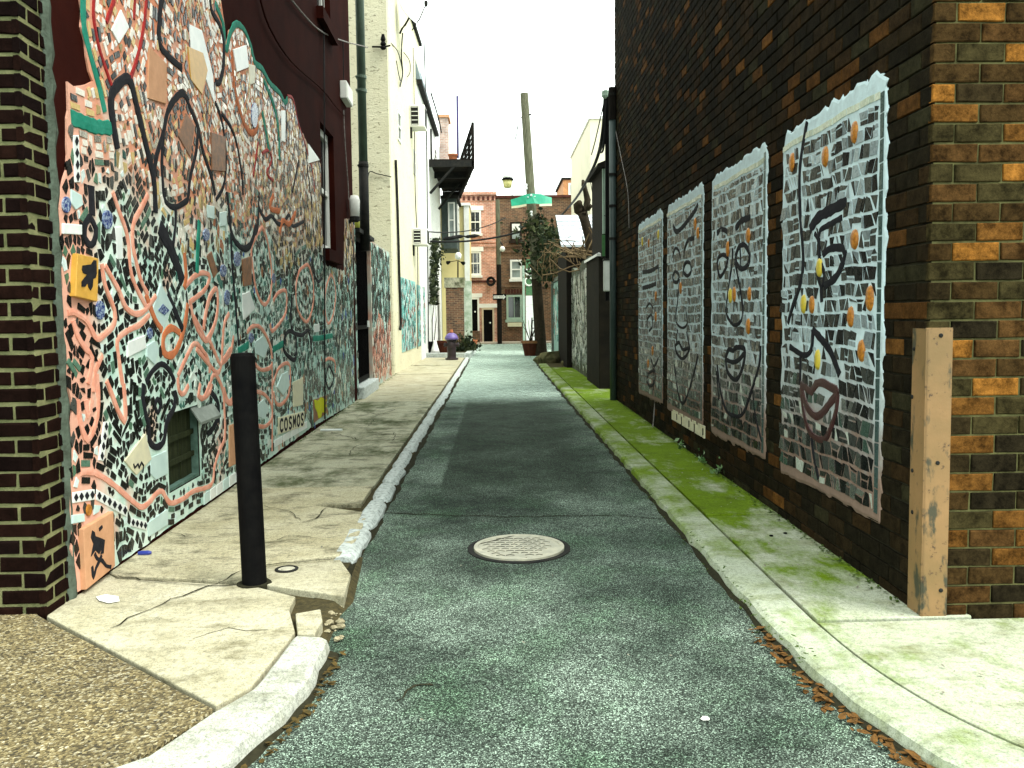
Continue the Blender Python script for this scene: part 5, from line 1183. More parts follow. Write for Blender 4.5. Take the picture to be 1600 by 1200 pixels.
for v in (130, 150, 5, 262):
    z = LW.px(560, v)[1]; m = MB(); m.tube([LW.pt(sD, z, .09), LW.pt(sD, z + .05, .09)], .09, 14); m.fbox(LW, sD - .1, sD + .1, z + .01, z + .03, 0, .09); m.build('bracket', MT['pipe_green'] if v != 262 else MT['dark_iron'], ds)
wire('wall_cable', [lwp(445, -8), lwp(475, 28), lwp(500, 50), lwp(533, 64), lwp(556, 74, .2)], .010, MT['cable_pale'], 'pale cable sagging across the upper maroon wall', 'cable')
wire('wall_cable', [lwp(400, -8), lwp(415, 40), lwp(450, 95), lwp(500, 140), lwp(520, 165), lwp(536, 182)], .009, MT['maroon'], 'dark painted cable sloping down the maroon wall', 'cable')
wire('wall_conduit', [lwp(501, -8), lwp(503, 100), lwp(503.5, 400), lwp(504, 655)], .010, MT['cable'], 'thin black vertical conduit beside the window of the maroon wall', 'conduit')
wire('wall_cable', [lwp(533, 64), lwp(534, 130)], .009, MT['cable'], 'short black wire above the white junction box', 'cable')
wire('wall_cable', [lwp(534, 172), lwp(536, 220), lwp(541, 290), lwp(542, 312)], .008, MT['cable_pale'], 'brown wire down to the white lamp', 'cable')
def boxthing(name, fr, u0, u1, v0, v1, d, mat, label, cat, lid=True):
    a, zt = fr.px(u0, v0); b, zb = fr.px(u1, v1); t = thing(name, label, cat, fr.pt((a + b) / 2, zb, 0))
    z1 = fr.px((u0 + u1) / 2, v0)[1]; z0 = fr.px((u0 + u1) / 2, v1)[1]
    m = MB(); m.fbox(fr, a, b, z0, z1, 0.0, d); m.build('case', mat, t, bevel=.01)
    m = MB(); m.fbox(fr, a + .02, b - .02, z0 + .02, z1 - .02, d, d + .008); m.build('cover', mat, t)
    return t
boxthing('junction_box', LW, 531, 541, 134, 160, .1, MT['white_paint'], 'small white junction box on the maroon wall', 'junction box')
lt = thing('wall_lamp', 'small white bulkhead lamp at the corner above the mural', 'lamp', lwp(543, 335))
a, z = LW.px(543, 323); m = MB(); m.lathe([(.04, -.17), (.075, -.15), (.085, .1), (.06, .17)], LW.pt(a, z, .11), 12); m.build('globe', MT['white_paint'], lt, smooth=True)
m = MB(); m.lathe([(.05, -.24), (.08, -.22), (.08, -.155), (.05, -.15)], LW.pt(a, z, .11), 12); m.fbox(LW, a - .03, a + .03, z - .26, z - .2, 0, .05); m.build('holder', MT['dark_iron'], lt)

# ---------------- garden wall with gate between the buildings
s0, s1 = SEND + 0.05, LW.px(612, 580)[0]; gA, gB = LW.px(558, 480)[0], LW.px(580, 480)[0]; zg = LW.px(568, 372)[1]; zw = LW.px(598, 388)[1]
gw = thing('garden_wall', 'weathered mosaic garden wall beyond the iron gate', 'wall', LW.pt((gB + s1) / 2, 0, 0))
MT['grout_g'] = M('pink_and_mint_render', (0.34, 0.46, 0.40), (0.42, 0.22, 0.16), 1.6, 0.9, 0.5, 50)
m = MB(); m.fbox(LW, gB + .03, s1, -.1, zw, -.3, 0); m.build('wall_body', MT['grout_g'], gw)
m = MB(); m.fbox(LW, SEND + .002, gA - .03, -.1, zg + .12, -.3, -0.002); m.build('gate_pier', MT['grout_l'], gw)
def mosaicfill(par, fr, a0, a1, z0, z1, r0, seed, colf, nind=60, d=.004, sq=.7, gap=.02, name='tile'):
    rn = random.Random(seed); S_ = []; K = []
    g = {}
    for k in range(int((a1 - a0 + .2) * (z1 - z0 + .2) / (r0 * r0) * 9)):
        x, y = rn.uniform(a0 - .1, a1 + .1), rn.uniform(z0 - .1, z1 + .1); gx, gy = int(x // r0), int(y * sq // r0); ok = True
        for i in range(gx - 1, gx + 2):
            for j in range(gy - 1, gy + 2):
                for (X, Y) in g.get((i, j), ()):
                    if (X - x) ** 2 + ((Y - y) * sq) ** 2 < r0 * r0: ok = False; break
        if not ok: continue
        g.setdefault((gx, gy), []).append((x, y)); S_.append((x, y * sq)); K.append(a0 + r0 * .3 < x < a1 - r0 * .3 and z0 + r0 * .3 < y < z1 - r0 * .3)
    rest = MB(); ni = 0
    for i, P_ in voronoi(S_, [i for i, k in enumerate(K) if k], gap, r0 * 4):
        P_ = [(min(a1, max(a0, p[0])), min(z1, max(z0, p[1] / sq))) for p in P_]; cx, cy = sum(p[0] for p in P_) / len(P_), sum(p[1] for p in P_) / len(P_)
        if area2(P_) < r0 * r0 * .15: continue
        c, mi = colf(rn, cx, cy); n = len(P_); t1, t2 = rn.uniform(-.05, .05), rn.uniform(-.04, .06)
        vs = [fr.pt(p[0], p[1], d - .004) for p in P_] + [fr.pt(p[0], p[1], d + .006 + t1 * (p[0] - cx) + t2 * (p[1] - cy)) for p in P_]
        t = MB() if ni < nind else rest; t.add(vs, [list(range(n, 2 * n))] + [[j, (j + 1) % n, n + (j + 1) % n, n + j] for j in range(n)], col=c, mir=mi)
        if t is not rest: t.build(name, MT['tile'], par)
        ni += 1
    if rest.f: tag(rest.build('small_tiles', MT['tile'], par), kind='stuff')
def cgard(rn, x, z):
    r = rn.random()
    if z < 1.25 + .2 * math.sin(x * 3):
        return (rn.choice([(.34, .12, .08), (.45, .22, .16), (.05, .03, .025), (.45, .42, .36), (.22, .08, .05)]), 0.0)
    return (rn.choice([(.012, .016, .014), (.06, .13, .11), (.4, .55, .5), (.16, .28, .26), (.02, .025, .03)]), .5 if r < .3 else 0.0)
mosaicfill(gw, LW, gB + .06, s1 - .03, .05, zw - .03, .085, 41, cgard, 80)
mosaicfill(gw, LW, SEND + .02, gA - .05, .05, zg + .1, .075, 42, lambda rn, x, z: (rn.choice([(.012, .016, .014), (.06, .13, .11), (.4, .55, .5), (.16, .28, .26)]), .6 if rn.random() < .3 else 0.), 40, d=.003)
ig = thing('iron_gate', 'black iron gate in the mosaic garden wall', 'gate', LW.pt((gA + gB) / 2, 0, -.1))
zlo = .22
m = MB(); m.fbox(LW, gA, gA + .07, zlo, zg, -.14, -.06); m.fbox(LW, gB - .07, gB, zlo, zg, -.14, -.06); m.fbox(LW, gA + .07, gB - .07, zg - .08, zg, -.14, -.06); m.fbox(LW, gA + .07, gB - .07, zlo, zlo + .08, -.14, -.06); m.fbox(LW, gA + .07, gB - .07, 1.15, 1.22, -.14, -.06); m.build('frame', MT['black_metal'], ig)
for k in range(12):
    a = gA + .07 + (gB - gA - .14) * (k + .5) / 12; m = MB(); m.tube([LW.pt(a, zlo + .05, -.09), LW.pt(a, zg - .04, -.09)], .012, 6); m.build('bar', MT['black_metal'], ig)
m = MB(); m.fbox(LW, gA + .071, gB - .071, zlo + .081, zg - .081, -.135, -.12); m.build('backing_sheet', MT['dark_iron'], ig)
m = MB(); m.fbox(LW, gB - .16, gB - .08, 1.18, 1.3, -.06, -.03); m.build('lock', MT['plaque_white'], ig)
m = MB(); m.fbox(LW, gA - .1, gB + .1, -.02, .2, -.25, .10); tag(m.build('door_step', MT['granite'], bevel=.02), 'pale stone step under the iron gate', 'step')
m = MB(); m.fbox(LW, gA - .06, gB + .06, zg + .01, zg + .08, -.25, .08); tag(m.build('gate_lintel', MT['dark_iron']), 'dark flat cap over the iron gate', 'lintel')
for k, (u, hh, r_, mt, lb_) in enumerate([(557, .34, .05, M('dark_blue_glass', (.01, .02, .05), (.02, .04, .10), 8, .15, .1), 'dark blue bottle standing over the iron gate'), (566, .30, .075, M('olive_yellow_glaze', (.35, .36, .02), (.22, .25, .03), 9, .35, .2), 'yellow green jar standing over the iron gate'), (575, .55, .06, MT['black_metal'], 'tall black bottle standing over the iron gate')]):
    a = LW.px(u, 360)[0]; m = MB(); m.lathe([(r_ * .8, 0), (r_, .02), (r_, hh * .6), (r_ * .4, hh * .75), (r_ * .35, hh), (r_ * .3, hh)], LW.pt(a, zg + .08, -.08), 12); tag(m.build('bottle', mt, smooth=True), lb_, 'bottle', 'bottles over the gate')

# ---------------- pale yellow stucco building
def stucco(name, c1, c2, marks, sc=7):
    m, nt, b = newmat(name)
    c = ramp(nt, noise(nt, 1.2, 5, .6), [(.3, c1), (.7, c2)])
    mk = noise(nt, sc, 5, .62, mapvec(nt, (1.0, 1.0, 2.4)), 1.2)
    c = mix(nt, ramp(nt, mk, [(.585, 0.0), (.64, .85)]), c, marks)
    nt.links.new(c, b.inputs['Base Color']); b.inputs['Roughness'].default_value = .85; bump(nt, b, noise(nt, 9, 6, .7, mapvec(nt, (1, 1, 2)), 1.0), .7, .03); return m
MT['yellow_stucco'] = stucco('yellow_stucco', (.60, .57, .41), (.54, .50, .34), (.16, .14, .08)); MT['cream_stucco'] = stucco('cream_stucco', (.68, .64, .46), (.62, .58, .40), (.42, .38, .25)); MT['white_stucco'] = stucco('white_stucco', (.80, .80, .77), (.72, .73, .70), (.5, .5, .46), 4)
YB = 19.55; XY = -2.40
YW = Fr((XY, YB, 0), (0.013, 1, 0), (1, 0, 0)); YF = Fr((XY, YB, 0), (-1, 0, 0), (0, -1, 0))
yb = thing('yellow_building', 'tall pale yellow stucco house beyond the maroon building', 'building', (XY, YB, 0))
sE = YW.px(661, 400)[0]
m = MB(); m.fbox(YF, 0.0, 6, -.1, 10.2, -.25, 0); m.build('front_wall', MT['yellow_stucco'], yb)
m = MB(); m.fbox(YW, .252, sE, -.1, 9.9, -.25, 0); m.build('alley_wall', MT['cream_stucco'], yb)
m = MB(); m.fbox(YW, .0, sE + .1, 9.905, 10.0, -6, .08); m.build('roof', MT['dark_iron'], yb)
for (u0, u1, v0, v1) in [(620, 625, 175, 220), (645, 648, 235, 272)]:
    a, b_ = YW.px(u0, v0)[0], YW.px(u1, v0)[0]; zb2, zt2 = YW.px((u0 + u1) / 2, v1)[1], YW.px((u0 + u1) / 2, v0)[1]; sashwin(yb, YW, a, b_, zb2, zt2, .03, MT['white_paint'], MT['pane_pale'], .05, True)
ywp = lambda u, v, d=.05: YW.pt(*YW.px(u, v), d)
wire('wall_pipe', [ywp(615, 250), ywp(618, 330), ywp(621, 440), ywp(623, 500), ywp(622, 515)], .035, MT['dark_iron'], 'thin dark pipe down the corner of the yellow house', 'pipe')
wire('wall_cable', [ywp(645, 205), ywp(646, 300), ywp(650, 400), ywp(650, 545)], .014, MT['cable'], 'thin cable down the middle of the yellow alley wall', 'cable')
wire('wall_cable', [ywp(643, 75), ywp(645, 180)], .014, MT['cable_pale'], 'pale conduit above the upper air conditioner', 'cable')
wire('wall_pipe', [ywp(660, 60), ywp(664, 200), ywp(666, 400), ywp(667, 545)], .02, MT['cable'], 'dark seam pipe where the yellow house meets the white house', 'pipe')
def teal_c(rn, x, z): return (rn.choice([(.10, .36, .33), (.30, .58, .55), (.50, .66, .63), (.02, .06, .06), (.16, .45, .42), (.28, .09, .06), (.6, .66, .62)]), .4 if rn.random() < .2 else 0.)
for k, (u0, u1, v0, v1, lb_) in enumerate([(627, 649.5, 437, 547, 'nearer teal mosaic panel low on the yellow wall'), (651.5, 664, 447, 540, 'farther teal mosaic panel low on the yellow wall')]):
    a, b_ = YW.px(u0, 500)[0], YW.px(u1, 500)[0]; z0, z1 = YW.px((u0 + u1) / 2, (v1))[1], YW.px((u0 + u1) / 2, v0)[1]
    t = thing('teal_mosaic', lb_, 'mosaic', YW.pt((a + b_) / 2, z0, 0), 'teal mosaics on the yellow wall'); m = MB(); m.fbox(YW, a, b_, z0, z1, 0.002, .012); m.build('bed', M('teal_grout', (.32, .52, .48), (.2, .42, .4), 5), t)
    mosaicfill(t, YW, a, b_, z0, z1, .09, 50 + k, teal_c, 60, d=.013)
def aircon(u0, u1, v0, v1, lb_):
    a, b_ = YW.px(u0, v0)[0], YW.px(u1, v0)[0]; a2 = a; z0 = YW.px((u0 + u1) / 2, v1)[1]; z1 = YW.px((u0 + u1) / 2, v0)[1]; b_ = a + .62
    t = thing('air_conditioner', lb_, 'air conditioner', YW.pt((a + b_) / 2, z0, 0), 'window air conditioners on the yellow wall')
    m = MB(); m.fbox(YW, a, b_, z0, z1, 0, .42); m.build('case', MT['white_paint'], t, bevel=.015)
    f_ = Fr(YW.pt(a, 0, 0), YW.n, -YW.t)
    m = MB(); m.fbox(f_, .04, .24, z0 + .05, z1 - .05, 0.001, .012); g_ = m.build('side_grille', MT['dark_iron'], t)
    for j in range(5): z = z0 + .07 + (z1 - z0 - .14) * j / 4; m = MB(); m.fbox(f_, .05, .23, z - .012, z + .006, .012, .02); m.build('slat', MT['white_paint'], g_)
    m = MB(); m.fbox(YW, a + .06, b_ - .06, z0 + .06, z1 - .06, .42, .43); m.build('front_grille', MT['dark_iron'], t)
    m = MB(); m.fbox(YW, a + .05, a + .10, z0 - .3, z0 - .002, 0, .05); m.build('bracket', MT['dark_iron'], t)
aircon(640, 653, 178, 210, 'upper white air conditioner on the yellow wall'); aircon(644, 659, 363, 388, 'lower white air conditioner on the yellow wall')
# satellite dish
dp = at(643, 22, 21.5); dt = thing('satellite_dish', 'white satellite dish on a bracket high on the yellow wall', 'satellite dish', at(627, 48, 21.5)); ax = Vector((.62, -.45, .42)).normalized()
m = MB(); prof = [(.001, 0)] + [(r_ * .47, .10 * r_ * r_) for r_ in (.3, .55, .8, 1.0)]; m.lathe(prof, dp, 24, axis=ax, cap=False); m.lathe([(.001, -.012)] + [(r_ * .47, .10 * r_ * r_ - .012) for r_ in (.3, .55, .8, 1.0)], dp, 24, axis=ax, cap=False); m.build('dish', M('dish_grey_white', (.62, .64, .64), (.52, .54, .54), 3, .5, .05), dt, smooth=True)
m = MB(); m.tube([dp - ax * .02, dp - ax * .25 + Vector((0, 0, -.1)), at(628, 45, 21.5), at(625, 52, 21.4)], .025, 8); m.build('mast', MT['dark_iron'], dt)
m = MB(); m.tube([dp - Vector((0, 0, .4)), dp + ax * .3 + Vector((0, 0, -.32)), dp + ax * .55 + Vector((.0, 0, -.12))], .014, 6); m.lathe([(.03, 0), (.045, .05), (.045, .12), (.02, .14)], dp + ax * .55 + Vector((0, 0, -.18)), 10); m.build('feed_arm', MT['dark_iron'], dt)
yfp = lambda u, v, d=.04: YF.pt(*YF.px(u, v), d)
it = thing('insulator_bracket', 'dark insulator bracket with wires on the yellow house front', 'bracket', yfp(600, 75))
m = MB(); q = yfp(600, 80, .12); m.lathe([(.04, 0), (.07, .03), (.04, .08), (.07, .12), (.04, .18), (.06, .22), (.03, .34)], q, 10); m.build('insulator', MT['black_metal'], it); m = MB(); m.tube([yfp(582, 74), yfp(600, 76, .12), yfp(610, 72)], .02, 6); m.build('arm', MT['black_metal'], it)
wire('wall_cable', [yfp(600, 60, .1), ywp(618, 80), ywp(626, 115), ywp(622, 125), ywp(616, 95)], .012, MT['cable'], 'tangled cable below the satellite dish', 'cable')
wire('wall_cable', [ywp(626, 52), ywp(624, 85), ywp(626, 115), ywp(622, 135)], .018, MT['cable'], 'dark cable hanging under the satellite dish', 'cable')
wire('wall_cable', [ywp(628, 82), ywp(637, 95), ywp(638, 112), ywp(634, 120)], .012, MT['cable'], 'loop of cable on the yellow alley wall', 'cable')
wire('wall_cable', [yfp(575, 300), yfp(577, 270), yfp(590, 272), yfp(612, 277)], .012, MT['cable'], 'short wire across the yellow house front', 'cable')
# ================================================================ FAR LEFT, END OF THE ALLEY
WXP, WY0, WY1 = -2.29, 25.75, 36.0
WW = Fr((WXP, WY0, 0), (0, 1, 0), (1, 0, 0))
wb = thing('white_building', 'white painted house with a blue grey mansard roof behind the yellow house', 'building', (WXP, WY0, 0))
m = MB(); m.fbox(WW, 0, WY1 - WY0, -.1, 8.5, -.3, 0); m.build('alley_wall', MT['white_stucco'], wb)
m = MB(); m.add([WW.pt(-.05, 8.5, .12), WW.pt(7.6, 8.5, .12), WW.pt(7.6, 10.0, -.25), WW.pt(-.05, 10.0, -.25), WW.pt(-.05, 8.5, -4), WW.pt(7.6, 8.5, -4), WW.pt(7.6, 10, -4), WW.pt(-.05, 10, -4)], [(0, 1, 2, 3), (0, 3, 7, 4), (1, 5, 6, 2), (3, 2, 6, 7), (0, 4, 5, 1)]); m.build('mansard_roof', M('blue_grey_slate', (.20, .25, .27), (.15, .19, .21), 4, .6, .3, 20), wb)
m = MB(); m.fbox(WW, -.04, 7.6, 8.38, 8.5, .0, .16); m.build('gutter', MT['dark_iron'], wb)
m = MB(); f_ = Fr((WXP, WY1, 0), (-1, 0, 0), (0, 1, 0)); m.fbox(f_, 0, 4, -.1, 8.5, -.3, 0); m.build('rear_wall', MT['white_stucco'], wb)
wwp = lambda u, v, d=.03: WW.pt(*WW.px(u, v), d)
wire('wall_pipe', [wwp(672, 145), wwp(684, 185), wwp(690, 215)], .03, MT['cable'], 'black pipe sloping under the mansard roof', 'pipe')
for u0, u1, v0, v1 in [(678, 681, 228, 246)]:
    a, b_ = WW.px(u0, v0)[0], WW.px(u1, v0)[0]; sashwin(wb, WW, a, b_, WW.px(u0, v1)[1], WW.px(u0, v0)[1], .03, MT['white_paint'], MT['pane_pale'], .06)
# ivy on the white wall
def leaves(n, fn, smin, smax, seed):
    rn = random.Random(seed); m = MB()
    for i in range(n):
        p = fn(rn)
        if p is None: continue
        p = Vector(p); s_ = rn.uniform(smin, smax); a = Vector((rn.gauss(0, 1), rn.gauss(0, 1), rn.gauss(0, 1))).normalized(); b_ = a.orthogonal().normalized(); b_ = (b_ * math.cos(rn.random() * 6) + a.cross(b_) * math.sin(rn.random() * 6)); c_ = a.cross(b_)
        m.add([p - b_ * s_, p - c_ * s_ * .55 + a * s_ * .12, p + b_ * s_, p + c_ * s_ * .55 + a * s_ * .12], [(0, 1, 2, 3)], rnd=rn.random())
    return m
def leafmat(name, c1, c2, c3):
    m, nt, b = newmat(name); a = N(nt, 'ShaderNodeAttribute', attribute_name='rnd')
    nt.links.new(ramp(nt, a.outputs['Fac'], [(0, c1), (.5, c2), (1, c3)]), b.inputs['Base Color']); b.inputs['Roughness'].default_value = .6; b.inputs['Specular IOR Level'].default_value = .1; return m
MT['ivy'] = leafmat('ivy_leaves', (.008, .014, .006), (.018, .028, .010), (.045, .055, .02)); MT['ivy_dark'] = leafmat('ivy_dark', (.012, .018, .010), (.025, .035, .014), (.06, .07, .03)); MT['twig'] = M('dry_twig', (.20, .14, .075), (.10, .07, .04), 20, .9, .2)
iv = thing('wall_ivy', 'dark ivy climbing the white wall behind the yellow house', 'ivy', wwp(676, 540))
def ivf(rn):
    v = rn.uniform(372, 475); t = (v - 372) / 103; u = 669 + abs(rn.gauss(0, 1)) * (8 if t < .35 else 5 * (1.2 - t)) + rn.uniform(-1, 4)
    return wwp(min(u, 691), v, rn.uniform(.02, .22)) if rn.random() < 1.1 - .6 * t else None
m = leaves(900, ivf, .05, .12, 3); m.build('foliage', MT['ivy_dark'], iv)
m = MB(); m.tube([wwp(674, 540, .04), wwp(673, 500, .05), wwp(677, 470, .05), wwp(674, 430, .05), wwp(676, 390, .05)], .02, 5); m.tube([wwp(676, 540, .04), wwp(680, 500, .04), wwp(678, 470, .05)], .015, 5); m.build('stem', MT['bark'], iv)
# steel deck over the alley
ZD = 6.85; dk = thing('steel_deck', 'dark steel balcony deck with railing jutting from the white house', 'balcony', (-2.29, 30, ZD))
DQ = [(-2.28, 30.0), (-0.72, 30.0), (-1.50, 37.5), (-2.28, 37.5)]
for k in range(16):
    t0, t1 = k / 16, (k + .9) / 16
    l0, l1 = Vector(DQ[0]).lerp(Vector(DQ[3]), t0), Vector(DQ[0]).lerp(Vector(DQ[3]), t1); r0, r1 = Vector(DQ[1]).lerp(Vector(DQ[2]), t0), Vector(DQ[1]).lerp(Vector(DQ[2]), t1)
    m = MB(); m.hprism([l0, r0, r1, l1], ZD, ZD + .05); m.build('board', MT['wood_dark'], dk)
for k in range(4):
    t = k / 3; l, r_ = Vector(DQ[0]).lerp(Vector(DQ[3]), t), Vector(DQ[1]).lerp(Vector(DQ[2]), t); m = MB(); m.hprism([(l.x, l.y - .05), (r_.x, r_.y - .05), (r_.x, r_.y + .05), (l.x, l.y + .05)], ZD - .22, ZD - .002); m.build('joist', MT['dark_iron'], dk)
m = MB(); m.hprism([(-.79, 30), (-.70, 30), (-1.48, 37.5), (-1.57, 37.5)], ZD - .3, ZD - .001); m.build('edge_beam', MT['wood_dark'], dk)
m = MB(); m.tube([(-2.27, 30.0, ZD - 1.15), (-1.3, 30.0, ZD - .1)], .05, 6); m.build('brace', MT['dark_iron'], dk); m = MB(); m.tube([(-2.27, 34.5, ZD - 1.15), (-1.4, 34.5, ZD - .1)], .05, 6); m.build('brace', MT['dark_iron'], dk)
for k in range(5):
    t = k / 4; p = Vector(DQ[1]).lerp(Vector(DQ[2]), t); m = MB(); m.box(p.x - .05, p.x + .05, p.y - .05, p.y + .05, ZD - .3, ZD + 1.32); m.build('post', MT['wood_dark'], dk)
for zz in (.18, .36, .54, .72, .9, 1.1, 1.28):
    m = MB(); a, b_ = Vector((*DQ[1], ZD + zz)), Vector((*DQ[2], ZD + zz)); m.tube([a, b_], .045 if zz > 1.2 else .03, 6); m.build('rail', MT['wood_dark'], dk)
for x in (-2.2,):
    m = MB(); m.box(x - .03, x + .03, 29.97, 30.03, ZD, ZD + 1.1); m.build('post', MT['dark_iron'], dk)
m = MB(); m.tube([at(715.5, 247, 31), at(714.5, 150, 31)], .045, 8); tag(m.build('purple_pole', M('purple_paint', (.06, .045, .17), (.04, .03, .10), 5, .5, .1)), 'thin purple pole rising from the deck', 'pole')
p = at(708, 251, 31); 
def pot(c, r, h, mat, label, rim=True):
    t = thing('flower_pot', label, 'flower pot', c); m = MB(); m.lathe([(r * .7, 0), (r * .95, h * .8), (r * .8, h * .8), (r * .65, h * .3)], c, 16, cap=True); m.build('body', mat, t, smooth=False); m = MB(); m.lathe([(r * .93, h * .78), (r * 1.08, h * .8), (r * 1.08, h), (r * .95, h), (r * .9, h * .8)], c, 16, cap=False); m.build('rim', mat, t); m = MB(); m.lathe([(r * .93, h * .88), (.001, h * .9)], c, 16, cap=False); m.build('soil', MT['dirt'], t); return t
MT['terracotta'] = M('terracotta', (.42, .15, .07), (.34, .12, .06), 6, .8, .2, 40); MT['brown_pot'] = M('brown_clay', (.075, .022, .012), (.05, .016, .010), 6, .7, .2)
pot((p.x, p.y, ZD + .05), .17, .36, MT['terracotta'], 'orange terracotta pot on the steel deck')
# chimney and roof room behind the mansard
ch = thing('brick_chimney', 'pale brick chimney stack behind the deck', 'chimney', at(692, 240, 37)); a, b_ = at(686, 184, 37), at(700, 230, 37)
m = MB(); m.box(a.x, b_.x, 37, 38.2, 8.0, a.z); m.build('stack', facade('pale_chimney_brick', (.42, .25, .20), (.5, .34, .28), (.5, .46, .42)), ch); m = MB(); m.box(a.x - .08, b_.x + .08, 36.9, 38.3, a.z, a.z + .12); m.build('cap', MT['plaque_pink'], ch)
# bay under the deck
by = thing('bay_window', 'grey timber bay window under the steel deck', 'bay window', at(705, 390, 36.2)); A, B = at(692, 318, 36.2), at(714, 388, 36.2)
m = MB(); m.box(-2.28, B.x, 36.2, 39.0, B.z, A.z + .2); m.build('body', M('grey_green_boards', (.075, .095, .088), (.05, .065, .06), 5, .7, .2), by)
m = MB(); m.box(-2.29, B.x + .1, 36.1, 39.1, A.z + .2, A.z + .34); m.build('roof', MT['dark_iron'], by)
bf = Fr((B.x, 36.2, 0), (0, 1, 0), (1, 0, 0)); sashwin(by, bf, .3, 1.5, B.z + .5, A.z, .06, MT['white_paint'], MT['pane_pale'], .1, True)
bf2 = Fr((B.x, 36.2, 0), (-1, 0, 0), (0, -1, 0)); sashwin(by, bf2, .06, .36, B.z + .45, A.z + .05, .05, MT['white_paint'], MT['pane_pale'], .06, True, 0)
# yellow house frontal
a, b_ = at(690, 322, 39.3), at(736, 530, 39.3)
yh = thing('cream_house', 'narrow cream yellow house wall beside the pink brick house', 'building', (b_.x, 39.3, 0)); m = MB(); m.box(-6, b_.x, 39.3, 46, -.1, a.z); m.build('wall', M('cream_yellow_boards', (.66, .55, .27), (.60, .50, .24), 2, .8, .2), yh)
m = MB(); m.box(b_.x - .25, b_.x - .005, 39.2, 39.298, -.05, a.z); m.build('corner_board', MT['white_paint'], yh); m = MB(); m.box(-6, b_.x + .05, 39.15, 46, a.z, a.z + .12); m.build('coping', MT['white_paint'], yh)
# end houses
YE = 41.6
MT['brick_pink'] = facade('pink_brick_far', (.55, .24, .155), (.44, .165, .10), (.58, .42, .34)); MT['brick_brown'] = facade('brown_brick_far', (.17, .075, .035), (.055, .025, .014), (.19, .135, .08))
EF = Fr((0, YE, 0), (1, 0, 0), (0, -1, 0)); ep = lambda u, v: EF.px(u, v)
h1 = thing('pink_brick_house', 'three storey pink brick house with white windows at the end of the alley', 'building', EF.pt(ep(755, 535)[0], 0, 0))
x0, x1 = ep(700, 400)[0], ep(775, 400)[0]; zt = ep(755, 300)[1]; m = MB(); m.box(x0, x1, YE, YE + 5, -.1, zt); m.build('wall', MT['brick_pink'], h1)
m = MB(); m.box(x0, x1 + .06, YE - .12, YE + 5, zt - .14, zt); m.build('coping', MT['brick_pink'], h1)
MT['tar'] = M('dark_corbel', (.10, .035, .025), (.05, .02, .015), 6)
for k in range(10): x = x0 + (x1 - x0) * (k + .5) / 10; m = MB(); m.box(x - .06, x + .06, YE - .1, YE, zt - .42, zt - .22); m.build('corbel', MT['tar'], h1)
for v in (312, 378, 384, 440): z = ep(755, v)[1]; m = MB(); m.box(x0, x1, YE - .06, YE, z - .05, z + .06); m.build('string_course', MT['brick_pink'] if v != 440 else MT['tar'], h1)
def house_win(par, u0, u1, v0, v1, wm, gm, munt=0, head=True, fw=.09):
    a, zt_ = ep(u0, v0); b_, zb_ = ep(u1, v1); sashwin(par, EF, a, b_, zb_, zt_, .05, wm, gm, fw, True, munt, .12, wm)
    if head: m = MB(); m.fbox(EF, a - .12, b_ + .12, zt_ + .002, zt_ + .22, 0, .07); m.build('lintel', wm, par)
house_win(h1, 733, 752, 329, 365, MT['white_paint'], MT['pane_dark'], 1); house_win(h1, 733, 752, 393, 430, MT['white_paint'], MT['pane_dark'], 2)
def house_door(par, u0, u1, v0, v1, dm, fm, z0=0.0):
    a, zt_ = ep(u0, v0); b_, zb_ = ep(u1, v1); m = MB(); m.fbox(EF, a, b_, z0, zt_, 0.005, .06); d_ = m.build('door', dm, par)
    m = MB(); m.fbox(EF, a - .09, a - .003, z0, zt_ + .09, 0, .09); m.fbox(EF, b_ + .003, b_ + .09, z0, zt_ + .09, 0, .09); m.fbox(EF, a - .003, b_ + .003, zt_ + .003, zt_ + .09, 0, .089); m.build('door_frame', fm, d_)
    m = MB(); m.lathe([(.03, 0), (.045, .03), (.02, .06)], EF.pt(b_ - .12, z0 + .95, .06), 10, axis=(0, -1, 0)); m.build('handle', MT['plaque_white'], d_)
    m = MB(); m.fbox(EF, a - .25, b_ + .25, zt_ + .1, zt_ + .3, 0, .08); m.build('lintel', MT['white_paint'], par)
house_door(h1, 755.5, 770, 484, 533, MT['black_metal'], M('cream_trim', (.6, .5, .35), (.5, .42, .3), 4), .0)
house_door(h1, 736, 746.5, 468, 517, MT['black_metal'], MT['white_paint'], ep(740, 517)[1])
for k in range(3): m = MB(); a, b_ = ep(733, 520)[0], ep(750, 520)[0]; z = ep(740, 517)[1]; m.fbox(EF, a - .1, b_, -.05, z - .18 * k - .01, .03, .35 + .3 * k); m.build('step', MT['brick_brown'], h1)
h2 = thing('brown_brick_house', 'weathered brown brick house at the end of the alley', 'building', EF.pt(ep(815, 535)[0], 0, 0)); x2 = ep(905, 400)[0]; zt2 = ep(815, 309)[1]
m = MB(); m.box(x1 + .005, x2, YE + .05, YE + 6, -.1, zt2); m.build('wall', MT['brick_brown'], h2); m = MB(); m.box(x1 + .01, x2, YE - .05, YE + 6, zt2, zt2 + .12); m.build('coping', MT['tar'], h2)
MT['dark_frame'] = M('dark_window_frame', (.03, .02, .015), (.02, .014, .01), 5)
house_win(h2, 797, 815.5, 347, 376, MT['dark_frame'], MT['pane_pale'], 0, False); house_win(h2, 797, 815.5, 406, 436, MT['white_paint'], MT['pane_pale'], 0, False)
m = MB(); a, zt_ = ep(799, 349); b_, zb_ = ep(813.5, 362); m.fbox(EF, a, b_, zb_, zt_, .03, .045); m.build('blind', MT['white_paint'], h2)
MT['mint_frame'] = M('mint_frame', (.36, .46, .38), (.28, .38, .3), 5)
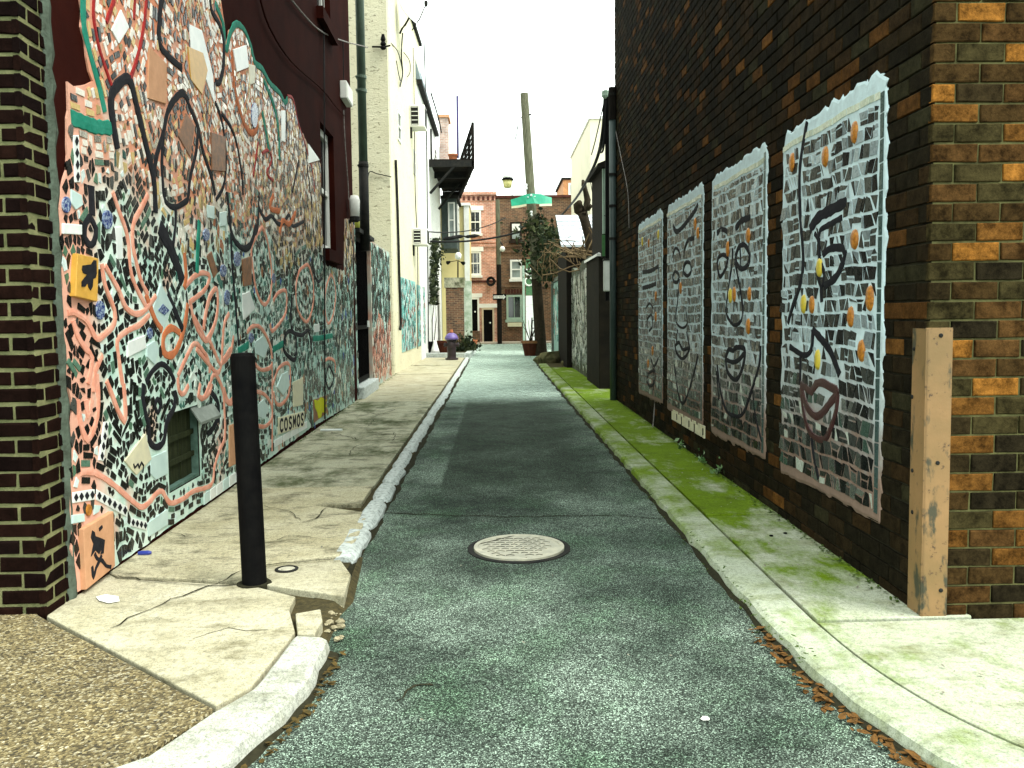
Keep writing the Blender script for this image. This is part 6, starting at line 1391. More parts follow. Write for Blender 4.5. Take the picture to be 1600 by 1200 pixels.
a, zt_ = ep(791, 461); b_, zb_ = ep(816, 499); sashwin(h2, EF, a, b_, zb_, zt_, .06, MT['mint_frame'], MT['pane_dark'], .1, False, 1, .14, MT['mint_frame'])
for u in range(6): a = ep(789 + u * 4.6, 450)[0]; m = MB(); m.fbox(EF, a, a + .10, ep(800, 459)[1], ep(800, 452)[1], -.05, .02); m.build('arch_brick', MT['tar'], h2)
for v in (384, 393, 447): z = ep(820, v)[1]; m = MB(); m.box(x1 + .01, x2, YE - .02, YE + .05, z - .05, z + .06); m.build('string_course', MT['brick_brown'], h2)
bx_ = thing('window_box', 'pale planter box below the mint framed window', 'planter', EF.pt(ep(803, 510)[0], ep(803, 510)[1], .2)); a, zt_ = ep(793, 504); b_, zb_ = ep(815, 510); m = MB(); m.fbox(EF, a, b_, zb_, zt_, .03, .28); m.build('box', MT['cream_stucco'], bx_)
m = MB(); m.fbox(EF, a + .02, b_ - .02, zt_ - .001, zt_ + .02, .05, .26); m.build('soil', MT['dirt'], bx_)
# orange house far behind with a wide window
fo = Fr((0, 48, 0), (1, 0, 0), (0, -1, 0)); a, zt_ = fo.px(880, 281); b_, zb_ = fo.px(923, 330); ho = thing('orange_house', 'orange rooftop room with a wide window behind the brown house', 'building', fo.pt(a, 0, 0)); m = MB(); m.box(a, b_, 48, 53, 0, zt_); m.build('wall', facade('orange_brick', (.55, .22, .08), (.5, .2, .07), (.5, .3, .15)), ho); m = MB(); m.box(a - .1, b_ + .1, 47.9, 53, zt_, zt_ + .12); m.build('roof', MT['dark_iron'], ho)
A_1, Z_1 = fo.px(888, 286); B_1, Z_0 = fo.px(919, 306); sashwin(ho, fo, A_1, B_1, Z_0, Z_1, .05, MT['white_paint'], MT['pane_pale'], .1, False, 1, .2)
# street pole with one way sign
sp = at(781, 535, 40.2); po = thing('street_pole', 'dark tarred timber pole in front of the end houses', 'pole', sp); zt_ = at(781, 312, 40.2).z
m = MB(); m.tube([(sp.x, sp.y, -.05), (sp.x, sp.y, zt_ * .55)], .115, 10); m.build('lower_shaft', MT['wood_dark'], po); m = MB(); m.tube([(sp.x, sp.y, zt_ * .55), (sp.x - .02, sp.y, zt_)], [.11, .095], 10); m.build('upper_shaft', MT['wood_pole'], po)
sg = Fr((sp.x, 40.05, 0), (1, 0, 0), (0, -1, 0)); a, zt_ = sg.px(770, 459.5); b_, zb_ = sg.px(791, 468.5); os_ = thing('one_way_sign', 'black and white one way arrow sign on the street pole', 'sign', sg.pt(a, zb_, 0))
m = MB(); m.fbox(sg, a, b_, zb_, zt_, 0, .012); m.build('plate', MT['black_metal'], os_); h = zt_ - zb_; w_ = b_ - a; zm = (zt_ + zb_) / 2
m = MB(); m.fprism(sg, [(a + .05 * w_, zm - .24 * h), (a + .78 * w_, zm - .24 * h), (a + .78 * w_, zm - .42 * h), (a + .97 * w_, zm), (a + .78 * w_, zm + .42 * h), (a + .78 * w_, zm + .24 * h), (a + .05 * w_, zm + .24 * h)], .012, .016); ar = m.build('arrow', MT['white_paint'], os_)
cu = bpy.data.curves.new('t', 'FONT'); cu.body = 'ONE WAY'; cu.align_x = 'CENTER'; cu.align_y = 'CENTER'; cu.size = h * .42; to = bpy.data.objects.new('t', cu); COL.objects.link(to); dg = bpy.context.evaluated_depsgraph_get(); me = bpy.data.meshes.new_from_object(to.evaluated_get(dg)); bpy.data.objects.remove(to); me.materials.clear(); me.materials.append(MT['black_metal'])
link('lettering', me, ar, Matrix.Translation((sp.x + (a + .42 * w_), 40.05 - .0175, zm)) @ Matrix.Rotation(math.pi / 2, 4, 'X'))
gl = thing('globe_lamp', 'white globe lamp on the dark street pole', 'lamp', at(784, 392, 40)); m = MB(); q = at(785, 389, 39.9); m.lathe([(.02, -.13), (.09, -.1), (.13, 0), (.09, .1), (.02, .13)], q, 14); m.build('globe', MT['white_paint'], gl, smooth=True); m = MB(); m.tube([at(782, 378, 40.1), at(785, 383, 39.9)], .03, 6); m.tube([at(782, 394, 40.1), q + Vector((0, 0, -.12))], .03, 6); m.build('bracket', MT['dark_iron'], gl)
# utility wreath of coiled cable on the pink house
m = MB(); cc = EF.pt(*ep(767, 440), .15); 
for k in range(5): m.tube([cc + Vector((math.cos(g * .35 + k) * (.13 + .02 * k), -.03 * k, math.sin(g * .35 + k) * (.13 + .025 * k))) for g in range(19)], .02, 5)
tag(m.build('cable_coil', MT['cable']), 'coil of black cable hanging on the pink brick house', 'cable')
# stub wall, lamp, planting bed, pots, hydrant
sw = thing('brick_garden_wall', 'crumbling brown brick garden wall with pale cap and plastered end', 'wall', at(712, 545, 33)); a, b_ = at(696, 433, 33), at(726, 545, 33); m = MB(); m.box(a.x, b_.x, 33, 34, -.1, a.z - .42); m.build('brick_body', MT['brick_brown'], sw); m = MB(); m.box(a.x - .05, b_.x + .04, 32.95, 34.05, a.z - .415, a.z - .02); m.build('cap', MT['conc_worn'], sw); m = MB(); c_ = at(737, 520, 33); m.box(b_.x + .002, c_.x, 33.02, 33.98, -.1, a.z - .15); m.build('plaster_end', M('mossy_plaster', (.55, .58, .50), (.22, .30, .2), 4, .9, .5), sw)
lp = thing('post_lamp', 'thin black lamp post with globe and spotlights on the garden wall', 'lamp', at(715.5, 432, 33.2)); m = MB(); m.tube([at(715.5, 434, 33.2), at(715.5, 408, 33.2)], .03, 6); m.build('stem', MT['black_metal'], lp); m = MB(); m.lathe([(.05, -.12), (.12, -.06), (.13, .08), (.06, .17)], at(716, 401, 33.2), 12); m.build('globe', MT['white_paint'], lp, smooth=True)
for u, v, sx in ((703, 409, 1), (721, 410, -1)): m = MB(); q = at(u, v, 33.2); m.lathe([(.04, 0), (.08, .14), (.07, .15)], q, 10, axis=(sx * -.6, -.6, -.3)); m.tube([q, at(715.5, 407, 33.2)], .015, 5); m.build('spotlight', MT['black_metal'], lp)
pb = thing('planting_bed', 'raised kerbed planting bed in front of the white wall', 'planter', at(700, 560, 27.6)); P = [gz(u, v) for u, v in [(667, 558), (727, 558), (741, 547), (741, 541)]]
m = MB(); m.hprism([(P[0].x - .1, P[0].y), (P[1].x, P[1].y), (P[2].x + .05, P[2].y), (P[2].x, 35), (-2.28, 35)], -.08, .10); m.build('bed', MT['dirt'], pb)
def edgebox(a, b_, w_, z0, z1, name, mat, par): d = (b_ - a); d.z = 0; n = Vector((-d.y, d.x, 0)).normalized() * w_; m = MB(); m.hprism([(a + n).xy, (b_ + n).xy, (b_ - n).xy, (a - n).xy], z0, z1); return m.build(name, mat, par, bevel=.015)
edgebox(P[0] - Vector((.1, 0, 0)), P[1], .09, -.1, .14, 'kerb_edge', MT['granite'], pb); edgebox(P[1] + Vector((.06, .12, 0)), P[2], .09, -.1, .13, 'kerb_edge', MT['granite'], pb)
def zof(u, v, y): return at(u, v, y)
q = at(691.5, 552, 28.6); pot((q.x, q.y, .10), .24, .40, MT['brown_pot'], 'wide brown pot standing in the planting bed'); q = at(672, 553, 28.4); pot((q.x, q.y, .10), .15, .38, MT['black_metal'], 'black pot standing beside the white wall'); q = at(740, 541, 33.5); pot((q.x, q.y, .05), .16, .32, MT['terracotta'], 'small orange pot at the end of the planting bed')
q = at(680, 551, 28.3); wbk = thing('white_pedestal', 'small tapering white pedestal between two pots', 'pedestal', (q.x, q.y, .1)); m = MB(); m.lathe([(.16, 0), (.13, .1), (.06, .35), (.05, .42)], (q.x, q.y, .1), 12); m.build('body', MT['white_stucco'], wbk, smooth=True)
q = at(726, 548, 29.5); bs = thing('shrub', 'dark low shrub with tan dead fronds in the planting bed', 'shrub', (q.x, q.y, .1)); m = leaves(420, lambda r: (q.x + r.gauss(0, .22), q.y + r.gauss(0, .3), .12 + abs(r.gauss(0, .22))), .05, .12, 5); m.build('foliage', MT['ivy_dark'], bs); m = MB(); rn = random.Random(4)
for k in range(16): g = rn.uniform(0, 6.28); m.tube([(q.x - .05, q.y - .1, .1), (q.x - .1 + .18 * math.cos(g), q.y - .1 + .18 * math.sin(g), .4 + .2 * rn.random()), (q.x - .1 + .3 * math.cos(g), q.y - .1 + .3 * math.sin(g), .25 + .2 * rn.random())], .012, 4)
m.build('dead_frond', MT['twig'], bs)
hp = gz(706, 562); hy = thing('fire_hydrant', 'dark fire hydrant with a purple bonnet on the pavement edge', 'fire hydrant', hp)
MT['hyd'] = M('dark_plum_paint', (.030, .016, .020), (.018, .010, .012), 9, .5, .2); MT['hyd2'] = M('purple_paint_bonnet', (.15, .10, .33), (.10, .07, .22), 9, .45, .2)
hc = (hp.x, hp.y, 0); m = MB(); m.lathe([(.20, 0), (.20, .05), (.145, .06), (.135, .10), (.135, .56), (.16, .57), (.16, .61), (.14, .62)], hc, 18); m.build('barrel', MT['hyd'], hy); m = MB(); m.lathe([(.20, .62), (.215, .66), (.20, .70), (.15, .78), (.07, .83)], hc, 18); m.build('bonnet', MT['hyd2'], hy, smooth=True); m = MB(); m.lathe([(.055, .83), (.06, .86), (.04, .93)], hc, 8); m.build('operating_nut', MT['terracotta'], hy)
for sx, r_ in ((-1, .055), (1, .055)): m = MB(); m.lathe([(r_, .1), (r_, .19), (r_ + .015, .19), (r_ + .015, .23), (r_ * .5, .24)], (hp.x, hp.y, .46), 12, axis=(sx, 0, 0)); m.build('nozzle_cap', MT['hyd'], hy)
m = MB(); m.lathe([(.07, .1), (.07, .18), (.09, .18), (.09, .22), (.03, .23)], (hp.x, hp.y, .46), 12, axis=(0, -1, 0)); m.build('nozzle_cap', MT['hyd'], hy)
# overhead wires
gwire = 'overhead wires across the alley end'
for k, (p0, p1, r_, sg_, lb_) in enumerate([((668, 362, 28), (790, 340, 40), .022, .25, 'upper black wire crossing from the white house to the end houses'), ((672, 377, 28), (845, 352, 29), .035, .2, 'thick black cable crossing the alley below the deck'), ((808, 196, 29.5), (800, 308, 29.5), .012, 0, 'thin wire hanging from the lantern bracket')]):
    wire('overhead_wire', [at(*p0), at(*p1)], r_, MT['cable'], lb_, 'wire', sg_, group=gwire)
for u, v in ((704, 372), (715, 370), (738, 369)): m = MB(); m.lathe([(.01, -.3), (.06, -.18), (.07, .1), (.01, .28)], at(u, v, 30.5 + (u - 704) * .02), 8, axis=(1, .05, .1)); tag(m.build('cable_splice', MT['cable']), {704: 'nearest black splice case on the thick cable', 715: 'middle black splice case on the thick cable', 738: 'small black splice case on the thick cable over the pink house'}[u], 'cable splice')
# ================================================================ RIGHT SIDE, further along
up = thing('utility_pole', 'tall leaning weathered timber utility pole wrapped in ivy below', 'pole', gz(846, 553))
B0 = gz(846, 553); B0.z = -.1; T0 = at(819, 146, B0.y); PP = lambda t: B0.lerp(T0, t)
m = MB(); m.tube([PP(0), PP(.03), PP(.3)], [.24, .2, .17], 12); m.build('lower_shaft', MT['bark'], up); m = MB(); m.tube([PP(.3), PP(.6), PP(1.0)], [.165, .155, .135], 12); m.build('upper_shaft', MT['wood_pole'], up)
m = MB(); q = at(816, 180, B0.y); m.tube([q, q + Vector((.3, -.1, 0))], .025, 6); m.build('bolt', MT['dark_iron'], up)
for u, v in ((822, 292), (830, 334)): q = at(u, v, B0.y - .2); m = MB(); m.lathe([(.03, -.1), (.05, -.06), (.035, 0), (.05, .06), (.03, .1)], q, 8); m.build('insulator', MT['plaque_white'], up)
# ivy mass
iy = thing('pole_ivy', 'dense dark ivy and dead vines around the foot of the utility pole', 'ivy', PP(.12))
def ivp(r):
    k = r.random()
    if k < .4: t = r.uniform(.30, .53); c = PP(t); s_ = .35 * (1 - abs(t - .45) * 2.2); return (c.x + r.gauss(.12, s_), c.y + r.gauss(-.1, .3), c.z + r.gauss(0, .15))
    if k < .9: c = at(r.uniform(840, 882), r.uniform(355, 438), 27.5); return (c.x, c.y + r.gauss(0, .6), c.z) if r.random() < .8 else None
    c = at(r.uniform(824, 850), r.uniform(335, 375), 28.8); return (c.x, c.y + r.gauss(0, .3), c.z)
m = leaves(1900, ivp, .05, .13, 8); m.build('foliage', MT['ivy'], iy); m = MB(); rn = random.Random(12)
for k in range(30):
    p0 = at(rn.uniform(845, 885), rn.uniform(410, 440), 27); p1 = p0 + Vector((rn.uniform(-.5, .6), rn.uniform(-.6, .4), rn.uniform(.2, 1.0))); p2 = p1 + Vector((rn.uniform(-.4, .4), rn.uniform(-.3, .3), rn.uniform(-.6, .1))); m.tube([p0, p1, p2], [.02, .014, .006], 4)
m.build('vine', MT['twig'], iy)
# green arched board
yb_ = B0.y - .35; gf = Fr((0, yb_, 0), (1, 0, 0), (0, -1, 0)); gs = thing('green_hood', 'bright green arched hood fixed across the utility pole', 'hood', gf.pt(*gf.px(830, 322), 0))
top = [(798, 312), (810, 309), (820, 305), (830, 304), (845, 304.5), (852, 307), (862, 308.5)]; bot = [(862, 319), (850, 320), (842, 321), (835, 320), (822, 320.5), (812, 322), (799, 323)]
n = len(top); m = MB()
def gpt(p, d): a, z = gf.px(*p); return gf.pt(a, z, d)
xs = [0, .10, .2, .24, .22, .12, 0]
vs = [gpt(top[i], xs[i]) for i in range(n)] + [gpt(bot[n - 1 - i], xs[i] + .12) for i in range(n)] + [gpt(top[i], xs[i] - .03) for i in range(n)] + [gpt(bot[n - 1 - i], xs[i] + .09) for i in range(n)]
fs = []
for i in range(n - 1): fs += [[i, i + 1, n + i + 1, n + i], [2 * n + i, 2 * n + i + 1, 3 * n + i + 1, 3 * n + i], [i, i + 1, 2 * n + i + 1, 2 * n + i], [n + i, n + i + 1, 3 * n + i + 1, 3 * n + i]]
m.add(vs, fs); m.build('board', M('emerald_enamel', (.004, .27, .15), (.004, .22, .13), 4, .45, .05), gs)
m = MB()
for rng in ((0, 2), (4, 6)):
    for i in range(*rng):
        a, b_, c_, d_ = vs[n + i], vs[n + i + 1], vs[n + i + 1] - Vector((0, 0, .07)), vs[n + i] - Vector((0, 0, .07)); m.add([a, b_, c_, d_, a + Vector((0, .03, 0)), b_ + Vector((0, .03, 0)), c_ + Vector((0, .03, 0)), d_ + Vector((0, .03, 0))], [(0, 1, 2, 3), (4, 5, 6, 7), (3, 2, 6, 7)])
m.build('trim', MT['plaque_cream'], gs)
for u, v, r_ in ((824.5, 310, .025), (835, 309, .025), (829.5, 307, .04)): m = MB(); m.lathe([(r_, 0), (r_, .02), (r_ * .6, .03)], gpt((u, v), .262), 8, axis=(0, -1, 0)); m.build('rivet', MT['plaque_mint'], gs)
# hanging lantern
lq = at(793, 281, 29.6); ln = thing('hanging_lantern', 'cream lantern with dark rim hanging beside the utility pole', 'lamp', lq); m = MB(); m.lathe([(.10, -.28), (.14, -.26), (.17, -.02)], lq, 14); m.build('glass', M('amber_cream_glass', (.58, .54, .22), (.45, .42, .16), 6, .3, .1), ln, smooth=True); m = MB(); m.lathe([(.20, -.02), (.205, .03), (.17, .06)], lq, 14); m.build('rim', MT['black_metal'], ln); m = MB(); m.lathe([(.17, .06), (.15, .14), (.05, .2)], lq, 14); m.build('cap', MT['plaque_white'], ln, smooth=True)
m = MB(); m.tube([lq + Vector((0, 0, .2)), at(793, 262, 29.6), at(800, 240, 29.5), at(810, 195, 29.4), at(816, 180, 29.3)], .012, 5); m.build('hanger', MT['cable'], ln)
# garden wall right with mosaic
GW = Fr((1.96, 14.7, 0), (0, 1, 0), (-1, 0, 0)); e1 = GW.px(884, 500)[0]
gr = thing('rough_garden_wall', 'rough grey concrete garden wall studded with pale stones, right side', 'wall', GW.pt(.5, 0, 0)); zt_ = GW.px(905, 416)[1]
n0 = GW.px(941, 500)[0]; n1 = GW.px(921, 500)[0]
m = MB(); rn = random.Random(2); tops = [(n1, zt_ + .1)] + [(n1 + (e1 - n1) * k / 8, zt_ + rn.uniform(-.08, .08)) for k in range(1, 9)]
m.fprism(GW, [(n1, -.1)] + tops + [(e1, -.1)], -.3, 0); m.build('wall_body', M('rough_concrete', (.13, .14, .11), (.05, .055, .04), 5, .95, .9, 20, dist=.03), gr)
def cst(rn, x, z): return (rn.choice([(.30, .33, .29), (.42, .44, .40), (.10, .11, .09), (.05, .06, .05), (.2, .24, .2), (.55, .56, .52)]), .5 if rn.random() < .15 else 0.)
mosaicfill(gr, GW, n1 + .03, e1 - .05, .1, zt_ - .12, .11, 61, cst, 120, d=.004, sq=.6, gap=.035, name='stone_piece')
gp = thing('stone_gate_post', 'dark square stone gate post with white pyramid cap', 'post', GW.pt((n0 + n1) / 2, 0, 0)); zc = GW.px(925, 405)[1]
m = MB(); m.fbox(GW, n0, n1 - .002, -.1, zc, -.45, .06); m.build('shaft', M('dark_post_stone', (.020, .017, .012), (.011, .010, .008), 5, .9, .5), gp, bevel=.02)
p_ = [GW.pt(n0 - .04, zc, .10), GW.pt(n1 + .04, zc, .10), GW.pt(n1 + .04, zc, -.5), GW.pt(n0 - .04, zc, -.5), GW.pt((n0 + n1) / 2, zc + .16, -.2)]; m = MB(); m.add(p_ + [q - Vector((0, 0, .05)) for q in p_[:4]], [(0, 1, 4), (1, 2, 4), (2, 3, 4), (3, 0, 4), (0, 1, 6, 5), (1, 2, 7, 6), (2, 3, 8, 7), (3, 0, 5, 8)]); m.build('cap', MT['white_stucco'], gp)
# teal mosaic gate panel with frame, further
e2, e3 = GW.px(883, 480)[0] + .15, GW.px(864, 480)[0]; zp = GW.px(875, 437)[1]
tp = thing('mosaic_gate', 'pale teal mosaic door panel with a grey arched frame in the right wall', 'gate', GW.pt((e2 + e3) / 2, 0, 0)); m = MB(); m.fbox(GW, e2, e3, 0, zp, -.12, -.02); m.build('panel', M('teal_bed', (.36, .52, .48), (.26, .42, .39), 3), tp); mosaicfill(tp, GW, e2 + .05, e3 - .05, .5, zp - .1, .14, 62, teal_c, 60, d=-.017, gap=.02)
m = MB(); m.fbox(GW, e2 - .16, e2 - .003, -.05, zp + .12, -.2, .05); m.fbox(GW, e3 + .003, e3 + .2, -.05, zp, -.2, .05); m.fbox(GW, e2 - .002, e3 + .002, zp + .003, zp + .12, -.2, .05); m.build('frame', M('grey_timber', (.16, .18, .16), (.08, .09, .08), 5, .85, .4), tp)
bf_ = thing('board_fence', 'pale blue grey board fence beyond the mosaic gate', 'fence', GW.pt(e3 + 1, 0, -.1)); zf = GW.px(856, 440)[1]
for k in range(9):
    z0 = zf * k / 9; m = MB(); m.fbox(GW, e3 + .22, 13.6, z0 + .01, zf * (k + 1) / 9 - .015, -.2, -.15 + .01 * (k % 2)); m.build('board', M('pale_board_%d' % k, (.42 - .03 * (k % 3), .48 - .03 * (k % 3), .46 - .03 * (k % 3)), (.3, .34, .32), 4), bf_)
# behind the pole: painted panel fence
pf = thing('painted_fence', 'white and green painted fence panels behind the utility pole', 'fence', at(828, 540, 33)); f3 = Fr((0, 33, 0), (1, 0, 0), (0, -1, 0))
for (u0, u1, v0, v1, mt, nm) in [(816, 821, 415, 545, MT['mint_frame'], 'post'), (821.5, 838, 462, 535, MT['white_stucco'], 'panel'), (821.5, 832, 405, 461, M('green_board', (.05, .16, .08), (.12, .2, .1), 9, .6, .2), 'sign_board')]:
    a, zt2 = f3.px(u0, v0); b_, zb2 = f3.px(u1, v1); m = MB(); m.fbox(f3, a, b_, max(-.05, zb2), zt2, -.06, 0 if nm != 'post' else .04); o = m.build(nm, mt, pf)
    if nm == 'sign_board':
        m = MB(); c1, c2 = f3.px(826.5, 425), f3.px(826.5, 440)
        for cx, cz, r_ in ((c1[0], c1[1], .13), (c2[0], c2[1], .16)): m.tube([f3.pt(cx + r_ * math.cos(g * math.pi / 6), cz + r_ * math.sin(g * math.pi / 6), .01) for g in range(13)], .035, 5)
        m.build('painted_loops', MT['white_paint'], o)
# shed with white shingle roof
sh = thing('shed', 'small shed with a white shingled roof behind the right garden wall', 'shed', (2.6, 22, 0)); E0, E1 = at(877, 386, 21.0), at(945, 386, 21.0); R0_, R1_ = at(868, 337, 24), at(960, 335, 24)
m = MB(); m.box(E0.x + .15, 4.2, 21.3, 24.2, -.1, E0.z - .02); m.build('wall', MT['wood_dark'], sh)
nr = 8; rn = random.Random(6); MT['shingle'] = M('white_shingle', (.62, .66, .70), (.52, .56, .6), 5, .7, .2)
ER = Vector((4.4, 21.0, E0.z)); RR = Vector((4.4, 24.0, R0_.z))
for r_ in range(nr):
    l0, l1 = E0.lerp(R0_, r_ / nr), E0.lerp(R0_, (r_ + 1.02) / nr); r0, r1 = ER.lerp(RR, r_ / nr), ER.lerp(RR, (r_ + 1.02) / nr); nsg = 9
    for k in range(nsg):
        t0 = max(0, (k - .5 * (r_ % 2)) / nsg); t1 = min(1, (k + 1 - .5 * (r_ % 2)) / nsg - .004)
        a, b_, c_, d_ = l0.lerp(r0, t0), l0.lerp(r0, t1), l1.lerp(r1, t1), l1.lerp(r1, t0); h0 = Vector((0, -.01, .045 + rn.uniform(0, .012))); h1_ = Vector((0, 0, .012))
        m = MB(); m.add([a, b_, c_, d_, a + h0, b_ + h0, c_ + h1_, d_ + h1_], [(4, 5, 6, 7), (0, 1, 5, 4), (0, 4, 7, 3), (1, 2, 6, 5)]); m.build('shingle', MT['shingle'], sh)
m = MB(); m.add([E0, ER, RR, R0_, E0 - Vector((0, 0, .12)), ER - Vector((0, 0, .12)), RR - Vector((0, 0, .12)), R0_ - Vector((0, 0, .12))], [(3, 2, 1, 0), (4, 5, 6, 7), (0, 1, 5, 4), (3, 0, 4, 7)]); m.build('roof_deck', MT['wood_dark'], sh)
# pruned tree
tt = thing('pruned_tree', 'bare pollarded tree with knobbly cut limbs in front of the shed roof', 'tree', at(930, 480, 19.5)); Q = lambda u, v, dy=0: at(u, v, 19.5 + dy)
trk = [(Q(932, 500), .17), (Q(929, 430), .16), (Q(926, 400), .15), (Q(921, 370), .12), (Q(914, 345), .11), (Q(910, 332), .12)]
m = MB(); m.tube([p for p, _ in trk], [r_ for _, r_ in trk], 9); m.build('trunk', MT['bark'], tt, smooth=True)
for br in [[((910, 334), .10), ((905, 328), .13), ((903, 320), .11), ((906, 316), .06)], [((912, 336), .09), ((916, 325), .08), ((918, 312), .08), ((915, 300), .06), ((912, 288), .06), ((911, 283), .04)], [((918, 328), .05), ((923, 320), .06)], [((926, 398), .1), ((931, 385), .09), ((932, 372), .07)], [((922, 378), .06), ((918, 368), .05)], [((928, 402), .1), ((936, 392), .09), ((940, 380), .05)]]:
    m = MB(); m.tube([Q(*p, random.uniform(-.1, .1)) for p, _ in br], [r_ for _, r_ in br], 7); m.build('limb', MT['bark'], tt, smooth=True)
m = MB(); rn = random.Random(15)
for k in range(22):
    a = Q(rn.uniform(890, 938), rn.uniform(395, 412), rn.uniform(-1.5, 1)); b_ = a + Vector((rn.uniform(-.9, .2), rn.uniform(-.5, .5), rn.uniform(-.05, .45))); c_ = b_ + Vector((rn.uniform(-.7, .1), rn.uniform(-.4, .4), rn.uniform(-.45, .1))); m.tube([a, b_, c_], [.018, .014, .006], 4)
for pts in [[(885, 390), (893, 410), (905, 420)], [(897, 390), (903, 412)], [(860, 405), (875, 420), (890, 425), (925, 418)], [(848, 430), (868, 427), (890, 417), (918, 410)], [(920, 355), (926, 365), (928, 380)]]: m.tube([Q(*p, -.3) for p in pts], .014, 4)
m.build('twig', MT['twig'], tt)
# cream building on the right behind
a, zt2 = Fr((0, 32, 0), (1, 0, 0), (0, -1, 0)).px(922, 186); cb = thing('cream_stucco_building', 'plain cream stucco building showing above the shed', 'building', (a, 32, 0)); m = MB(); m.box(a, a + 6, 32, 40, -.1, zt2); m.build('wall', M('cream_render', (.72, .67, .52), (.66, .61, .47), 2, .85, .2), cb); m = MB(); m.box(a - .05, a + 6, 31.95, 40, zt2, zt2 + .1); m.build('coping', MT['white_paint'], cb)
# timber oriel beside the brick building
OX = Fr((1.99, 14.0, 0), (0, 1, 0), (-1, 0, 0)); o0, o1 = 14.0 + .0, 16.2
orl = thing('timber_porch', 'narrow dark timber porch with pale slats and green panel beyond the brick building', 'porch', (2.0, 15, 2.5)); zt2 = at(945, 262, 15).z; zb2 = at(945, 402, 15).z; f4 = Fr((0, 15, 0), (1, 0, 0), (0, -1, 0)); xa, xb = f4.px(938.5, 300)[0], 2.6
m = MB(); m.box(xa + .03, xb, 15.02, 16.6, zb2, zt2); m.build('body', MT['wood_dark'], orl); m = MB(); p_ = [(xa - .06, 14.9), (xb, 14.9), (xb, 16.7), (xa - .06, 16.7)]; m.hprism(p_, zt2, [zt2 + .06, zt2 + .35, zt2 + .35, zt2 + .06]); m.build('roof', MT['wood_dark'], orl)
for k in range(4): x = xa + .03 + .035 * k; z1 = zt2 - .02; m = MB(); m.box(x, x + .02, 14.98, 15.018, zb2 + .42, z1); m.build('slat', MT['mint_frame'], orl)
m = MB(); m.box(xa + .02, xa + .20, 14.975, 15.015, zb2 + .02, zb2 + .40); m.build('panel', M('green_panel', (.03, .09, .03), (.05, .12, .05), 9), orl)
m = MB(); q0, q1 = at(949.5, 470, 14.2), at(949.5, 152, 14.2); m.tube([q0, q1], .045, 8); tag(m.build('black_riser', MT['black_metal']), 'black service riser pole beside the downspout', 'pole')
m = MB(); q0, q1 = at(963, 626, 13.25), at(957.5, 137, 13.25); m.tube([(1.875, 13.25, 0), (1.875, 13.25, q1.z - .45)], .055, 12); m.build
dp2 = thing('downspout', 'dark teal downspout on the far edge of the brick building', 'downspout', (1.875, 13.25, 0)); m.build('pipe', MT['pipe_dark'], dp2, smooth=True); m = MB(); m.tube([(1.875, 13.25, q1.z - .5), (1.875, 13.25, q1.z)], .062, 12); m.build('upper_pipe', MT['wood_dark'], dp2)
for v in (275, 324, 375, 150): z = at(960, v, 13.25).z; m = MB(); m.tube([(1.875, 13.25, z), (1.875, 13.25, z + .04)], .068, 12); m.box(1.875, 1.945, 13.23, 13.27, z + .005, z + .035); m.build('bracket', MT['dark_iron'], dp2)
tg2 = MB(); rn = random.Random(19)
mt_ = thing('meter_box', 'white electric meter box on the dark riser', 'meter box', at(949, 455, 14.0)); a, b_ = at(943.5, 407, 14.0), at(954.5, 455, 14.0); m = MB(); m.box(a.x, b_.x, 13.95, 14.1, b_.z, a.z); m.build('case', M('meter_grey', (.52, .54, .5), (.42, .44, .4), 5), mt_, bevel=.015); m = MB(); m.box(a.x - .01, b_.x + .01, 13.93, 14.1, a.z, a.z + .03); m.build('lid', MT['dark_iron'], mt_)
# service cables at the riser top
for k, (pts, r_, lb_) in enumerate([([(945, 152, 14.2), (942, 200, 14.4), (935, 240, 15), (922, 272, 17), (900, 310, 21), (876, 338, 27)], .03, 'thick service cable falling from the riser to the shed'), ([(947, 156, 14.2), (944, 190, 14.2), (940, 225, 14.4), (935, 240, 15)], .03, 'black cable bunch below the riser head'), ([(944, 158, 14.2), (938, 185, 14.3), (930, 220, 14.6), (924, 242, 15)], .010, 'loose thin cable end left of the riser'), ([(946, 160, 14.2), (945, 210, 14.2), (942, 235, 14.3), (938, 238, 14.5)], .018, 'looped cable beside the riser'), ([(922, 280, 17), (930, 322, 18), (946, 338, 14.5)], .008, 'thin wire from the cable to the porch')]):
    wire('service_cable', [at(*p) for p in pts], r_, MT['cable'], lb_, 'cable', group='service cables at the riser')
m = MB(); q = at(946, 150, 14.2); m.lathe([(.03, -.05), (.07, 0), (.06, .08), (.02, .1)], q, 10); tag(m.build('weatherhead', MT['mint_frame']), 'pale weatherhead cap on top of the black riser', 'weatherhead')
wire('wall_cable', [(1.92, 13.2, at(962, 205, 13.2).z), (1.92, 12.6, at(972, 250, 12.6).z), (1.915, 12.0, at(980, 300, 12).z), (1.915, 11.9, 2.6)], .006, MT['cable_pale'], 'thin pale wire on the far end of the brick wall', 'cable')
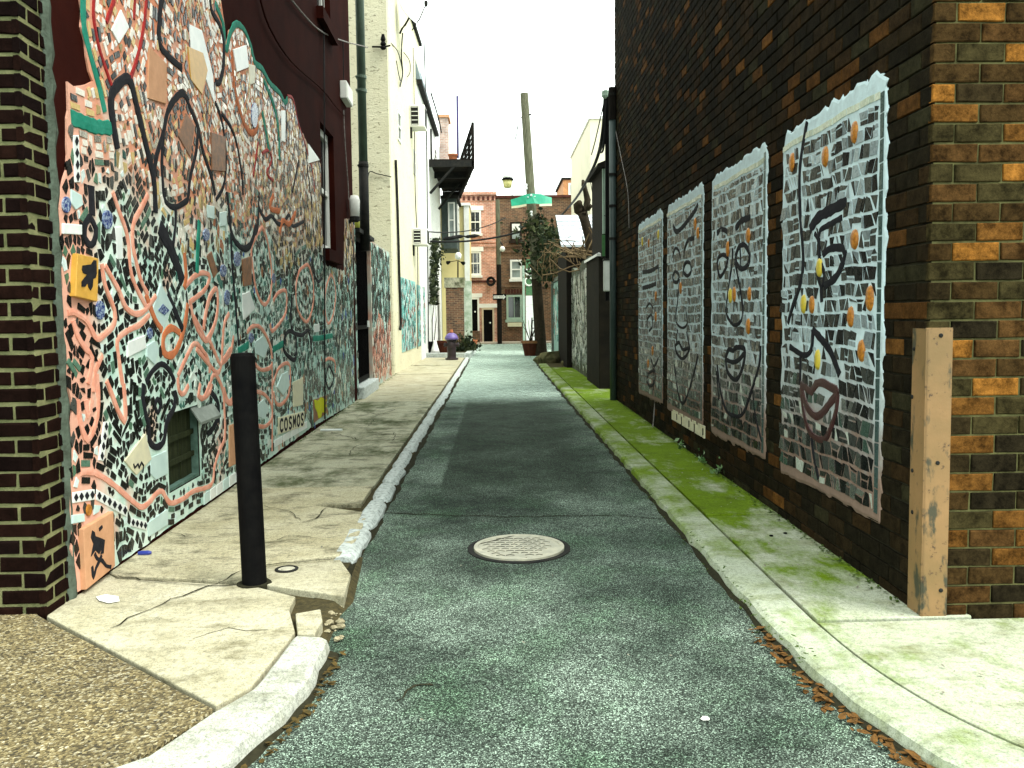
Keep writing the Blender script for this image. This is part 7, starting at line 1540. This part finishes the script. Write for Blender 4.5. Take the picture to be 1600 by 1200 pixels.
# rocks and planter by the pole
for u, v, r_, lb_ in [(861, 566, .38, 'big mossy boulder by the right kerb'), (846, 566, .24, 'smaller brown rock left of the mossy boulder'), (884, 570, .14, 'small flat rock beside the wall foot')]:
    p = gz(u, v); rn = random.Random(u); tag(lump((p.x, p.y + .1, r_ * .28), r_, rn, .75).build('rock', M('mossy_rock_%d' % u, (.16, .14, .075), (.06, .065, .03), 6, .95, .9, 18, dist=.04), smooth=False, bevel=.03), lb_, 'rock', 'rocks by the right kerb')
p = gz(829, 553); pl_ = thing('wooden_tub', 'dark brown tub planter with a bare shrub beside the utility pole', 'planter', p); m = MB(); m.lathe([(.20, -.1), (.30, .38), (.26, .38), (.24, .1)], p, 14); m.build('tub', MT['brown_pot'], pl_); m = MB(); m.lathe([(.30, .36), (.34, .38), (.34, .46), (.29, .46)], p, 14, cap=False); m.build('rim', MT['plaque_brown'], pl_); m = MB(); m.lathe([(.29, .40), (.001, .41)], p, 14, cap=False); m.build('soil', MT['dirt'], pl_)
m = MB(); rn = random.Random(23)
for k in range(9): g = rn.uniform(0, 6.28); m.tube([(p.x, p.y, .4), (p.x + .15 * math.cos(g), p.y + .15 * math.sin(g), .8), (p.x + .3 * math.cos(g), p.y + .3 * math.sin(g), .95 + .5 * rn.random())], [.015, .012, .006], 4)
m.build('shrub', MT['bark'], pl_)
p = at(835, 530, 29.5); ls = thing('plant_ladder', 'small black ladder shelf leaning behind the tub planter', 'ladder', p)
for dx in (0, .22): m = MB(); m.box(p.x - .1 + dx, p.x - .06 + dx, 29.5, 29.55, 0, 1.25); m.build('upright', MT['black_metal'], ls)
for k in range(4): m = MB(); m.box(p.x - .06, p.x + .12, 29.45, 29.6, .3 + .28 * k, .33 + .28 * k); m.build('rung', MT['black_metal'], ls)
# ================================================================ SMALL THINGS ON THE GROUND
bp = gz(398, 913); bt = gz(380, 556)
# bollard: a steel pipe post leaning slightly
top = at(379, 556, bp.y + .05); r_ = .5 * (42 / F_PX) * bp.y * .9
bo = thing('bollard', 'matte black steel pipe bollard standing on the left pavement', 'bollard', bp)
m = MB(); m.tube([(bp.x, bp.y, -.02), top], r_, 24); m.build('pipe', MT['black_metal'], bo, smooth=False, bevel=.004)
rn = random.Random(6); m = MB(); e = [(bp.x + (r_ + .012 + .02 * rn.random()) * math.cos(g * math.pi / 9), bp.y + (r_ + .012 + .02 * rn.random()) * math.sin(g * math.pi / 9)) for g in range(18)]; m.hprism(e, -.02, .011); m.build('dirt_collar', MT['crack'], bo)
d = (top - Vector((bp.x, bp.y, 0))).normalized(); m = MB(); m.lathe([(r_ * .96, 0), (r_ * .9, .012), (r_ * .6, .016), (.001, .018)], top, 24, axis=d); m.build('cap', MT['black_metal'], bo)
cq = gz(448, 890, .006); cp = thing('valve_cover', 'small round iron valve cover beside the bollard', 'valve cover', cq); m = MB(); m.lathe([(.062, 0), (.064, .006), (.05, .010), (.046, .004)], cq, 24, cap=False); m.build('ring', MT['dark_iron'], cp); m = MB(); m.lathe([(.046, .004), (.03, .003), (.026, .008), (.001, .008)], cq, 24, cap=False); m.build('lid', MT['iron_worn'], cp)
m = MB(); m.add([(p.x, p.y, .0085) for p in [gz(u, v) for u, v in [(150, 935), (165, 931), (185, 934), (187, 942), (170, 945), (155, 941)]]], [(0, 1, 2, 3, 4, 5)]); o = m.build('paper_scrap', MT['white_paint']); tag(o, 'flat white scrap on the pale slab by the brick corner', 'litter')
p = gz(216, 868); m = MB(); m.lathe([(.010, 0), (.014, .02), (.014, .06), (.008, .075)], (p.x, p.y, .014), 8, axis=(1, .1, 0)); tag(m.build('lighter', M('blue_plastic', (.02, .03, .25), (.03, .05, .3), 6, .3, 0)), 'small blue plastic lighter lying at the mural foot', 'lighter')
p = gz(1102, 1124, ZR); m = lump((p.x, p.y, rz(p.x, p.y) + .004), .016, random.Random(3), .25); tag(m.build('gum_blob', MT['white_paint']), 'white blob on the near asphalt', 'litter')
for u, v, lb_ in [(1227, 834, 'left black dot on the right slab'), (1205, 838, 'right black dot on the right slab')]:
    p = gz(u, v); m = MB(); m.lathe([(.012, 0), (.012, .006), (.004, .008)], (p.x, p.y, .002), 8); tag(m.build('disc', MT['black_metal']), {1227: 'small black pebble nearer the brick wall on the right slab', 1205: 'small black pebble nearer the kerb on the right slab'}[u], 'disc')  # flat black disc, modelled as a bottle cap
rn = random.Random(55)
def lit(r):
    k = r.random()
    if k < .5: return (r.uniform(1.45, 1.9), 2.4 + 5 * r.random(), .004)
    if k < .75: return (r.uniform(-2.0, -1.05), 3.2 + 6 * r.random(), .011)
    return (r.uniform(-.7, 1.15), 2.6 + 8 * r.random(), ZR + .012)
tag(scatter(230, lit, .003, .011, 71).build('ground_specks', M('speck_debris', (.05, .045, .03), (.4, .38, .3), 90, .9, .1)), 'small dark and pale specks of litter on the ground', 'litter', kind='stuff')
# weeds along the right wall foot
for k, (u, v, h, lb_) in enumerate([(1068, 700, .10, 'tiny pale weed at the brick wall foot, farthest of three'), (1096, 722, .12, 'leafy weed at the brick wall foot, middle of three'), (1122, 741, .10, 'small weed at the brick wall foot, nearest of three')]):
    p = gz(u, v); wd_ = thing('weed', lb_, 'weed', p, 'weeds at the wall foot'); m = leaves(26, lambda r: (p.x + r.gauss(0, .05), p.y + r.gauss(0, .07), abs(r.gauss(0, h * .5))), .015, .035, 80 + k); m.build('leaves', leafmat('weed_leaf_%d' % k, (.05, .12, .03), (.12, .22, .08), (.3, .4, .25)), wd_)
    m = MB(); m.tube([(p.x, p.y, 0), (p.x + .02, p.y, h)], .004, 4); m.build('stem', MT['ivy'], wd_)
p = gz(1020, 668); m = MB(); m.tube([(p.x, p.y, 0), (p.x + .05, p.y + .1, .35), (p.x + .14, p.y + .35, .78)], .007, 5); tag(m.build('thin_stick', MT['cable_pale']), 'thin pale stick leaning on the brick wall below a face', 'stick')
m = MB(); q = gz(497, 676); m.lathe([(.014, 0), (.014, .26)], (q.x + .03, q.y, .03), 8, axis=(1, .0, 0)); tag(m.build('white_bar', MT['plaque_white']), 'short white bar lying on the pavement by the lettered plate', 'litter')
# soil line and grass tufts at the left wall foot
def lfoot(r):
    s_ = 5 + 11 * r.random(); q = LW.pt(s_, 0, .02 + abs(r.gauss(0, .035))); return (q.x, q.y, .01)
tag(scatter(500, lfoot, .006, .022, 91).build('moss_fringe', MT['moss']), 'dark moss fringe along the left wall foot', 'moss', kind='stuff')
